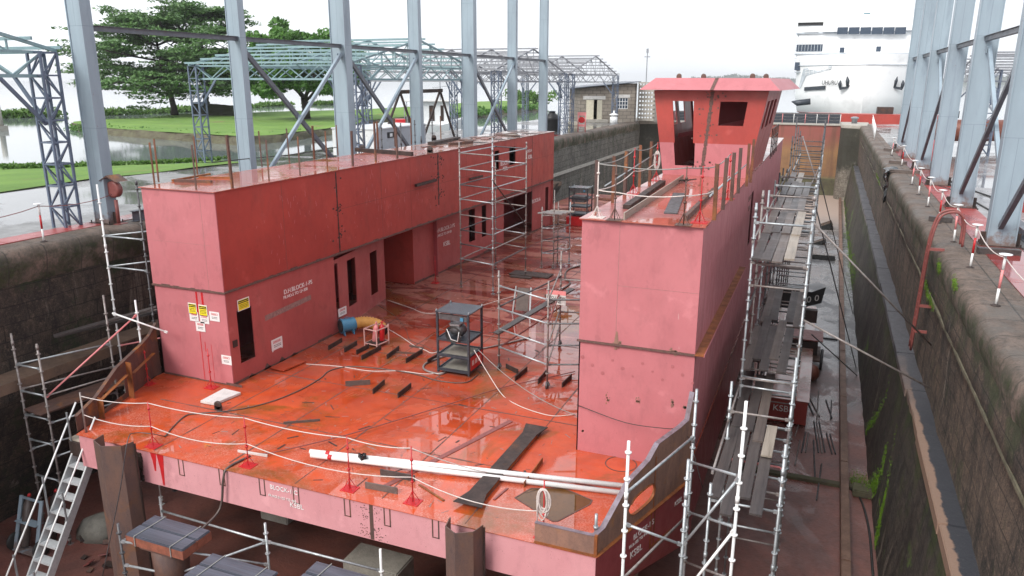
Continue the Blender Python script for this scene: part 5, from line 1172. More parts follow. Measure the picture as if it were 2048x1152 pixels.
m = MB(); m.tube((SX, fy+3, 21.5), (SX, fy+3, 27), .25, 8); m.tube((SX-2, fy+3, 24), (SX+2, fy+3, 24), .08, 6); m.box(SX-1.2, SX+1.2, fy+2.7, fy+2.9, 22.6, 22.9); m.build('radar_mast', 'ship_grey', ft)
m = MB()
for k in range(5): p = atY(1690+k*21, 128, fy-.02); m.box(p.x-.12, p.x+.12, fy-.03, fy, p.z-.12, p.z+.12)
m.build('small_ports', 'glass_dark', ft)
for px, py, w, h in ((1684, 100, .3, .35), (1757, 98, .3, .35), (1671, 123, .2, .15)): p = atY(px, py, fy-.02); m = MB(); m.box(p.x-w, p.x+w, fy-.03, fy, p.z-h, p.z+h); m.build('porthole', 'glass_dark', ft)
m = MB(); m.box(SX-1.8, SX+1.8, fy+1, fy+6, 17.6, 21.5); m.build('mast_house', 'ship_white', ft); p = atY(1733, 35, fy+.98); m = MB(); m.box(p.x-.45, p.x+.45, fy+.95, fy+1, p.z-.6, p.z+.6); m.build('mast_window', 'glass_teal', ft)
# shell points: find y on hull near a pixel by marching
def hullpt(px, py, off=.06):
    best = None
    d = ray(px, py)
    for k in range(900):
        Y = 112+k*.03; p = C0+d*(Y/d.y); z = p.z-WZ
        for (z0, l0), (z1, l1) in zip(hs, hs[1:]):
            if z0 <= z <= z1:
                u = (z-z0)/(z1-z0); 
                for f0, f1 in zip(stations, stations[1:]):
                    ya = SY+stem[l0]*(1-u)+stem[l1]*u
                    f = Y-ya
                    if f0 <= f <= f1:
                        v = (f-f0)/(f1-f0); w = (hw(f0, l0)*(1-v)+hw(f1, l0)*v)*(1-u)+(hw(f0, l1)*(1-v)+hw(f1, l1)*v)*u
                        if abs(p.x-SX) <= w+.02: return p+Vector((0, -off, 0))
    return atY(px, py, SY+5)
def hull_patch(pts, name, mat): P_ = [hullpt(*p) for p in pts]; m = MB(); m.extrude(P_, (0, -.05, 0)); return m.build(name, mat, ft)
hull_patch([(1607, 137), (1664, 130), (1662, 139), (1640, 144), (1612, 152), (1601, 176), (1597, 176)], 'mooring_opening', 'ship_grey')
P_ = [hullpt(x, y, .14) for x, y in ((1611, 150), (1612, 141), (1625, 139), (1625, 148))]
m = MB()
for k in range(7): a, b = hullpt(1612+k*7.5, 140-k*1., .16), hullpt(1612+k*7.5, 151-k*1.8, .16); m.bar(a, b, .05, .05)
for dy in (0, 5): m.bar(hullpt(1610, 141+dy, .17), hullpt(1662, 134+dy*.6, .17), .05, .05)
m.build('mooring_deck_rail', 'white_paint', ft)
m = MB(); a, b = hullpt(1609, 178, .2), hullpt(1650, 175, .2); m.bar(a, b, .15, .5); m.build('rubbing_fender', 'navy_steel', ft)
m = MB(); a, b = atY(1583, 203, SY+2), atY(1621, 203, SY+2); m.path([a, a.lerp(b, .3)+Vector((0, 0, -.2)), b], .3, 8, [.05, .42, .42]); tag(m.build('inflatable_dinghy', 'navy_steel'), 'grey inflatable dinghy hanging close to the ferry bow', 'dinghy')
for px in (1688, 1796):
    p = hullpt(px, 172, .25); m = MB(); s_ = 1 if px < 1750 else -1
    m.extrude([p+Vector((-.55*s_, 0, -.55)), p+Vector((.5*s_, 0, -.3)), p+Vector((.75*s_, 0, .1)), p+Vector((.1*s_, 0, -.1)), p+Vector((-.5*s_, 0, -.15))], (0, -.25, 0)); m.path([p+Vector((-.45*s_, -.1, -.35)), p+Vector((-.55*s_, -.1, .3)), p+Vector((-.5*s_, -.1, .75))], .2, 8, [.16, .24, .06]); m.path([p+Vector((.45*s_, -.1, -.1)), p+Vector((.4*s_, -.1, .7)), p+Vector((.28*s_, -.1, 1.25))], .2, 8, [.18, .28, .06]); m.build('anchor', 'navy_steel', ft)
p, q = hullpt(1643, 169, .45), hullpt(1671, 168, .45); q.z = p.z; letters('UHURU', .8, p, q-p, (0, 0, 1), 'black_paint', ft, 'ship_name')
# ================================================================== scaffolding
def standard(par, p0, p1, mat='old_galvanised', r=.028, ros=.5, start=.25, foot=True):
    m = MB(); p0, p1 = Vector(p0), Vector(p1); m.tube(p0, p1, r, 9); L_ = (p1-p0).length; d = (p1-p0)/L_; z = start; i = 0
    while z < L_-.1:
        m.tube(p0+d*(z-.012), p0+d*(z+.012), r*2.1, 9)
        if i % 4 == 3: m.tube(p0+d*(z+.12), p0+d*(z+.24), r*1.35, 9)
        z += ros; i += 1
    if foot: m.box(p0.x-.07, p0.x+.07, p0.y-.07, p0.y+.07, p0.z, p0.z+.01); m.tube(p0+Vector((0, 0, .12)), p0+Vector((0, 0, .18)), r*2, 8)
    return m.build('standard', mat, par)
def ledger(par, a, b, mat='old_galvanised', r=.026, name='ledger'):
    a, b = Vector(a), Vector(b); r = max(r, .025); m = MB(); m.tube(a, b, r, 8); d = (b-a).normalized()
    for p, s_ in ((a, 1), (b, -1)): m.bar(p+d*s_*.02, p+d*s_*.1, .05, .06)
    return m.build(name, mat, par)
GM = ['old_galvanised', 'galvanised', 'old_galvanised', 'dark_tube']
def plank(a, b, w, mat, label, group, h=.045, up=(0, 0, 1)):
    m = MB(); m.bar(a, b, w, h, up); return tag(m.build('plank', mat, bevel=.004), label, 'plank', group)

# --- tall tower on the deck between the houses
t = thing('scaffold_tower', 'tall grey tube scaffold tower standing on the deck against the left deck house', 'scaffold', (-13, 30, 0))
F = {'a': at(922.6, 574, .03), 'b': at(986, 588, .03), 'c': at(1051, 549, .03)}; F['d'] = F['a']+F['c']-F['b']
for k, h in (('a', 6.15), ('b', 6.4), ('c', 5.95), ('d', 5.0)): standard(t, F[k], F[k]+Vector((0, 0, h)), rnd.choice(GM[:3]))
lv = [1.25, 1.9, 2.5, 3.15, 3.8, 4.4, 5.05, 5.7]
for z in lv:
    for u, v in (('a', 'b'), ('b', 'c'), ('c', 'd'), ('d', 'a')):
        if rnd.random() < .12 and u != 'a': continue
        ledger(t, F[u]+Vector((0, 0, z)), F[v]+Vector((0, 0, z+(.0))), rnd.choice(GM))
ledger(t, F['b']+Vector((0, 0, 4.7)), F['c']+Vector((0, 0, 2.3)), 'dark_rust', .028, 'diagonal_brace')
# --- lower tower with platform behind it
t = thing('scaffold_tower', 'low grey scaffold bay with a boarded platform, right of the tall deck tower', 'scaffold', (-11, 33.5, 0))
F = {'a': F['c'], 'b': at(1106.6, 536, .03), 'c': at(1138, 527, .03)}; F['a'] = at(1062, 548, .03)+Vector((0, 1.4, 0)); F['d'] = F['a']+F['c']-F['b']
for k, h in (('a', 2.9), ('b', 3.7), ('c', 3.0), ('d', 3.)): standard(t, F[k], F[k]+Vector((0, 0, h)), rnd.choice(GM[:3]))
for z in (.7, 1.3, 1.9, 2.5):
    for u, v in (('a', 'b'), ('b', 'c'), ('c', 'd'), ('d', 'a')): ledger(t, F[u]+Vector((0, 0, z)), F[v]+Vector((0, 0, z)), rnd.choice(GM))
for i in range(4):
    f = (i+.5)/4; a = F['a'].lerp(F['d'], f)+Vector((-.3, 0, 2.58)); b = F['b'].lerp(F['c'], f)+Vector((.3, 0, 2.58)); m = MB(); m.bar(a, b, .23, .05); m.build('deck_board', 'old_galvanised' if i < 3 else 'plank_pale', t)
m = MB(); c = F['a']; m.box(c.x-.9, c.x+1.0, c.y-1.9, c.y-1.1, .02, .07); m.box(c.x-.7, c.x+.3, c.y-2.3, c.y-2., .02, .07); tag(m.build('sole_board', 'dark_rust'), 'dark boards lying under the foot of the deck scaffold', 'board')
# --- near tower beside the right deck house
t = thing('scaffold_tower', 'short grey scaffold tower on castors between the tool rack and the right deck house', 'scaffold', (-7.2, 21, 0))
F = {'a': at(998, 738, .03), 'b': at(1094, 776, .03), 'c': at(1119, 692, .03)}; F['d'] = F['a']+F['c']-F['b']; F['e'] = F['b']+(F['b']-F['a'])*0+Vector((1.75, .45, 0))
for k, h in (('a', 3.12), ('b', 3.2), ('c', 3.25)): standard(t, F[k]+Vector((0, 0, .2)), F[k]+Vector((0, 0, h)), 'old_galvanised', foot=False)
for k in 'abc':
    m = MB(); p = F[k]; m.lathe((p.x, p.y, .1), [(.03, -.03), (.1, -.025), (.1, .025), (.03, .03)], 12, 'X'); m.bar((p.x+.05, p.y, .1), (p.x, p.y, .22), .03, .1); m.build('castor', 'dark_tube', t)
for z in (.72, 1.3, 1.95, 2.65):
    ledger(t, F['a']+Vector((0, 0, z)), F['b']+Vector((0, 0, z)), 'galvanised'); ledger(t, F['b']+Vector((0, 0, z)), F['c']+(F['c']-F['b'])*.0+Vector((.0, 0, z)), 'old_galvanised' if z != 1.95 else 'ladder_red')
    q = F['b']+(F['c']-F['b']).normalized()*.0
    ledger(t, F['b']+Vector((0, 0, z)), F['b']+Vector((1.75, .75, z)), 'dark_tube')
ledger(t, F['a']+Vector((0, 0, 2.0)), F['c']+Vector((0, 0, 2.4)), 'dark_tube'); ledger(t, F['a']+Vector((0, 0, .7)), F['c']+Vector((0, 0, 1.35)), 'ladder_red')
for z in (2.3, 1.2): ledger(t, F['c']+Vector((0, 0, z)), F['c']+Vector((1.6, .5, z-.05)), 'old_galvanised')
plank(F['a']+Vector((-.05, -.12, 1.18)), F['c']+Vector((.3, .3, 1.95)), .24, 'plank_dark', 'single dark plank slung through the short scaffold tower on deck', 'scaffold boards')

# --- scaffold run along the starboard hull
t = thing('hull_scaffold', 'long run of grey tube scaffolding along the right side of the barge hull', 'scaffold', (-.7, 30, FZ))
xi, xo = -1.36, -.12
Ys = [13.4, 15.9, 18.3, 20.6, 23, 25.4, 27.8, 30.2, 33, 36, 39, 42, 45.5, 49]
tops_i = [1.3, 2.4, 5.9, 5.9, 5.6, 5.6, 5.6, 5.5, 5.2, 6.3, 7.0, 6.4, 6., 5.5]; tops_o = [2.3, 3.1, 5.7, 5.8, 5.7, 5.7, 5.7, 5.6, 5.6, 6.4, 6.9, 6.7, 6.4, 6.]
for i, Y in enumerate(Ys):
    dx = rnd.uniform(-.03, .03); standard(t, (xi+dx, Y, FZ+.02), (xi+dx, Y+rnd.uniform(-.05, .05), tops_i[i]), rnd.choice(('galvanised', 'old_galvanised')) if Y < 25 else 'dark_tube')
    standard(t, (xo+dx, Y+.05, FZ+.02), (xo+dx, Y+.05, tops_o[i]), rnd.choice(('galvanised', 'old_galvanised', 'galvanised')) if Y < 31 else 'dark_tube')
    for z in ((.95, -1.1, -3.) if i == 0 else (1.72, .6, -1., -3.) if i == 1 else (5.45, 4.5, 3.95, 1.6, -.6, -2.8)):
        if z > min(tops_i[i], tops_o[i])-.1: continue
        if i > 8 and z < 0: continue
        ledger(t, (xi, Y, z), (xo, Y+.05, z-.02), (rnd.choice(GM[:3]) if Y < 31 else 'dark_tube') if not (i == 1 and z == .6) else 'pink_plastic', .025)
    if i: 
        for z, X in ((5.3, xo), (4.45, xo), (1.5, xo), (-.8, xo), (1.5, xi), (4.45, xi)):
            if z > tops_o[i]-.1 or z > tops_o[i-1]+.4: continue
            ledger(t, (X, Ys[i-1], z), (X, Y, z), rnd.choice(GM[:3]), .024)
for i in range(2, 9):
    for z, X in ((5.0, xi), (2.6, xo), (2.1, xo), (3.3, xi), (.4, xo), (-1.9, xi)): ledger(t, (X+rnd.uniform(-.02, .02), Ys[i]-.1, z), (X, Ys[i+1]+.1, z+rnd.uniform(-.03, .03)), rnd.choice(GM), .024, 'guard_rail')
    ledger(t, (xo, Ys[i], .2), (xo, Ys[i+1], 2.4), rnd.choice(GM[:3]), .024, 'diagonal_brace')
# transom rungs half way between the frames
for i in range(34):
    Y = 14.2+i*.62; z = .9 if Y < 17.6 else (1.55 if Y < 22 else 4.5)
    if i % 1 == 0 and Y < 34: ledger(t, (xi+.0, Y, z-.0), (xo, Y+.02, z-.03), rnd.choice(GM), .02, 'transom')
    if 22 < Y < 33 and i % 2: ledger(t, (xi+.2, Y, 1.55), (xo, Y, 1.55), rnd.choice(GM), .02, 'transom')
for (a, b) in (((xo, 33, 4.5), (xo-.9, 37.5, 6.2)), ((xi, 18.3, -.5), (xi, 20.6, 1.4)), ((xo, 27.8, 1.6), (xo, 30.2, 4.3)), ((xi+.1, 34, 2), (xo, 36, 5.2))): ledger(t, a, b, 'old_galvanised', .025, 'diagonal_brace')
# near bay that reaches round the bow corner
sx = [(-2.52, 11.35), (-1.42, 11.9)]
near_ = {'p': atY(1255, 1000, 11.5), 'q': atY(1386, 965, 13.3)}
t2 = thing('bow_scaffold', 'bright tube scaffold bay wrapped around the right bow corner, nearest the camera', 'scaffold', (-2, 12, FZ))
P1 = Vector((atY(1252, 1000, 11.6).x, 11.6, 0)); P2 = Vector((atY(1385, 900, 14.2).x, 14.2, 0)); P3 = Vector((atY(1368, 1050, 12.).x, 12., 0)); P4 = Vector((atY(1482, 920, 12.2).x, 12.2, 0))
def zt(p, px, py): d = ray(px, py); k = (p.x*d.x+p.y*d.y)/(d.x**2+d.y**2); return CAMH+d.z*k
for p, (px, py), mt in ((P1, (1254, 882), 'white_tube'), (P2, (1391, 778), 'galvanised'), (P3, (1368, 918), 'galvanised'), (P4, (1495, 803), 'white_tube')):
    standard(t2, p+Vector((0, 0, FZ)), p+Vector((0, 0, zt(p, px, py))), mt)
Z = lambda p, px, py: Vector((p.x, p.y, zt(p, px, py)))
for (a, pa_), (b, pb_), mt in (((P1, (1254, 986)), (P2, (1386, 873)), 'galvanised'), ((P1, (1254, 1048)), (P3, (1364, 1090)), 'galvanised'), ((P1, (1256, 1160)), (P2, (1380, 1030)), 'old_galvanised'), ((P2, (1386, 925)), (P4, (1482, 953)), 'galvanised'), ((P2, (1382, 1025)), (P4, (1478, 1056)), 'galvanised'), ((P3, (1362, 1090)), (P4, (1483, 955)), 'galvanised'), ((P3, (1350, 1200)), (P4, (1478, 1060)), 'white_tube'), ((P2, (1380, 1125)), (P4, (1470, 1160)), 'old_galvanised')):
    ledger(t2, Z(a, *pa_), Z(b, *pb_), mt, .026)

# planks: upper run, lower runs
PG = 'scaffold boards along the hull'
def prun(y0, y1, z, xs, mats, lab, jit=.25):
    for x, mt in zip(xs, mats): plank((x+rnd.uniform(-.02, .02), y0+rnd.uniform(-jit, jit), z+rnd.uniform(0, .03)), (x+rnd.uniform(-.03, .03), y1+rnd.uniform(-jit, jit), z+rnd.uniform(0, .03)), .225, mt, lab, PG)
dk, md, pl = 'plank_dark', 'plank_mid', 'plank_pale'
prun(13.1, 16.9, 1.02, [-1.28, -1.02, -.76, -.5], [dk, dk, dk, dk], 'dark wet scaffold board in the lowest deck nearest the camera', .45)
prun(16.4, 20.2, 1.06, [-1.24, -.98, -.72], [dk, dk, md], 'dark scaffold board in the second length of the lower deck', .4)
plank((-.5, 15.3, 1.1), (-.48, 16.8, 1.12), .22, pl, 'short pale board end with a worn white tip on the lower scaffold deck', PG)
prun(18.6, 22.6, 1.68, [-1.3, -.9, -.45], [md, dk, dk], 'dark board of the middle scaffold deck behind the hull corner', .3)
prun(19.3, 23.4, 1.70, [-1.1, -.68], [dk, md], 'narrow spaced board on the middle scaffold deck', .3)
prun(22.9, 27, 1.7, [-1.2, -.95, -.5, -.25], [md, dk, dk, md], 'board of the middle scaffold deck under the upper walkway', .3)
prun(18.0, 21.6, 4.62, [-1.25, -1.0, -.76], [dk, dk, md], 'wet dark board at the near end of the upper walkway', .35)
prun(21.4, 25.2, 4.64, [-1.26, -1.02, -.78, -.54], [md, dk, md, dk], 'board in the second length of the upper walkway', .3)
prun(25.1, 29, 4.62, [-1.26, -1.02, -.78, -.54], [md, md, dk, md], 'brown board in the third length of the upper walkway', .25)
prun(29, 33, 4.64, [-1.26, -1.02, -.78, -.54], [dk, md, md, md], 'brown board in the farthest length of the upper walkway', .2)
plank((-.52, 18.2, 4.66), (-.52, 21.2, 4.68), .23, pl, 'pale grey board along the outer edge of the upper walkway, nearest length', PG)
plank((-.50, 21.0, 4.72), (-.47, 25., 4.74), .23, pl, 'pale grey board along the outer edge of the upper walkway, overlapping the nearer one', PG)
prun(33, 37, 4.6, [-1.2, -.9], [md, pl], 'bleached board at the far end of the upper walkway', .2)
# long raking shores from the scaffold to the wall
def rod(a, b, r, mat, label, name='raking_tube', cat='tube'): m = MB(); m.tube(a, b, r, 8); return tag(m.build(name, mat), label, cat)
rod(Vector((xo, 21, 5.1)), atX(1862, 690, 3.2), .026, 'old_galvanised', 'long pale tube propped from the scaffold top to the foot of the red ladder')
rod(Vector((xo, 19.5, 2.9)), atX(1860, 776, 2.95), .026, 'old_galvanised', 'long pale tube propped from mid scaffold down to the dock ledge')
rod(Vector((xo, 24, 5.1)), at(1712, 735, FZ), .022, 'dark_tube', 'dark thin tube leaning from the upper scaffold to the gutter floor')
rod(Vector((xo, 30, 5.3)), at(1706, 628, FZ), .02, 'dark_tube', 'dark thin tube in the gutter, farther along the wall')
rod(Vector((.2, 27, .2)), at(1714, 751, FZ), .022, 'dark_tube', 'dark tube leaning from the numbered board to the gutter kerb')

# --- scaffold on the left between hull and wall
t = thing('wall_scaffold', 'grey tube scaffold standing between the left dock wall and the bulwark', 'scaffold', (-19.3, 16, FZ))
A1, B1 = Vector((-19.9, 16.35, 0)), Vector((-18.35, 16.38, 0)); C1, D1 = Vector((-19.9, 18.2, 0)), Vector((-18.4, 18.3, 0))
standard(t, A1+Vector((0, 0, FZ)), A1+Vector((0, 0, 5.6)), 'white_tube'); standard(t, B1+Vector((0, 0, FZ)), B1+Vector((0, 0, 5.7)), 'dark_tube'); standard(t, D1+Vector((0, 0, FZ)), D1+Vector((0, 0, 4.8)), 'old_galvanised')
for z in (4.05, 3.1): ledger(t, A1+Vector((0, 0, z)), B1+Vector((0, 0, z)), 'galvanised'); ledger(t, A1+Vector((0, 0, z)), D1+Vector((0, 0, z+.05)), 'galvanised')
for z in (1.5, .55): ledger(t, A1+Vector((0, 0, z)), D1+Vector((0, 0, z+.1)), 'old_galvanised' if z > 1 else 'pink_plastic')
t = thing('wall_scaffold', 'lower scaffold bays at the far left beside the gangway stairs', 'scaffold', (-19.3, 13, FZ))
E1, F1 = Vector((-19.8, 13.0, 0)), Vector((-18.85, 13.0, 0)); 
G1 = at(280, 880, 0); G1 = Vector((-19.7, 15.6, 0)); H1 = Vector((-18.5, 15.8, 0))
Gx = Vector((atY(222, 700, 15.2).x, 15.2, 0)); Hx = Vector((atY(282, 690, 15.6).x, 15.6, 0)); Ix = Vector((atY(230, 740, 15.9).x, 15.9, 0))
for p, px, mt in ((E1, (15, 668), 'old_galvanised'), (F1, (72, 688), 'old_galvanised'), (Gx, (210, 590), 'old_galvanised'), (Hx, (272, 600), 'white_tube')): standard(t, p+Vector((0, 0, FZ)), p+Vector((0, 0, zt(p, *px))), mt)
for z in (1.12, .35, -.35, -1.1, -2.2): ledger(t, E1+Vector((0, 0, z)), F1+Vector((0, 0, z)), 'galvanised')
for z, mt in ((1.12, 'galvanised'), (.4, 'old_galvanised'), (-.4, 'galvanised'), (-1.4, 'galvanised')): 
    ledger(t, E1+Vector((0, 0, z)), Gx+Vector((0, 0, z)), mt); ledger(t, F1+Vector((0, 0, z-.05)), Hx+Vector((0, 0, z-.05)), mt) if z < 1 else None
ledger(t, F1+Vector((0, 0, .3)), Hx+Vector((0, 0, 2.)), 'pink_plastic'); ledger(t, Gx+Vector((0, 0, .4)), Hx+Vector((0, 0, .35)), 'galvanised'); ledger(t, Hx+Vector((-.5, -.4, 2.1)), Hx+Vector((.9, .2, 1.5)), 'white_tube')
m = MB(); m.bar((-19.35, 12.9, -.18), (-19.0, 15.6, -.18), .8, .04); m.build('platform', 'ledge_brown' if False else 'rusty_steel', t)
for i, (a, b) in enumerate((((-20.3, 14.6, 1.35), (-18.3, 17.2, 1.75)), ((-20.1, 14.4, 1.45), (-18.2, 17.3, 1.95)))): plank(a, b, .23, 'plank_dark', 'dark plank laid across the left wall scaffold, %s' % ('lower of the two' if i == 0 else 'upper of the two'), 'planks on the left scaffold')

# ================================================================== gangway stairs
t = thing('gangway_stairs', 'silver aluminium stairs rising to the left corner of the barge deck', 'stairs', (-16.9, 11, FZ))
st0, st1 = Vector((-17.2, 12.4, -.72)), Vector((-17.2, 9.2, -5.6)); wv = Vector((.62, 0, 0))
for k, nm in ((0, 's'), (1, 't')): m = MB(); m.bar(st0+wv*k, st1+wv*k, .05, .2); m.build('stringer', 'aluminium', t)
for i in range(15):
    c = st0.lerp(st1, (i+.7)/15); m = MB(); m.box(c.x+.03, c.x+.59, c.y-.12, c.y+.12, c.z-.02, c.z+.01); m.box(c.x+.03, c.x+.59, c.y-.135, c.y-.12, c.z-.03, c.z+.02); m.build('tread', 'aluminium', t)
for k, (h0, h1) in ((0, (1.3, 1.3)), (1, (1.0, .9))):
    o_ = wv*k; m = MB(); m.tube(st0+o_+Vector((-.03, .25, h0)), st1+o_+Vector((0, 0, h1)), .022, 8); m.build('handrail', 'white_tube', t)
    for f in (.02, .3, .62): p = st0.lerp(st1, f)+o_; m = MB(); m.bar(p, p+Vector((0, 0, h0-.05)), .045, .03); m.build('handrail_post', 'galvanised', t)
m = MB(); m.box(-17.3, -16.5, 12.35, 12.9, -.35, -.3); m.build('landing', 'plank_pale', t)
m = MB(); m.box(-17.25, -16.45, 12.3, 12.36, -.75, -.36); m.build('landing_frame', 'dark_rust', t)

# ================================================================== gas trolley
p = at(60, 1105, FZ); t = thing('gas_trolley', 'blue grey gas cylinder trolley with two dark cylinders beside the gangway stairs', 'trolley', p)
q0 = Vector((p.x, p.y, FZ)); tl = Vector((-.1, .35, 1)).normalized()
for i, (dx, mt) in enumerate(((-.18, 'hose_brown'), (.3, 'dark_rust'))):
    m = MB(); a = q0+Vector((dx, i*.45, .15)); ax = tl.to_track_quat('Z', 'Y').to_matrix(); m.lathe(a, [(.1, 0), (.125, .03), (.125, 1.15), (.09, 1.27), (.035, 1.33), (.035, 1.38)], 18, ax); c = m.build('cylinder', mt, t)
    m = MB(); m.lathe(a+ax @ Vector((0, 0, 1.38)), [(.05, 0), (.05, .05), (.02, .09)], 10, ax); m.build('valve', 'red_paint', c)
m = MB()
for s_ in (-1, 1): m.bar(q0+Vector((s_*.42, -.1, .1)), q0+tl*1.55+Vector((s_*.4, -.1, 0)), .1, .05)
m.bar(q0+tl*1.5+Vector((-.42, -.1, 0)), q0+tl*1.5+Vector((.42, -.1, 0)), .05, .05); m.bar(q0+tl*.9+Vector((-.42, -.13, 0)), q0+tl*.9+Vector((.42, -.13, 0)), .25, .01); m.bar(q0+Vector((-.42, -.05, .1)), q0+Vector((.42, -.05, .1)), .3, .03); m.build('frame', 'column_paint', t)
for s_ in (-1, 1): m = MB(); m.lathe(q0+Vector((s_*.52, 0, .26)), [(.1, -.03), (.25, -.035), (.27, 0), (.25, .035), (.1, .03)], 20, 'X'); m.build('wheel', 'rubber_black', t)
# rubble & broken bits around
for i in range(16):
    p = at(rnd.uniform(125, 240), rnd.uniform(1060, 1150), FZ); m = MB(); e = Vector((rnd.uniform(-.3, .3), rnd.uniform(-.2, .2), rnd.uniform(.02, .1))); m.bar(p+Vector((0, 0, .03)), p+e+Vector((0, 0, .03)), rnd.uniform(.1, .25), .03); tag(m.build('scrap_plate', rnd.choice(('dark_rust', 'rusty_steel', 'ladder_red'))), 'bit of rusty scrap plate on the floor at the foot of the stairs', 'scrap', 'scrap at the foot of the stairs')
m = MB(); m.lathe(at(205, 1060, FZ), [(.75, 0), (.5, .35), (.15, .5)], 9); 
for v in m.b.verts: v.co += Vector((noise.noise(v.co*3)*.15, noise.noise(v.co*3+Vector((5, 0, 0)))*.15, 0))
tag(m.build('rubble_mound', 'concrete'), 'heap of grey grit on the dock floor behind the left sheet pile', 'rubble')

# ================================================================== sheet pile posts at the bow
def pile(x0, x1, Y, z1, z0, label):
    t = thing('sheet_pile_post', label, 'pile', ((x0+x1)/2, Y, z0)); xm = (x0+x1)/2; w = .02; dp = .32
    prof = [(x0, Y+dp), (x0+.06, Y), (xm-.02, Y-.16), (x1-.08, Y+.02), (x1, Y+dp)]
    m = MB()
    for a, b in zip(prof, prof[1:]):
        d = (Vector((*b, 0))-Vector((*a, 0))).normalized(); nn = Vector((-d.y, d.x, 0))*w; A_, B_ = Vector((*a, z0)), Vector((*b, z0)); m.extrude([A_, B_, Vector((*b, z1)), Vector((*a, z1))], nn)
    m.build('pile_section', 'pile_rust', t); m = MB(); m.box(x1+.005, x1+.03, Y+dp-.02, Y+dp+.02, z0, z1-.05); m.box(x0-.03, x0-.005, Y+dp-.02, Y+dp+.02, z0, z1-.05)
    m.build('interlock', 'dark_rust', t)
pile(-15.5, -14.5, 11.62, .32, FZ, 'rusty folded steel sheet pile standing upright at the left of the bow')
pile(-6.15, -5.42, 11.62, .28, FZ, 'rusty folded steel sheet pile standing upright at the middle right of the bow')

# ================================================================== keel block piers
def kpier(c, L_, label, rot=0.):
    t = thing('keel_block', label, 'keel block', (c.x, c.y, FZ)); R_ = Matrix.Rotation(rot, 3, 'Z')
    for s_ in (-1, 1):
        a, b = c+R_ @ Vector((-L_/2, s_*.21, -.13)), c+R_ @ Vector((L_/2, s_*.21+s_*.0, -.13)); m = MB(); m.bar(a, b, .4, .25); m.build('timber', 'timber_cap', t, bevel=.02)
        m = MB(); m.bar(a-(b-a).normalized()*.004-Vector((0, 0, .02)), b+(b-a).normalized()*.004-Vector((0, 0, .02)), .412, .2); m.build('painted_side', 'timber_side', t)
    for f in (-.33, .3):
        m = MB(); a = c+R_ @ Vector((L_*f, -.43, .005)); b = c+R_ @ Vector((L_*f+.04, .43, .005)); m.bar(a, b, .02, .012); m.bar(a, a-Vector((0, 0, .25)), .02, .012); m.build('strap', 'rope_grey', t)
    m = MB(); m.lathe((c.x, c.y, FZ), [(.42, 0), (.36, .1), (.34, 1.), (.36, 2.2), (.4, -FZ+c.z-.3)], 20); m.box(c.x-.45, c.x+.45, c.y-.4, c.y+.4, c.z-.3, c.z-.262); m.build('steel_pedestal', 'rusty_steel', t)
    return t
kpier(at(336, 1063, -1.0), 1.62, 'keel block of two grey timbers strapped on a steel pedestal, leftmost of three')
kpier(at(462, 1146, -1.0), 1.7, 'keel block with grey timber cap in the middle of the three at the bottom edge')
kpier(at(688, 1166, -1.0), 1.9, 'keel block with grey timber cap cut by the bottom edge, rightmost of three')
# concrete block and blocks under the hull
m = MB(); p = at(752, 1120, -2.4); m.box(p.x-.75, p.x+.75, p.y-.3, p.y+.5, FZ, -2.4); tag(m.build('concrete_block', 'concrete', bevel=.03), 'square grey concrete block under the bow edge', 'block')
for i, (x, y) in enumerate(((-14.2, 16.6), (-3.6, 15.2), (-9.4, 19), (-6.6, 17.2), (-12, 21))): 
    m = MB(); m.box(x-.5, x+.5, y-.5, y+.5, FZ, -2.12); tag(m.build('support_block', 'pale_concrete', bevel=.03), 'concrete support block carrying the hull in the shadow under the bow', 'block', 'blocks under the hull')
# scaffold tubes at the bottom edge
t = thing('low_scaffold', 'low scaffold frame around the keel blocks at the bottom of the picture', 'scaffold', (-12, 10.5, FZ))
Q = [Vector((atY(242, 1090, 10.4).x, 10.4, 0)), Vector((atY(534, 1090, 11.6).x, 11.6, 0)), Vector((atY(762, 1130, 12.).x, 12., 0)), Vector((atY(320, 1000, 12.4).x, 12.4, 0))]
for p, px, mt in ((Q[0], (240, 1046), 'dark_tube'), (Q[1], (530, 1046), 'galvanised'), (Q[2], (762, 1098), 'white_tube'), (Q[3], (318, 993), 'white_tube')): standard(t, p+Vector((0, 0, FZ)), p+Vector((0, 0, zt(p, *px))), mt)
for (a, pa_), (b, pb_) in (((Q[0], (243, 1082)), (Q[1], (535, 1130))), ((Q[3], (320, 1022)), (Q[1], (533, 1083))), ((Q[1], (533, 1083)), (Q[2], (762, 1142))), ((Q[0], (246, 1130)), (Q[1], (540, 1190))), ((Q[0], (243, 1082)), (Q[3], (322, 1056))), ((Q[1], (535, 1083)), (Q[0], (440, 1140)))): ledger(t, Z(a, *pa_), Z(b, *pb_), 'galvanised', .027)
m = MB(); a = at(448, 1005, -.9); b = Vector((-10.9, 14.2, -2.3)); m.tube(Vector((-11.7, 13.2, -.95)), b, .02, 6); m.tube(Vector((-10.3, 13.2, -.95)), b, .02, 6); m.tube(Vector((-9.9, 14.5, -.95)), b, .015, 6); tag(m.build('hanging_brace', 'rusty_steel'), 'thin V shaped bracket hanging below the bow edge', 'bracket')
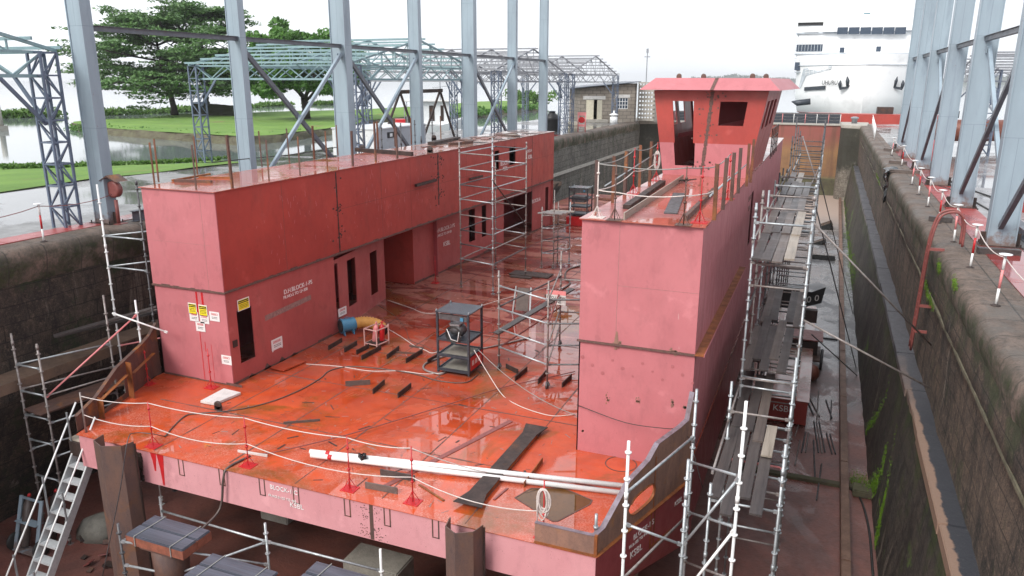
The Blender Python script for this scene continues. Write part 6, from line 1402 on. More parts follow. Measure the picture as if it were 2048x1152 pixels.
# ================================================================== things on the deck
# rope barrier stanchions
def stanchion(base, h, label, lean=(0, 0), mat='red_paint', group='red rope stanchions on the barge'):
    b = Vector(base); t = thing('rope_stanchion', label, 'stanchion', b, group)
    m = MB(); m.box(b.x-.17, b.x+.17, b.y-.14, b.y+.14, b.z, b.z+.012); m.build('base_plate', mat, t)
    m = MB(); top = b+Vector((lean[0], lean[1], h)); m.tube(b+Vector((0, 0, .01)), top, .014, 7)
    for a in range(4): q = b+Vector((math.cos(a*1.57+.78)*.15, math.sin(a*1.57+.78)*.13, .01)); m.tube(q, b.lerp(top, .27/h*1.), .008, 5)
    for z in (.48, .98): 
        if z < h: c = b.lerp(top, z/h); m.lathe(c, [(.012, -.02), (.035, -.02), (.035, .02), (.012, .02)], 8)
    m.build('post', mat, t); return top
DZ = .014
def zfrom(bpt, px, py): d = ray(px, py); k = (bpt.x*d.x+bpt.y*d.y)/(d.x**2+d.y**2); return CAMH+d.z*k
ST = [((307, 892), (298, 803), 'third red stanchion back, near the front left corner of the deck'), ((497, 931), (486, 833), 'red stanchion at the bow edge behind the block lettering'), ((700, 978), (697, 872), 'red stanchion at the bow edge in line with the end of the white pipes'), ((826, 1004), (818, 893), 'red stanchion at the bow edge in front of the two short wooden battens'), ((1087, 1072), (1084, 960), 'red stanchion at the bow edge hung with a coil of rope'), ((423, 775), (416, 697), 'red stanchion against the pink end of the left deck house'), ((297, 768), (293, 700), 'red stanchion standing inside the left bulwark'), ((871, 566), (871, 512), 'thin red stanchion by the wall of the left deck house beyond the recess')]
tp_ = []
for (bx, by), (tx, ty), lab in ST:
    b = at(bx, by, DZ); tp_.append((b, stanchion(b, zfrom(b, tx, ty)-DZ, lab)))
def rope(pts, r, mat, label, name='rope', cat='rope', k=4, group=None):
    m = MB(); m.path(smooth_path(pts, k), r, 6); return tag(m.build(name, mat), label, cat, group)
cor = Vector((-16.55, 12.3, 0))
hi = [b+(t_-b)*.97 for b, t_ in tp_[:5]]; lo = [b+(t_-b)*.45 for b, t_ in tp_[:5]]
m = MB(); cz = cor+Vector((0, 0, 1.0)); m.tube(cor+Vector((0, 0, .0)), cz+Vector((0, 0, .1)), .022, 8); tag(m.build('corner_post', 'old_galvanised'), 'short grey tube post at the left front corner of the deck', 'post')
ps = [cz]+hi[:4]; m = MB()
for a, b in zip(ps, ps[1:]): m.path(sag(a, b, .07), .011, 6)
m.path(sag(hi[3], at(975, 945, .35), .05), .011, 6); tag(m.build('rope', 'rope_white'), 'upper white rope strung between the red stanchions along the bow', 'rope')
ps = [cor+Vector((0, 0, .5))]+lo[:2]+[lo[3], lo[4]]; m = MB()
for a, b, s_ in zip(ps, ps[1:], (.1, .16, .22, .2)): m.path(sag(a, b, s_), .011, 6)
tag(m.build('rope', 'rope_white'), 'lower white rope sagging between the red stanchions along the bow', 'rope')
# coil
b, t_ = tp_[4]; m = MB(); c = b.lerp(t_, .72)
for i in range(9):
    w, h = rnd.uniform(.07, .14), rnd.uniform(.2, .34); o_ = Vector((rnd.uniform(-.03, .03), rnd.uniform(-.05, .0), -h+.16)); m.path([c+o_+Vector((math.sin(a)*w, 0, math.cos(a)*h)) for a in [k*math.tau/14 for k in range(15)]], .012, 5)
m.path([c+Vector((-.1, -.03, .1)), c+Vector((-.12, -.05, -.3)), c+Vector((-.1, -.1, -.62))], .012, 5); tag(m.build('rope_coil', 'rope_white'), 'coil of white rope hung on the rightmost red stanchion', 'rope')
# the two long white pipes
def px_tube(a, b, za, zb, r, mat, label, name, cat, n=16, band=None, group=None):
    A_, B_ = at(*a, za), at(*b, zb); t = thing(name, label, cat, A_.lerp(B_, .5)-Vector((0, 0, r)), group); m = MB(); m.tube(A_, B_, r, n); m.build('pipe_wall', mat, t)
    d = (B_-A_).normalized(); m = MB(); m.tube(A_-d*.002, A_+d*.002, r*.8, n); m.tube(B_-d*.002, B_+d*.002, r*.8, n); m.build('bore', 'black_paint', t)
    if band: m = MB(); p = A_.lerp(B_, band); m.tube(p, p+d*.1, r*1.01, n); m.build('red_band', 'red_paint', t)
    return A_, B_
px_tube((620, 903), (1250, 972), .2, .1, .058, 'white_tube', 'upper of two long white pipes lying across the foredeck', 'long_pipe', 'pipe', band=.055)
px_tube((622, 910), (1243, 986), .16, .06, .058, 'white_tube', 'lower of two long white pipes lying across the foredeck, nearest the bow', 'long_pipe', 'pipe', band=.06)
m = MB(); p = at(725, 908, .3); 
for i in range(12): q = p+Vector((rnd.uniform(-.07, .07), rnd.uniform(-.05, .05), rnd.uniform(-.15, .02))); m.bar(q, q+Vector((rnd.uniform(-.05, .05), -.02, -.1)), .08, .04)
tag(m.build('cloth', 'tarp_black'), 'crumpled black cloth hung over the white pipes', 'cloth')
# long flanged beam
A_, B_ = at(935, 1010, .12), at(1075, 850, .12); d = (B_-A_).normalized(); nn = Vector((-d.y, d.x, 0)); t = thing('flanged_beam', 'long dark rusty T beam with flared ends lying on the foredeck under the white pipes', 'beam', A_.lerp(B_, .5))
m = MB(); L_ = (B_-A_).length; S = [(0, .33), (.5, .2), (L_*.4, .19), (L_-.55, .19), (L_-.05, .3)]
pl_ = [A_+d*s_+nn*w for s_, w in S]+[A_+d*s_-nn*w for s_, w in S[::-1]]; m.extrude(pl_, (0, 0, .018)); m.build('flange', 'dark_rust', t)
m = MB(); m.bar(A_+nn*-.17+d*.5-Vector((0, 0, .06)), B_-nn*.17-d*.5-Vector((0, 0, .06)), .012, .12); m.build('web', 'orange_rust', t)
def flat_bar(a, b, z, w, h, mat, label, name='flat_bar', cat='bar', group=None, stand=True):
    A_, B_ = at(*a, z), at(*b, z); m = MB(); m.bar(A_+Vector((0, 0, h/2)), B_+Vector((0, 0, h/2)), w, h)
    return tag(m.build(name, mat, bevel=.002), label, cat, group)
flat_bar((768, 974), (1022, 822+20), DZ, .14, .012, 'ladder_red', 'long thin red flat strip beside the flanged beam on the foredeck')
flat_bar((1085, 925), (1048, 975), DZ, .02, .13, 'orange_rust', 'short upright orange rusted bar right of the flanged beam')
flat_bar((838, 970), (888, 1002), DZ, .05, .02, 'orange_rust', 'short orange rusted flat strip in front of the white pipes')
flat_bar((988, 1000), (1015, 977), DZ, .05, .02, 'ladder_red', 'small dark red strip right of the flared beam end')
def batten(a, b, label, mat='plank_dark', h=.14): return flat_bar(a, b, DZ, .03, h, mat, label, 'upright_bar', 'bar', 'short upright bars tacked on the deck')
for a, b, lab, mt in (((761, 950), (830, 963), 'upright wooden batten on the foredeck, the one nearer the pipes', 'plank_dark'), ((731, 976), (795, 988), 'upright wooden batten on the foredeck, the one nearer the bow edge', 'plank_mid'),
    ((691, 772), (741, 769), 'grey short bar lying left of the two tacked stiffeners amidships', 'hose_brown'), ((567, 848), (640, 842), 'grey split bar alone on the left foredeck', 'hose_brown'), ((746, 788), (769, 768), 'upright stiffener tacked on the deck, left one of the pair below the tool rack', 'dark_rust'), ((796, 796), (822, 775), 'upright stiffener tacked on the deck, right one of the pair below the tool rack', 'dark_rust'),
    ((657, 700), (684, 684), 'stiffener offcut nearest the blue fan', 'dark_rust'), ((689, 705), (714, 690), 'stiffener offcut second from the blue fan', 'dark_rust'), ((713, 709), (738, 696), 'stiffener offcut just left of the extinguisher rack foot', 'dark_rust'), ((723, 720), (762, 699), 'stiffener offcut in front of the extinguisher rack', 'dark_rust'),
    ((774, 718), (798, 700), 'left stiffener of the ladder shaped offcut group', 'dark_rust'), ((812, 726), (845, 706), 'right stiffener of the ladder shaped offcut group', 'dark_rust'), ((792, 706), (836, 709), 'cross piece of the ladder shaped offcut group', 'rusty_steel'), ((819, 693), (847, 698), 'small flat offcut behind the ladder shaped group', 'hose_brown'), ((855, 728), (878, 714), 'stiffener offcut inside the hose loop beside the tool rack', 'dark_rust'),
    ((1012, 736), (1036, 748), 'stiffener offcut beside the castor of the short tower', 'dark_rust'), ((1030, 762), (1054, 742), 'upright stiffener right of the short tower castor', 'dark_rust'), ((1076, 768), (1093, 748), 'upright stiffener between the castors of the short tower', 'dark_rust'), ((1124, 775), (1143, 757), 'upright stiffener nearest the right deck house', 'dark_rust'), ((476, 904), (535, 914), 'weathered pale batten lying at the bow behind the second stanchion', 'board_white')):
    batten(a, b, lab, mt, .15 if 'upright' in lab or 'stiffener' in lab else .06)
# panel board, hatch cover, padeye
P4_ = [at(x, y, DZ+.01) for x, y in ((401, 806), (430, 811), (482, 789), (448, 781))]; m = MB(); m.extrude([P4_[0], P4_[1], P4_[2], P4_[3]], (0, 0, .07)); tag(m.build('insulation_board', 'board_white', bevel=.005), 'grey white board lying on the deck in front of the left deck house', 'board')
P4_ = [at(x, y, DZ+.03) for x, y in ((540, 737), (567, 743), (612, 724), (580, 718))]; m = MB(); m.extrude(P4_, (0, 0, .035)); tag(m.build('hatch_plate', 'wet_deck'), 'loose orange red plate leaning at the foot of the left deck house side', 'plate')
p = at(437, 820, DZ); m = MB(); m.lathe(p+Vector((0, 0, .14)), [(.05, -.02), (.12, -.02), (.12, .02), (.05, .02)], 16, 'Y'); m.box(p.x-.12, p.x+.12, p.y-.02, p.y+.02, 0.014, .12); tag(m.build('padeye', 'dark_rust'), 'rusty ring shaped lifting eye on the deck beside the white board', 'lifting eye')
# square tray scar on deck
m = MB(); Pq = [at(x, y, 0) for x, y in ((1030, 997), (1062, 978), (1128, 978), (1184, 1002), (1180, 1010), (1115, 1044), (1105, 1044))]; 
for a, b in zip(Pq, Pq[1:]+Pq[:1]): m.bar(a+Vector((0, 0, .016)), b+Vector((0, 0, .016)), .03, .01)
m.build('tray_edge', 'weld_burn', deck)
m = MB(); m.extrude([q+Vector((0, 0, .0125)) for q in Pq], (0, 0, .0025)); simple('puddle_brown', (.13, .055, .016), (.09, .04, .012), .035, 0, 1.5, .0); m.build('sunken_tray', 'puddle_brown', deck)

# tool rack (dark blue steel)
def rack(c, w, dpt, h, label, front=True, scale=1):
    t = thing('tool_rack', label, 'rack', (c.x, c.y, c.z)); x0, x1, y0, y1, z = c.x-w/2, c.x+w/2, c.y-dpt/2, c.y+dpt/2, c.z
    for x in (x0, x1):
        for y in (y0, y1): m = MB(); m.box(x-.03, x+.03, y-.03, y+.03, z+.05, z+h); m.build('leg', 'navy_steel', t)
    for i, zz in enumerate((.16, .62, 1.12)):
        m = MB(); m.box(x0+.03, x1-.03, y0+.03, y1-.03, z+zz-.01, z+zz+.01); m.box(x0+.03, x1-.03, y0-.03, y0+.03, z+zz-.05, z+zz+.03); m.box(x0+.03, x1-.03, y1-.03, y1+.03, z+zz-.05, z+zz+.03); m.box(x0-.02, x0+.02, y0+.03, y1-.03, z+zz-.05, z+zz+.03); m.box(x1-.02, x1+.02, y0+.03, y1-.03, z+zz-.05, z+zz+.03); m.build('shelf', 'navy_steel', t)
    m = MB(); m.box(x0-.05, x1+.05, y0-.05, y1+.05, z+h, z+h+.03); m.build('top_plate', 'navy_wet', t, bevel=.006)
    m = MB(); m.box(x0+.05, x1-.05, y0+.0, y0+.08, z+h-.22, z+h-.06); m.build('cable_box', 'dark_tube', t)
    m = MB(); m.box(x1-.25, x1-.15, y0-.04, y0+.0, z+h-.2, z+h-.1); m.build('socket', 'fan_blue', t)
    for x in (x0-.02, x1+.02):
        for y in (y0, y1): m = MB(); m.lathe((x, y, z+h+.05), [(.015, -.012), (.04, -.012), (.04, .012), (.015, .012)], 10, 'X'); m.build('lifting_lug', 'galvanised', t)
    return t, (x0, x1, y0, y1)
pc = at(921, 740, DZ); t, (x0, x1, y0, y1) = rack(pc, 1.02, .95, 1.95, 'dark blue steel tool rack with a wet top in the middle of the deck')
m = MB(); m.box(x1+.03, x1+.036, y0+.05, y1-.05, .2, .62); sgn = m.build('side_board', 'red_paint', t)
m = MB()
for i in range(3): m.box(x1+.037, x1+.04, y0+.15+i*.22, y0+.3+i*.22, .34, .5)
m.build('board_marks', 'board_white', sgn)
for i, zz in ((0, .18), (1, .64)):
    m = MB(); m.box(x0+.1, x1-.08, y0+.08, y1-.08, zz, zz+.012); m.build('tray', 'concrete', t)
tc_ = thing('motor_unit', 'small motor with a cable coil on the middle shelf of the tool rack', 'motor', (pc.x, pc.y, 1.15))
m = MB(); m.lathe((pc.x, pc.y-.05, 1.35), [(.05, -.24), (.17, -.22), (.19, -.1), (.19, .12), (.12, .2), (.04, .24)], 16, 'X'); m.build('body', 'dark_tube', tc_)
m = MB(); m.box(pc.x-.22, pc.x+.1, pc.y-.25, pc.y+.12, 1.5, 1.56); m.build('cover', 'galvanised', tc_)
m = MB(); 
for i in range(5): r_ = .2+.015*i; m.path([(pc.x+math.cos(a)*r_+.05, y0-.06-i*.006, 1.34+math.sin(a)*r_) for a in [k*math.tau/20 for k in range(21)]], .01, 5)
m.build('cable_coil', 'rubber_black' , tc_)
m = MB(); m.path([(pc.x-.15, y0-.1, 1.5), (pc.x+.0, y0-.13, 1.2), (pc.x+.2, y0-.1, 1.15), (pc.x+.25, y0-.1, 1.45)], .012, 5); m.build('lead', 'white_tube', tc_)
# second rack farther aft with red tray
p = at(1160, 447, .05); 
t, (x0, x1, y0, y1) = rack(Vector((p.x, p.y, .55)), 1.15, 1.0, 1.75, 'black steel tool rack standing on a red steel tray, far aft between the deck houses')
m = MB(); m.box(x0-.1, x1+.25, y0-.2, y1+.2, .02, .56); m.build('red_tray', 'red_paint', t)
m = MB(); m.box(x0+.15, x1-.15, y0, y1-.2, 1.45, 1.8); m.build('motor', 'dark_tube', t)

# fan with duct
p = at(692, 668, DZ); t = thing('ventilation_fan', 'round blue ventilation fan with a yellow duct beside the left deck house', 'fan', p); ax = Vector((-.55, -.83, 0)).normalized(); q = ax.to_track_quat('Z', 'Y').to_matrix(); c = p+Vector((0, .1, .3))
m = MB(); m.lathe(c, [(.22, -.28), (.25, -.26), (.235, -.1), (.235, .1), (.26, .2), (.27, .24), (.23, .25), (.2, .2)], 24, q); m.build('housing', 'fan_blue', t)
m = MB(); m.lathe(c, [(.21, .24), (.21, .256)], 20, q); m.build('fan_inlet', 'black_paint', t)
m = MB(); u_ = q @ Vector((1, 0, 0)); v_ = q @ Vector((0, 1, 0))
for r_ in (.07, .12, .17, .215): m.path([c+ax*.265+(u_*math.cos(a)+v_*math.sin(a))*r_ for a in [k*math.tau/18 for k in range(19)]], .006, 4)
for a in range(6): w_ = u_*math.cos(a*1.047)+v_*math.sin(a*1.047); m.tube(c+ax*.265+w_*.03, c+ax*.265+w_*.23, .005, 4)
m.build('guard', 'dark_tube', t)
m = MB(); sd_ = Vector((ax.y, -ax.x, 0))
for s_ in (-.17, .17): o_ = c+ax*s_; m.extrude([o_+sd_*-.26-Vector((0, 0, .3)), o_+sd_*-.2-Vector((0, 0, .12)), o_+sd_*.2-Vector((0, 0, .12)), o_+sd_*.26-Vector((0, 0, .3)), o_+sd_*.14-Vector((0, 0, .3)), o_-Vector((0, 0, .2)), o_+sd_*-.14-Vector((0, 0, .3))], ax*.03)
m.build('foot', 'fan_blue', t); m = MB(); m.path([c+Vector((0, 0, .24))-ax*.15, c+Vector((0, 0, .3)), c+Vector((0, 0, .24))+ax*.12], .015, 6); m.build('handle', 'fan_blue', t)
dpts = smooth_path([c-ax*.26, c-ax*.5+Vector((.1, 0, .02)), c-ax*.7+Vector((.32, -.02, -.02)), c-ax*.75+Vector((.62, -.12, -.1)), c-ax*.68+Vector((.78, -.2, -.14))], 8); m = MB(); m.path(dpts, .2, 14, [.2+(.022 if i % 2 else -.012) for i in range(len(dpts))]); m.build('duct', 'duct_orange', t); m = MB(); m.path([dpts[-1], dpts[-1]+Vector((.16, -.05, -.02))], .18, 14, [.18, .16]); m.build('duct_mouth', 'tarp_black', t)
# fire extinguisher rack
p = at(754, 690, DZ); t = thing('extinguisher_rack', 'pale pink steel rack for fire extinguishers on the deck', 'rack', p); w, dq, h = .52, .62, .62
R1 = Matrix.Rotation(R(-8), 3, 'Z'); K = lambda x, y, z: p+R1 @ Vector((x, y, z))
m = MB()
for x in (-w/2, w/2):
    for y in (-dq/2, dq/2): m.bar(K(x, y, 0), K(x, y, h+(.08 if y > 0 else 0)), .035, .035)
for z in (.12, h):
    for y in (-dq/2, dq/2): m.bar(K(-w/2, y, z), K(w/2, y, z), .03, .03)
    for x in (-w/2, w/2): m.bar(K(x, -dq/2, z), K(x, dq/2, z), .03, .03)
simple('pale_pink', (.66, .42, .38), (.55, .33, .3), .5); m.build('frame', 'pale_pink', t); m = MB(); m.extrude([K(-w/2, -dq/2, .12), K(w/2, -dq/2, .12), K(w/2, dq/2, .12), K(-w/2, dq/2, .12)], (0, 0, .01)); m.build('bottom_shelf', 'dark_rust', t)
for i, (x, y, mt, lab) in enumerate(((-.05, -.05, 'pink_plastic', 'faded pink fire extinguisher tilted in the steel rack'), (.13, .12, 'red_paint', 'bright red fire extinguisher upright in the steel rack'))):
    c = K(x, y, .14); e = thing('fire_extinguisher', lab, 'fire extinguisher', c); ax_ = Vector((.12 if i == 0 else 0, .05, 1)).normalized().to_track_quat('Z', 'Y').to_matrix()
    m = MB(); m.lathe(c, [(.07, 0), (.09, .02), (.09, .48), (.06, .56), (.025, .58), (.025, .62)], 18, ax_); m.build('cylinder', mt, e)
    m = MB(); m.lathe(c+ax_ @ Vector((0, 0, .62)), [(.035, 0), (.035, .05), (.01, .06)], 10, ax_); m.bar(c+ax_ @ Vector((0, 0, .67)), c+ax_ @ Vector((-.12, 0, .71)), .025, .012); m.bar(c+ax_ @ Vector((0, 0, .65)), c+ax_ @ Vector((-.11, 0, .65)), .02, .012); m.build('valve_handle', mt, e)
    m = MB(); m.path(smooth_path([c+ax_ @ Vector((.03, 0, .64)), c+ax_ @ Vector((.13, -.02, .55)), c+ax_ @ Vector((.12, -.05, .3)), c+ax_ @ Vector((.06, -.1, .12))]), .01, 6); m.build('hose', 'rubber_black' if i else 'pale_pink', e)

# cables and hoses on deck
def ground_path(pts, r, mat, label, name='cable', cat='cable', z=None):
    P_ = [at(x[0], x[1], (x[2] if len(x) > 2 else DZ+r)) for x in pts]; return rope(P_, r, mat, label, name, cat, 6)
ground_path([(330, 873), (345, 855), (370, 832), (395, 827), (470, 820), (540, 804), (600, 780), (640, 757), (660, 741), (700, 733), (760, 737), (830, 748), (870, 760), (905, 765), (935, 764), (955, 750)], .017, 'hose_brown', 'long dark cable running from the tool rack across the deck to the front left corner')
ground_path([(612, 728), (680, 733), (740, 742), (800, 742), (850, 748), (890, 745)], .012, 'rope_white', 'thin pale cable from the loose hatch plate to the tool rack')
ground_path([(776, 658), (800, 672), (830, 692), (850, 700), (865, 706), (890, 699)], .012, 'rope_white', 'thin white line from the extinguisher rack to the tool rack')
ground_path([(1060, 675), (985, 693), (920, 705), (880, 715), (850, 728), (850, 740), (880, 748), (895, 742)], .03, 'old_galvanised', 'thick grey hose looping behind the tool rack', 'hose', 'hose')
ground_path([(757, 610), (790, 632), (812, 660), (820, 680), (850, 692), (876, 705)], .008, 'hose_brown', 'thin dark lead trailing from the left deck house past the extinguishers')
ground_path([(775, 600), (820, 615), (860, 627), (950, 614), (1000, 600), (1110, 570)], .012, 'rope_white', 'pale cable crossing the middle deck towards the tall tower')
ground_path([(1160, 531), (1135, 540), (1130, 556), (1140, 566), (1120, 580), (1090, 592)], .035, 'hose_brown', 'thick dark hose snaking between the short tower and the right deck house', 'hose', 'hose')
rope(sag(at(957, 700, 1.0), at(1152, 830, .1), .25, 8), .01, 'rope_grey', 'thin line hanging from the tool rack to the right deck house', 'cable', 'cable', 3)
ground_path([(948, 700, .9), (975, 745, .4), (1005, 790), (1035, 810), (1075, 825), (1110, 832), (1150, 829)], .012, 'rope_white', 'white lead curling from the tool rack to the foot of the right deck house')
rope([at(520, 908, .05), at(560, 902, .1), at(700, 868, .1), at(870, 817, .1), at(1005, 775, .08), at(1095, 755, .05), at(1150, 743, .05)], .014, 'ladder_red', 'dark red hose running diagonally across the deck to the short tower', 'hose', 'hose', 3)
rope([at(500, 912, .03), at(460, 935, .0)+Vector((0, -.05, .03)), Vector((atY(448, 960, 12.1).x, 12.08, -.2)), Vector((atY(438, 1000, 12.).x, 12., -.95)), atY(400, 1062, 11.4)], .028, 'hose_brown', 'thick grey hose dropping over the bow edge to the keel block', 'hose', 'hose', 5)
rope([at(330, 873, .03), at(305, 868, .3), at(270, 866, .35), atY(255, 882, 11.5), atY(240, 980, 11.4), atY(205, 1152, 11.2)], .012, 'dark_tube', 'thin cable looping over the left sheet pile down to the floor', 'cable', 'cable', 5)
rope([Vector((rx0, ry0-.05, 1.2)), atY(1250, 845, 15.9), atY(1330, 857, 15.9), atY(1366, 860, 15.95), atY(1385, 900, 15.0), atY(1405, 975, 14.8)], .009, 'rubber_black', 'thin black cable draped along the pink front of the right deck house', 'cable', 'cable', 5)

# safety notices
def notice(px, py, plane, kind, w, h, label, tape=False):
    c = atY(px, py, hy0-.012) if plane == 'f' else atX(px, py, hx1+.012); r_ = Vector((1, 0, 0)) if plane == 'f' else Vector((0, 1, 0)); n_ = Vector((0, -1, 0)) if plane == 'f' else Vector((1, 0, 0)); u_ = Vector((0, 0, 1))
    t = thing('safety_notice', label, 'notice', c-u_*h/2)
    def rc(x0, x1, z0, z1, off, mat, nm):
        m = MB(); b = c+n_*off; m.extrude([b+r_*x0+u_*z0, b+r_*x1+u_*z0, b+r_*x1+u_*z1, b+r_*x0+u_*z1], n_*.002); return m.build(nm, mat, t)
    rc(-w/2, w/2, -h/2, h/2, 0, 'worn_paper', 'sheet')
    if kind == 'y':
        rc(-w*.44, w*.44, -h*.44, h*.42, .0025, 'yellow_paint', 'yellow_field'); rc(-w*.43, w*.43, h*.14, h*.38, .005, 'black_paint', 'black_band'); rc(-w*.4, w*.4, h*.23, h*.28, .0075, 'yellow_paint', 'band_line')
        m = MB(); 
        for j in range(3):
            x = -w*.34
            while x < w*.32: l_ = rnd.uniform(.02, .05); b = c+n_*.005+r_*x+u_*(-h*.02-j*h*.13); m.extrude([b, b+r_*l_, b+r_*l_+u_*h*.05, b+u_*h*.05], n_*.001); x += l_+.012
        m.build('small_print', 'black_paint', t)
    else:
        m = MB(); 
        for (a, b_, e, f) in ((-.3, .3, .30, .33), (-.3, .3, .12, .15), (-.33, -.3, .12, .33), (.3, .33, .12, .33)): bb = c+n_*.0025; m.extrude([bb+r_*w*a+u_*h*e, bb+r_*w*b_+u_*h*e, bb+r_*w*b_+u_*h*f, bb+r_*w*a+u_*h*f], n_*.001)
        x = -.24
        while x < .22: l_ = rnd.uniform(.04, .09); bb = c+n_*.0025; m.extrude([bb+r_*w*x+u_*h*.18, bb+r_*w*(x+l_)+u_*h*.18, bb+r_*w*(x+l_)+u_*h*.27, bb+r_*w*x+u_*h*.27], n_*.001); x += l_+.03
        m.build('red_box', 'red_paint', t); m = MB()
        for j in range(2):
            x = -.28
            while x < .25: l_ = rnd.uniform(.04, .11); bb = c+n_*.0025; m.extrude([bb+r_*w*x+u_*h*(-.12-j*.14), bb+r_*w*(x+l_)+u_*h*(-.12-j*.14), bb+r_*w*(x+l_)+u_*h*(-.06-j*.14), bb+r_*w*x+u_*h*(-.06-j*.14)], n_*.001); x += l_+.03
        m.build('small_print', 'black_paint', t)
    if tape: 
        for s_ in (-1, 1): rc(s_*w*.42-.02, s_*w*.42+.02, -h*.62, -h*.5, 0, 'worn_paper', 'tape')
notice(385, 617, 'f', 'y', .31, .33, 'yellow and black warning notice, left one of the pair on the pink front')
notice(406, 621, 'f', 'y', .31, .33, 'yellow and black warning notice, right one of the pair on the pink front')
notice(388, 633, 'f', 'w', .33, .28, 'white notice with red box directly under the left yellow notice')
notice(409, 638, 'f', 'w', .33, .28, 'white notice with red box directly under the right yellow notice')
notice(429, 633, 'f', 'w', .36, .28, 'white notice at the right of the notice group on the pink front')
notice(401, 653, 'f', 'w', .34, .3, 'white notice at the very bottom of the notice group')
notice(453, 720, 'f', 'w', .36, .28, 'lone white notice low on the pink front by its right corner')
notice(487, 608, 's', 'y', .5, .34, 'yellow warning notice above the black doorway')
notice(554, 687, 's', 'w', .52, .35, 'white notice with tape strips on the house side right of the doorway', True)
notice(685, 623, 's', 'w', .5, .3, 'small white notice above the blue fan')
# exclusion zone board on the short tower
p = atY(1112, 597, 22.4); t = thing('zone_sign', 'white and pink hanging board reading EXCLUSION ZONE on the short tower', 'sign', p); m = MB(); m.box(p.x-.33, p.x+.33, p.y, p.y+.015, p.z-.2, p.z+.12); m.build('board', 'board_white', t); m = MB(); m.box(p.x-.33, p.x+.33, p.y, p.y+.015, p.z+.122, p.z+.26); m.build('header', 'pink_plastic', t)
letters('EXCLUSION', .115, (p.x-.31, p.y-.004, p.z-.01), (1, 0, 0), (0, 0, 1), 'black_paint', t, 'sign_words'); letters('ZONE', .13, (p.x-.18, p.y-.004, p.z-.15), (1, 0, 0), (0, 0, 1), 'black_paint', t, 'sign_words')
p = at(1042, 630, DZ); m = MB(); 
m.bar(p+Vector((-.35, 0, 0)), p+Vector((-.3, .25, 1.05)), .06, .03); m.bar(p+Vector((.35, 0, 0)), p+Vector((.3, .25, 1.05)), .06, .03); tq = tag(m.build('step_stand', 'galvanised'), 'pale metal stand with a dark panel standing behind the short tower', 'stand')
m = MB(); m.extrude([p+Vector((-.26, .05, .15)), p+Vector((.26, .05, .15)), p+Vector((.24, .25, 1.0)), p+Vector((-.24, .25, 1.0))], (0, .02, 0)); 
o = m.build('panel', 'hose_brown'); o.name = 'dark_panel'; tag(o, 'dark grey panel leaning in the pale metal stand', 'panel')

# things on the right house roof
Z5 = Ltop+.013
def roofbar(a, b, w, h, mat, label, name='channel_beam'): A_, B_ = at(*a, Z5), at(*b, Z5); m = MB(); m.bar(A_+Vector((0, 0, h/2)), B_+Vector((0, 0, h/2)), w, h); return tag(m.build(name, mat), label, 'beam')
roofbar((1248, 440), (1366, 360), .03, .16, 'plank_pale', 'long pale edged steel strip on edge, lying obliquely on the right deck house roof')
roofbar((1253, 418), (1325, 367), .18, .1, 'dark_rust', 'dark channel beam on the left part of the right deck house roof')
roofbar((1370, 442), (1428, 384), .09, .12, 'rusty_steel', 'brown channel beam on the right part of the right deck house roof')
roofbar((1341, 428), (1358, 388), .3, .03, 'dark_tube', 'short dark steel trough in the middle of the right deck house roof', 'steel_trough')
m = MB(); p = at(1368, 366, Z5)
for i in range(5): m.bar(p+Vector((rnd.uniform(-.2, .1), rnd.uniform(-.2, .2), .05)), p+Vector((rnd.uniform(-.1, .45), rnd.uniform(-.3, .2), .12)), .07, .03)
tag(m.build('timber_scraps', 'dark_rust'), 'tangle of rusty offcuts in front of the wheelhouse', 'scrap')
RS = [((1194, 435), (1199, 324), 'faded stanchion at the near left corner of the right house roof', 'rope_white'), ((1266, 388), (1270, 296), 'red stanchion on the left edge of the right house roof', 'red_paint'), ((1312, 361), (1320, 284), 'red stanchion beside the wheelhouse door side', 'red_paint'), ((1399, 445), (1408, 332), 'red stanchion at the near right of the right house roof', 'red_paint'), ((1455, 398), (1466, 305), 'red stanchion on the right edge of the right house roof', 'red_paint'), ((1229, 440), (1234, 328), 'thin brown post at the front edge of the right house roof, left one', 'rusty_steel'), ((1367, 450), (1375, 332), 'thin brown post at the front edge of the right house roof, right one', 'rusty_steel')]
T_ = {}
for i, ((bx, by), (tx, ty), lab, mt) in enumerate(RS):
    b = at(bx, by, Z5); T_[i] = (b, stanchion(b, zfrom(b, tx, ty)-Z5, lab, mat=mt, group='stanchions on the right house roof'))
L5 = lambda i, f: T_[i][0].lerp(T_[i][1], f)
for f, lab, mt in ((.97, 'upper grey guard rope around the right house roof', 'rope_grey'), (.5, 'lower pale guard rope around the right house roof', 'rope_white')):
    m = MB()
    for a, b, s_ in ((2, 1, .1), (1, 0, .1), (0, 5, .01), (5, 6, .06), (6, 3, .01), (3, 4, .12)): m.path(sag(L5(a, f), L5(b, f), s_, 6), .013, 5)
    tag(m.build('rope', mt), lab, 'rope')
m = MB(); m.tube(atX(1420, 392, rx1), atX(1503, 320, rx1), .022, 7); m.tube(atX(1210, 372, rx0), atX(1310, 308, rx0), .018, 7); tag(m.build('guard_rail', 'galvanised'), 'pale guard rail tube tied to the posts on the right house roof', 'rail')
m = MB(); c = L5(2, .7)
for i in range(5): w = rnd.uniform(.08, .15); m.path([c+Vector((math.sin(a)*w*.6, 0, -.2+math.cos(a)*w*1.9)) for a in [k*math.tau/12 for k in range(13)]], .018, 5)
tag(m.build('rope_coil', 'rope_white'), 'pale rope coil hung on the stanchion by the wheelhouse', 'rope')

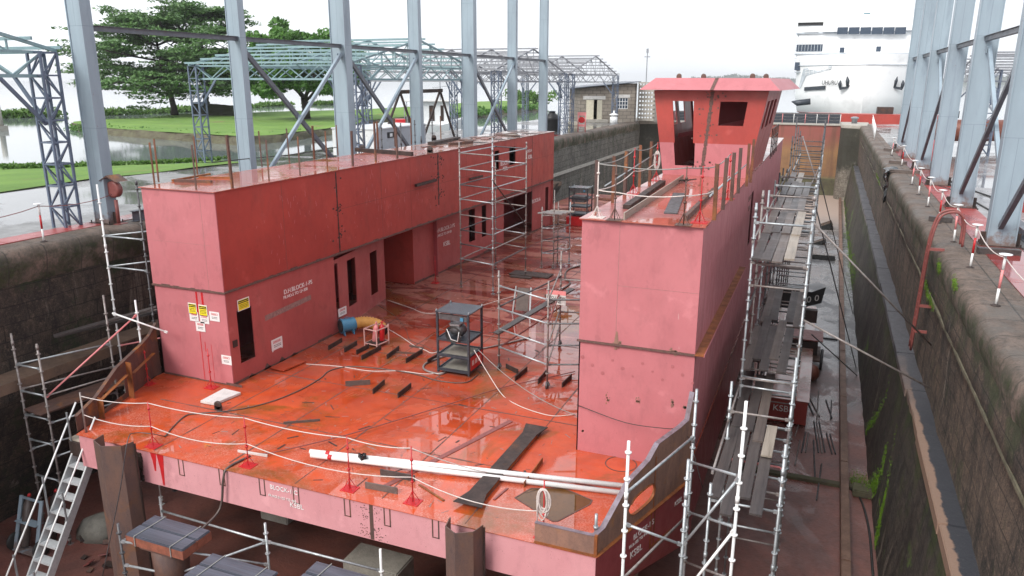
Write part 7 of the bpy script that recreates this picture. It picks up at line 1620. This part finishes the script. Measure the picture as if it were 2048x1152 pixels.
# left house roof clutter
roofbar((345, 363), (420, 350), .07, .06, 'orange_rust', 'orange rusted strip lying at the near end of the left house roof', 'flat_strip')
roofbar((350, 364), (424, 366), .07, .08, 'rusty_steel', 'brown strip crossing the near end of the left house roof', 'flat_strip')
roofbar((398, 356), (465, 357), .06, .05, 'orange_rust', 'short rusted strip behind the crossed strips on the left house roof', 'flat_strip')
roofbar((712, 303), (825, 312), .12, .16, 'dark_rust', 'long dark rusty beam lying across the left house roof', 'channel_beam')
roofbar((862, 290), (915, 279), .35, .14, 'dark_rust', 'dark rusty box frame on the far half of the left house roof', 'box_frame')
roofbar((898, 291), (945, 287), .1, .12, 'rusty_steel', 'rusty channel next to the box frame on the left house roof', 'channel_beam')
roofbar((845, 295), (893, 288), .05, .03, 'rusty_steel', 'thin brown strip near the lifting eyes of the left house roof', 'flat_strip')
for i in range(12):
    px, py = rnd.uniform(930, 1090), 0; fy_ = (px-930)/160; py = rnd.uniform(283-14*fy_, 274-6*fy_)+0; p = at(px, py, Z5)
    if not (hx0+.2 < p.x < hx1-.3): p.x = rnd.uniform(hx0+.5, hx1-.7)
    m = MB(); a = rnd.uniform(0, 3.1); d = Vector((math.cos(a), math.sin(a), 0))*rnd.uniform(.3, .7); m.bar(p-d+Vector((0, 0, .03)), p+d+Vector((0, 0, .05)), rnd.uniform(.1, .45), .03); tag(m.build('loose_plate', rnd.choice(('rusty_steel', 'board_white', 'scuff', 'plank_pale'))), 'loose weathered plate scattered on the far end of the left house roof', 'plate', 'loose plates on the left house roof')
for px, py, lab in ((725, 303, 'dark lifting eye at the outer edge of the left house roof'), (860, 306, 'lifting eye at the inner edge of the left house roof'), (868, 281, 'lifting eye beside the box frame')):
    p = at(px, py, Z5); m = MB(); m.lathe(p+Vector((0, 0, .15)), [(.05, -.02), (.13, -.02), (.13, .02), (.05, .02)], 14, 'Y'); m.box(p.x-.13, p.x+.13, p.y-.02, p.y+.02, Z5, Z5+.12); tag(m.build('lifting_eye', 'dark_rust'), lab, 'lifting eye')
rope([atY(424, 325, 22.5), atY(500, 317, 25), atY(600, 307, 29), atY(720, 286, 34)], .02, 'rubber_black', 'black cable strung above the left house roof between the posts', 'cable', 'cable', 3)
# small far scaffold tubes behind the left house
t = thing('wall_scaffold', 'thin scaffold standards rising between the left house and the quay', 'scaffold', (-19, 30, FZ))
for px, py in ((725, 250), (762, 246), (801, 246), (829, 240), (864, 238), (914, 246), (842, 272)): p = atX(px, py, -18.5); standard(t, (p.x, p.y, FZ), p, 'dark_tube')

# ================================================================== dock floor, right side
kx = lambda Y: 1.62+(Y-19)*.0055
m = MB(); y = 8
while y < 92:
    L_ = 6; 
    if not (21.5 < y+3 < 22.2): m.hexa([(kx(y)-.12, y, FZ), (kx(y)+.12, y, FZ), (kx(y+L_)+.12, y+L_-.03, FZ), (kx(y+L_)-.12, y+L_-.03, FZ), (kx(y)-.12, y, FZ+.38), (kx(y)+.12, y, FZ+.38), (kx(y+L_)+.12, y+L_-.03, FZ+.38), (kx(y+L_)-.12, y+L_-.03, FZ+.38)])
    y += L_
simple('kerb_stone', (.20, .11, .075), (.12, .07, .05), .6, 0, 2, .4); o = m.build('gutter_kerb', 'kerb_stone', bevel=.02); tag(o, 'long low concrete kerb dividing the wet gutter from the dock floor', 'kerb')
m = MB(); m.box(-1.6, 2.4, 24.75, 25.0, FZ, FZ+.1); tag(m.build('drain_sill', 'mossy_bank'), 'low mossy drain sill across the dock floor at the gutter', 'sill')
# tube bundles on the floor
def fl(px, py, r=.03): return at(px, py, FZ+r)
G_ = 'loose scaffold tubes on the dock floor'
for i, (a, b) in enumerate((((1637, 783), (1614+20, 838)), ((1652, 800), (1664, 836)), ((1600, 765), (1627, 830)), ((1606, 770), (1639, 833)), ((1663, 801), (1661, 838)), ((1628, 842), (1637, 905)), ((1633, 842), (1644, 906)), ((1638, 842), (1650, 904)), ((1611, 864), (1603, 905)), ((1617, 866), (1611, 905)), ((1653, 866), (1664, 908)), ((1660, 868), (1671, 908)), ((1600, 880), (1590, 930)), ((1627, 880), (1630, 955)), ((1643, 928), (1633, 1000)), ((1603, 830), (1590, 872)))):
    m = MB(); m.tube(fl(*a), fl(*b), .026, 7); tag(m.build('loose_tube', 'dark_tube' if i % 3 else 'old_galvanised'), 'loose scaffold tube lying on the wet brown floor right of the hull scaffold', 'tube', G_)
# red work float under the scaffold with tank and trailer wheel
t = thing('work_float', 'red painted steel work float lying on the floor under the hull scaffold', 'float', (-.2, 33, FZ))
m = MB(); m.box(-1.9, .35, 29.2, 43, FZ+.05, FZ+1.0); m.build('hull_box', 'red_shade_primer', t); m = MB(); m.box(-1.95, .39, 29.15, 43.05, FZ+1., FZ+1.03); m.build('top_plate', 'wet_roof', t)
letters('KSBL', .35, (-.9, 29.18, FZ+.5), (1, 0, 0), (0, 0, 1), 'lettering_white', t, 'painted_lettering')
p = fl(1625, 745, 0); t = thing('trailer', 'rusty wheeled trailer carrying two brown tanks beside the red work float', 'trailer', (p.x, p.y, FZ))
m = MB(); c = Vector((p.x+.2, p.y+.6, FZ+.48)); m.lathe(c+Vector((.12, 0, 0)), [(.38, -.05), (.46, -.06), (.48, 0), (.46, .06), (.38, .05)], 26, 'X'); m.build('tyre', 'dark_tube', t)
m = MB()
for a in range(8): m.bar(c+Vector((.12, 0, 0)), c+Vector((.12, math.cos(a*.785)*.4, math.sin(a*.785)*.4)), .03, .02)
m.build('rim', 'galvanised', t); m = MB(); m.box(c.x-1.3, c.x+.05, c.y-.9, c.y+1.2, FZ+.62, FZ+.7); m.build('chassis', 'rusty_steel', t); m = MB(); m.box(c.x-1.2, c.x-.1, c.y-.3, c.y+1.1, FZ+.72, FZ+1.35); m.build('engine_housing', 'dark_rust', t)
m = MB(); m.box(c.x-1.35, c.x+.1, c.y-.35, c.y+1.2, FZ+1.4, FZ+1.45); m.build('canopy', 'ladder_red', t)
for dx, dy, r_ in ((-.65, -1., .42), (-.35, -1.7, .38)):
    m = MB(); m.lathe((c.x+dx-.2, c.y+dy, FZ+r_), [(r_*.4, -.62), (r_*.85, -.5), (r_, -.38), (r_, .38), (r_*.85, .5), (r_*.4, .62)], 22, 'X'); m.build('tank', 'tank_rust', t)
p = fl(1556, 822, 0); m = MB(); m.box(p.x-.45, p.x+.45, p.y-.1, p.y+.9, FZ+.02, FZ+.55); tag(m.build('cream_crate', 'cream_paint'), 'cream coloured box on the dock floor seen through the lower scaffold', 'box')
# numbered board hung on the scaffold
p = atX(1628, 575, .1); t = thing('number_board', 'black board with hand painted numbers 8 0 0 leaning on the hull scaffold', 'sign', p)
p = Vector((.1, 31, .55)); t.location = p; ORG[t.name] = p.copy(); yb0 = p.y; m = MB(); m.extrude([Vector((-1.0, yb0, p.z-.6)), Vector((-.1, yb0, p.z-.5)), Vector((.45, yb0+.1, p.z-.3)), Vector((.55, yb0+.1, p.z+.35)), Vector((.05, yb0, p.z+.12)), Vector((-1.0, yb0, p.z+.3))], (0, .03, 0)); m.build('board', 'black_paint', t)
letters('8', .4, (-.7, yb0-.01, p.z-.1), (1, 0, 0), (0, 0, 1), 'rope_white', t, 'painted_number'); letters('0', .34, (-.1, yb0-.01, p.z-.3), (1, .0, .1), (0, 0, 1), 'board_white', t, 'painted_number'); letters('0', .34, (.18, yb0-.01, p.z-.22), (1, .0, .2), (0, 0, 1), 'board_white', t, 'painted_number')
m = MB(); m.box(-.15, .35, yb0-.05, yb0+.25, p.z-1.1, p.z-.6); m.build('hanging_box', 'dark_rust', t)
# black blocks on the wet floor
for a, w, d_, h, lab in (((1655, 460), 1.0, 1.6, .5, 'tilted black rubber block lying on the wet floor beside the kerb'), ((1640, 490), 1.0, 1.0, .3, 'smaller black block behind the tilted one'), ((1645, 520), 1.7, .3, .35, 'low black sleeper lying across the wet floor')):
    p = fl(*a, 0); m = MB(); m.box(p.x-w/2, p.x+w/2, p.y, p.y+d_, FZ, FZ+h)
    if 'tilted' in lab: bmesh.ops.rotate(m.b, verts=m.b.verts, cent=p, matrix=Matrix.Rotation(R(-24), 3, 'Y'))
    tag(m.build('rubber_block', 'tarp_black', bevel=.03), lab, 'block')
m = MB(); m.box(-.9, 1.55, fl(1640, 845-168, 0).y, fl(1640, 845-168, 0).y+.12, FZ, FZ+.07); tag(m.build('floor_joint', 'black_paint'), 'black steel strip set across the floor before the kerb', 'strip')
rope([fl(1702, 978, .03), fl(1722, 1000, .03), fl(1738, 1060, .03), fl(1746, 1152, .03)], .035, 'rubber_black', 'black hose lying in the gutter along the foot of the right wall', 'hose', 'hose', 5)
m = MB(); m.box(1.9, 2.6, 24.3, 24.9, FZ, FZ+.25); tag(m.build('drain_beam', 'mossy_bank', bevel=.04), 'rotten moss grown timber lying in the gutter at the drain sill', 'timber')

# moss tufts on the right wall foot
def moss(line, n, size, label, wid=.1):
    rr = random.Random(len(line)+n); m = MB()
    for (a, b) in zip(line, line[1:]):
        a, b = Vector(a), Vector(b)
        for i in range(n):
            c = a.lerp(b, rr.random())+Vector((rr.gauss(0, wid*.25), rr.gauss(0, wid), rr.gauss(0, wid)))
            c.x = min(c.x, 2.44+(c.z-FZ)*.1405-.01); leaf_cloud(m, c, .03, .07, .09, 8, size*.5, rr)
    o = m.build('moss_growth', 'moss_tuft', recalc=False); o['kind'] = 'stuff'; return tag(o, label, 'moss')
def onwall(px, py):  # pixel on the battered foot of the right wall
    d = ray(px, py); # x = 2.44+(z-FZ)*.1405
    k = (2.44+(CAMH-FZ)*.1405)/(d.x-.1405*d.z); return C0+d*k
moss([onwall(*p) for p in ((1752, 1085), (1765, 1030), (1775, 985), (1790, 905), (1800, 855))], 220, .035, 'bright green moss strand high on the battered foot near the drain', .12)
moss([at(1700, 960, FZ+.05), onwall(1745, 975), onwall(1768, 950), onwall(1775, 900)], 300, .04, 'bright green moss clump around the drain at the wall foot', .16)
moss([onwall(1735, 860), onwall(1755, 838), onwall(1775, 800), onwall(1782, 772)], 260, .04, 'bright green moss band on the wall foot beyond the drain', .12)
moss([onwall(1688, 405), onwall(1695, 470), onwall(1702, 520), onwall(1712, 560)], 300, .05, 'yellow green moss slope on the far part of the wall foot', .45)
moss([fl(1680, 390, 0), fl(1688, 388, 0)], 250, .1, 'green weeds at the far foot of the wall by the gate pier', .7)
def ontop(px, py, X=3.3): return atX(px, py, X)
for pts, lab in (([(1752, 345), (1760, 370)], 'yellow green moss hanging below the far coping of the right wall'), ([(1850, 560), (1855, 590), (1866, 615)], 'small fern tuft growing on the right wall face left of the red ladder'), ([(1876, 527), (1880, 540)], 'tiny yellow green weed on the right coping face'), ([(1906, 560), (1912, 575)], 'little weed on the worn coping stones farther right')):
    rr = random.Random(5); m = MB(); 
    for a, b in zip(pts, pts[1:]):
        A_, B_ = atX(*a, 3.2), atX(*b, 3.2)
        for i in range(70): c = A_.lerp(B_, rr.random())+Vector((0, rr.gauss(0, .07), rr.gauss(0, .07))); leaf_cloud(m, c, .04, .06, .06, 5, .018, rr)
    o = m.build('wall_weed', 'moss_tuft', recalc=False); o['kind'] = 'stuff'; tag(o, lab, 'weed')

# ================================================================== right quay edge: ladder and posts
t = thing('dock_ladder', 'dull red steel ladder with hooped top fixed to the right dock wall', 'ladder', (3.1, 26.3, 0))
lt, lb_ = Vector((3.0, 25.35, 4.0)), Vector((3.0, 26.5, .25))
lt = atX(1858, 490, 3.02); lb_ = atX(1820, 696, 3.02)
for dy in (-.2, .2):
    o_ = Vector((0, dy, 0)); m = MB(); m.path(smooth_path([lb_+o_, lb_.lerp(lt, .5)+o_, lt+o_, lt+Vector((.12, dy, .75)), lt+Vector((.32, dy, .98)), lt+Vector((.62, dy, .98)), lt+Vector((.78, dy, .7)), lt+Vector((.8, dy, .05))], 6), .035, 8); m.build('stile', 'ladder_red', t)
for i in range(14): p = lb_.lerp(lt, i/13); m = MB(); m.tube(p+Vector((0, -.2, 0)), p+Vector((0, .2, 0)), .016, 6); m.build('rung', 'ladder_red', t)
for f in (.98, .45, .2): p = lb_.lerp(lt, f); m = MB(); m.box(p.x, 3.4, p.y-.24, p.y-.17, p.z-.05, p.z+.03); m.build('wall_bracket', 'ladder_red', t)
# barrier posts with rope
def bpost(x, Y, label, h=1.12, red=0, cap=True, group='red and white barrier posts on the right quay', z=QZ):
    t = thing('barrier_post', label, 'post', (x, Y, z), group); lx = rnd.uniform(-.03, .05)
    segs = ('white_tube', 'pink_plastic', 'white_tube') if not red else ('white_tube', 'red_paint', 'white_tube'); cuts = (0, .33, .7, 1.)
    for i, mt in enumerate(segs): a = Vector((x+lx*cuts[i], Y, z+.03+(h-.03)*cuts[i])); b = Vector((x+lx*cuts[i+1], Y, z+.03+(h-.03)*cuts[i+1])); m = MB(); m.tube(a, b, .028, 8); m.build('post_band', mt, t)
    m = MB(); m.lathe((x, Y, z), [(.1, 0), (.1, .02), (.04, .05)], 12); m.build('foot', 'dark_rust', t)
    if cap: m = MB(); m.lathe((x+lx, Y, z+h), [(.13, 0), (.13, .015), (.03, .03)], 14); m.build('cap', 'white_paint', t)
    return Vector((x+lx, Y, z+h-.06))
bases = [(1991, 612, 'nearest'), (1940, 536, 'second nearest'), (1907, 485, 'third, just behind the ladder hoop'), (1877, 447, 'fourth, in front of the hoop'), (1855, 414, 'fifth from the camera'), (1837, 390, 'sixth from the camera'), (1823, 370, 'seventh from the camera'), (1803, 332, 'eighth from the camera'), (1783, 311, 'ninth from the camera')]
tops_ = []
for i, (px, py, w_) in enumerate(bases):
    p = at(px, py, QZ); tops_.append(bpost(p.x, p.y, 'red and white barrier post on the right coping, '+w_, red=i % 2))
far_t = []
for i in range(8): 
    p = Vector((3.6+.1*i, 70+i*3.0, QZ)); m = MB(); m.tube(p, p+Vector((0, 0, 1.1)), .035, 7); m.tube(p+Vector((0, 0, 1.1)), p+Vector((.1, 3.0, 1.1)), .03, 6); m.tube(p+Vector((0, 0, .6)), p+Vector((.1, 3.0, .6)), .025, 6); tag(m.build('white_railing', 'white_paint'), 'section of white railing at the far right end of the dock edge', 'railing', 'white railing sections by the gate pier')
m = MB()
for a, b in zip(tops_, tops_[1:]): m.path(sag(a, b, .16, 6), .013, 5)
p = tops_[0]; m.path(sag(Vector((3.9, 14.5, QZ+1.1)), p, .16, 8), .013, 5); tag(m.build('rope', 'rope_white'), 'pale rope strung between the barrier posts on the right quay', 'rope')
q = at(88, 484, QZ); pL = bpost(q.x, q.y, 'red and white barrier post on the left coping at the left edge of the picture', red=1, group='barrier posts on the left quay'); m = MB(); m.path(sag(Vector((-20.9, 12.0, QZ+1.05)), pL, .15, 6), .012, 5); m.path(sag(pL, Vector((-21.3, 18, QZ+1.)), .12, 6), .012, 5); tag(m.build('rope', 'ladder_red'), 'thin reddish rope tied to the barrier post on the left quay', 'rope')
# black tarp over the coping, sleepers, pipe, extinguisher, cables
m = MB(); p = atX(1776, 320+20, 3.2)
G_t = []
for i in range(22):
    row = []
    for j in range(18):
        s_ = i/21*2.1; y_ = p.y-1.0+j/17*2.2; x_, z_ = (3.75-s_, QZ+.09) if s_ < .55 else (3.2-.1*math.sin(s_*3), QZ+.06-(s_-.55)*(.9+.25*math.sin(j*.7)))
        nz_ = noise.noise(Vector((s_*2.6, y_*2.2, 1)))*.2; row.append(m.b.verts.new((x_-abs(nz_), y_+nz_*.3, z_+nz_*.35)))
    G_t.append(row)
for A_, B_ in zip(G_t, G_t[1:]):
    for j in range(17): m.b.faces.new((A_[j], A_[j+1], B_[j+1], B_[j]))
tag(m.build('tarpaulin', 'tarp_black'), 'black plastic tarpaulin hanging over the right coping', 'tarpaulin')
for a, b, lab in (((1780, 341), (1840, 345), 'weathered sleeper lying by the black tarpaulin'), ((1858, 436), (1905, 440), 'dark sleeper in front of the third column from the camera on the right'), ((1955, 500), (2040, 505), 'dark sleeper at the foot of the nearest right column'), ((1770, 298), (1795, 301), 'short sleeper at the far end of the right coping'), ((1780, 323), (1812, 326), 'pale sleeper beyond the black tarpaulin')):
    A_, B_ = at(*a, QZ+.1), at(*b, QZ+.1); m = MB(); m.bar(A_, B_, .25, .16); tag(m.build('sleeper', 'plank_mid' if 'dark' not in lab else 'plank_dark'), lab, 'sleeper')
m = MB(); m.tube((6.5, 62, 5.3), (16, 66, 5.3), .75, 24); 
tag(m.build('large_pipe', 'tank_rust'), 'large brown pipe lying behind the right hand columns', 'pipe')
p = at(1859, 325, QZ); e = thing('fire_extinguisher', 'big red wheeled fire extinguisher behind the right quay columns', 'fire extinguisher', p); m = MB(); m.lathe(p+Vector((0, 0, .1)), [(.2, 0), (.26, .05), (.26, 1.0), (.14, 1.2), (.06, 1.25)], 16); m.build('cylinder', 'red_paint', e); m = MB(); m.lathe(p+Vector((0, 0, 1.35)), [(.09, 0), (.09, .1), (.03, .13)], 10); m.build('valve', 'black_paint', e)
for i, pts in enumerate((((1885, 350), (1900, 361), (1930, 375), (1990, 396)), ((1878, 372), (1905, 380), (1935, 395), (2000, 432)))): rope([at(*q, QZ+.03) for q in pts], .03, 'rubber_black', 'black hose lying on the wet right quay, %s one' % ('farther' if i == 0 else 'nearer'), 'hose', 'hose', 4)
p = at(2044, 425, QZ); m = MB(); m.box(p.x, p.x+3, p.y, p.y+4, QZ+.0, QZ+.5); tag(m.build('red_container', 'red_shade_primer'), 'low red steel tray on the right quay at the picture edge', 'tray')
for i, (px, py) in enumerate(((1882, 242), (1860, 252), (1905, 236), (1845, 262))):
    p = at(px, py, QZ); m = MB(); m.box(p.x-.7, p.x+.7, p.y-.3, p.y+.3, QZ, QZ+.5+.2*i); tag(m.build('quay_crate', 'dark_rust' if i % 2 else 'navy_steel', bevel=.02), 'dark crate or spare part on the far right quay, %s' % ('nearest the wharf centre', 'beside the large pipe', 'rightmost of the four', 'leftmost of the four')[i], 'crate', 'dark stores on the right quay')
p = at(1755, 225, WZ+2); m = MB(); m.box(p.x-.6, p.x+1.2, 106, 108, WZ, 5.6); tag(m.build('mooring_pontoon', 'dark_rust'), 'rusty square mooring box between the ferry bow and the gate pier', 'pontoon')
m = MB(); m.box(-2.5, 12, 104, 107, WZ-1, WZ+2.2); tag(m.build('floating_barge', 'red_shade_primer'), 'low red floating barge moored across the ferry bow behind the gate', 'barge')
p = Vector((2.7, 97, QZ)); m = MB(); m.lathe(p, [(.3, 0), (.3, .5), (.42, .55), (.42, .7), (.2, .78)], 14); tag(m.build('bollard', 'shed_grey', ), 'grey bollard on the rounded gate pier', 'bollard')

# ================================================================== damp lake air
n = bpy.data.materials.new('haze'); n.use_nodes = True; tr_ = n.node_tree; tr_.nodes.clear(); ou = tr_.nodes.new('ShaderNodeOutputMaterial'); pv = tr_.nodes.new('ShaderNodeVolumePrincipled')
pv.inputs['Color'].default_value = (.96, .98, 1., 1); pv.inputs['Density'].default_value = .0002; pv.inputs['Anisotropy'].default_value = .2; tr_.links.new(pv.outputs[0], ou.inputs['Volume']); MATS['haze'] = n
m = MB(); m.box(-5000, 5000, -400, 6200, FZ-1.5, 62); hz_ = m.build('haze', 'haze'); hz_['kind'] = 'stuff'; tag(hz_, 'thin bluish haze hanging over the lake and the far shore', 'haze')
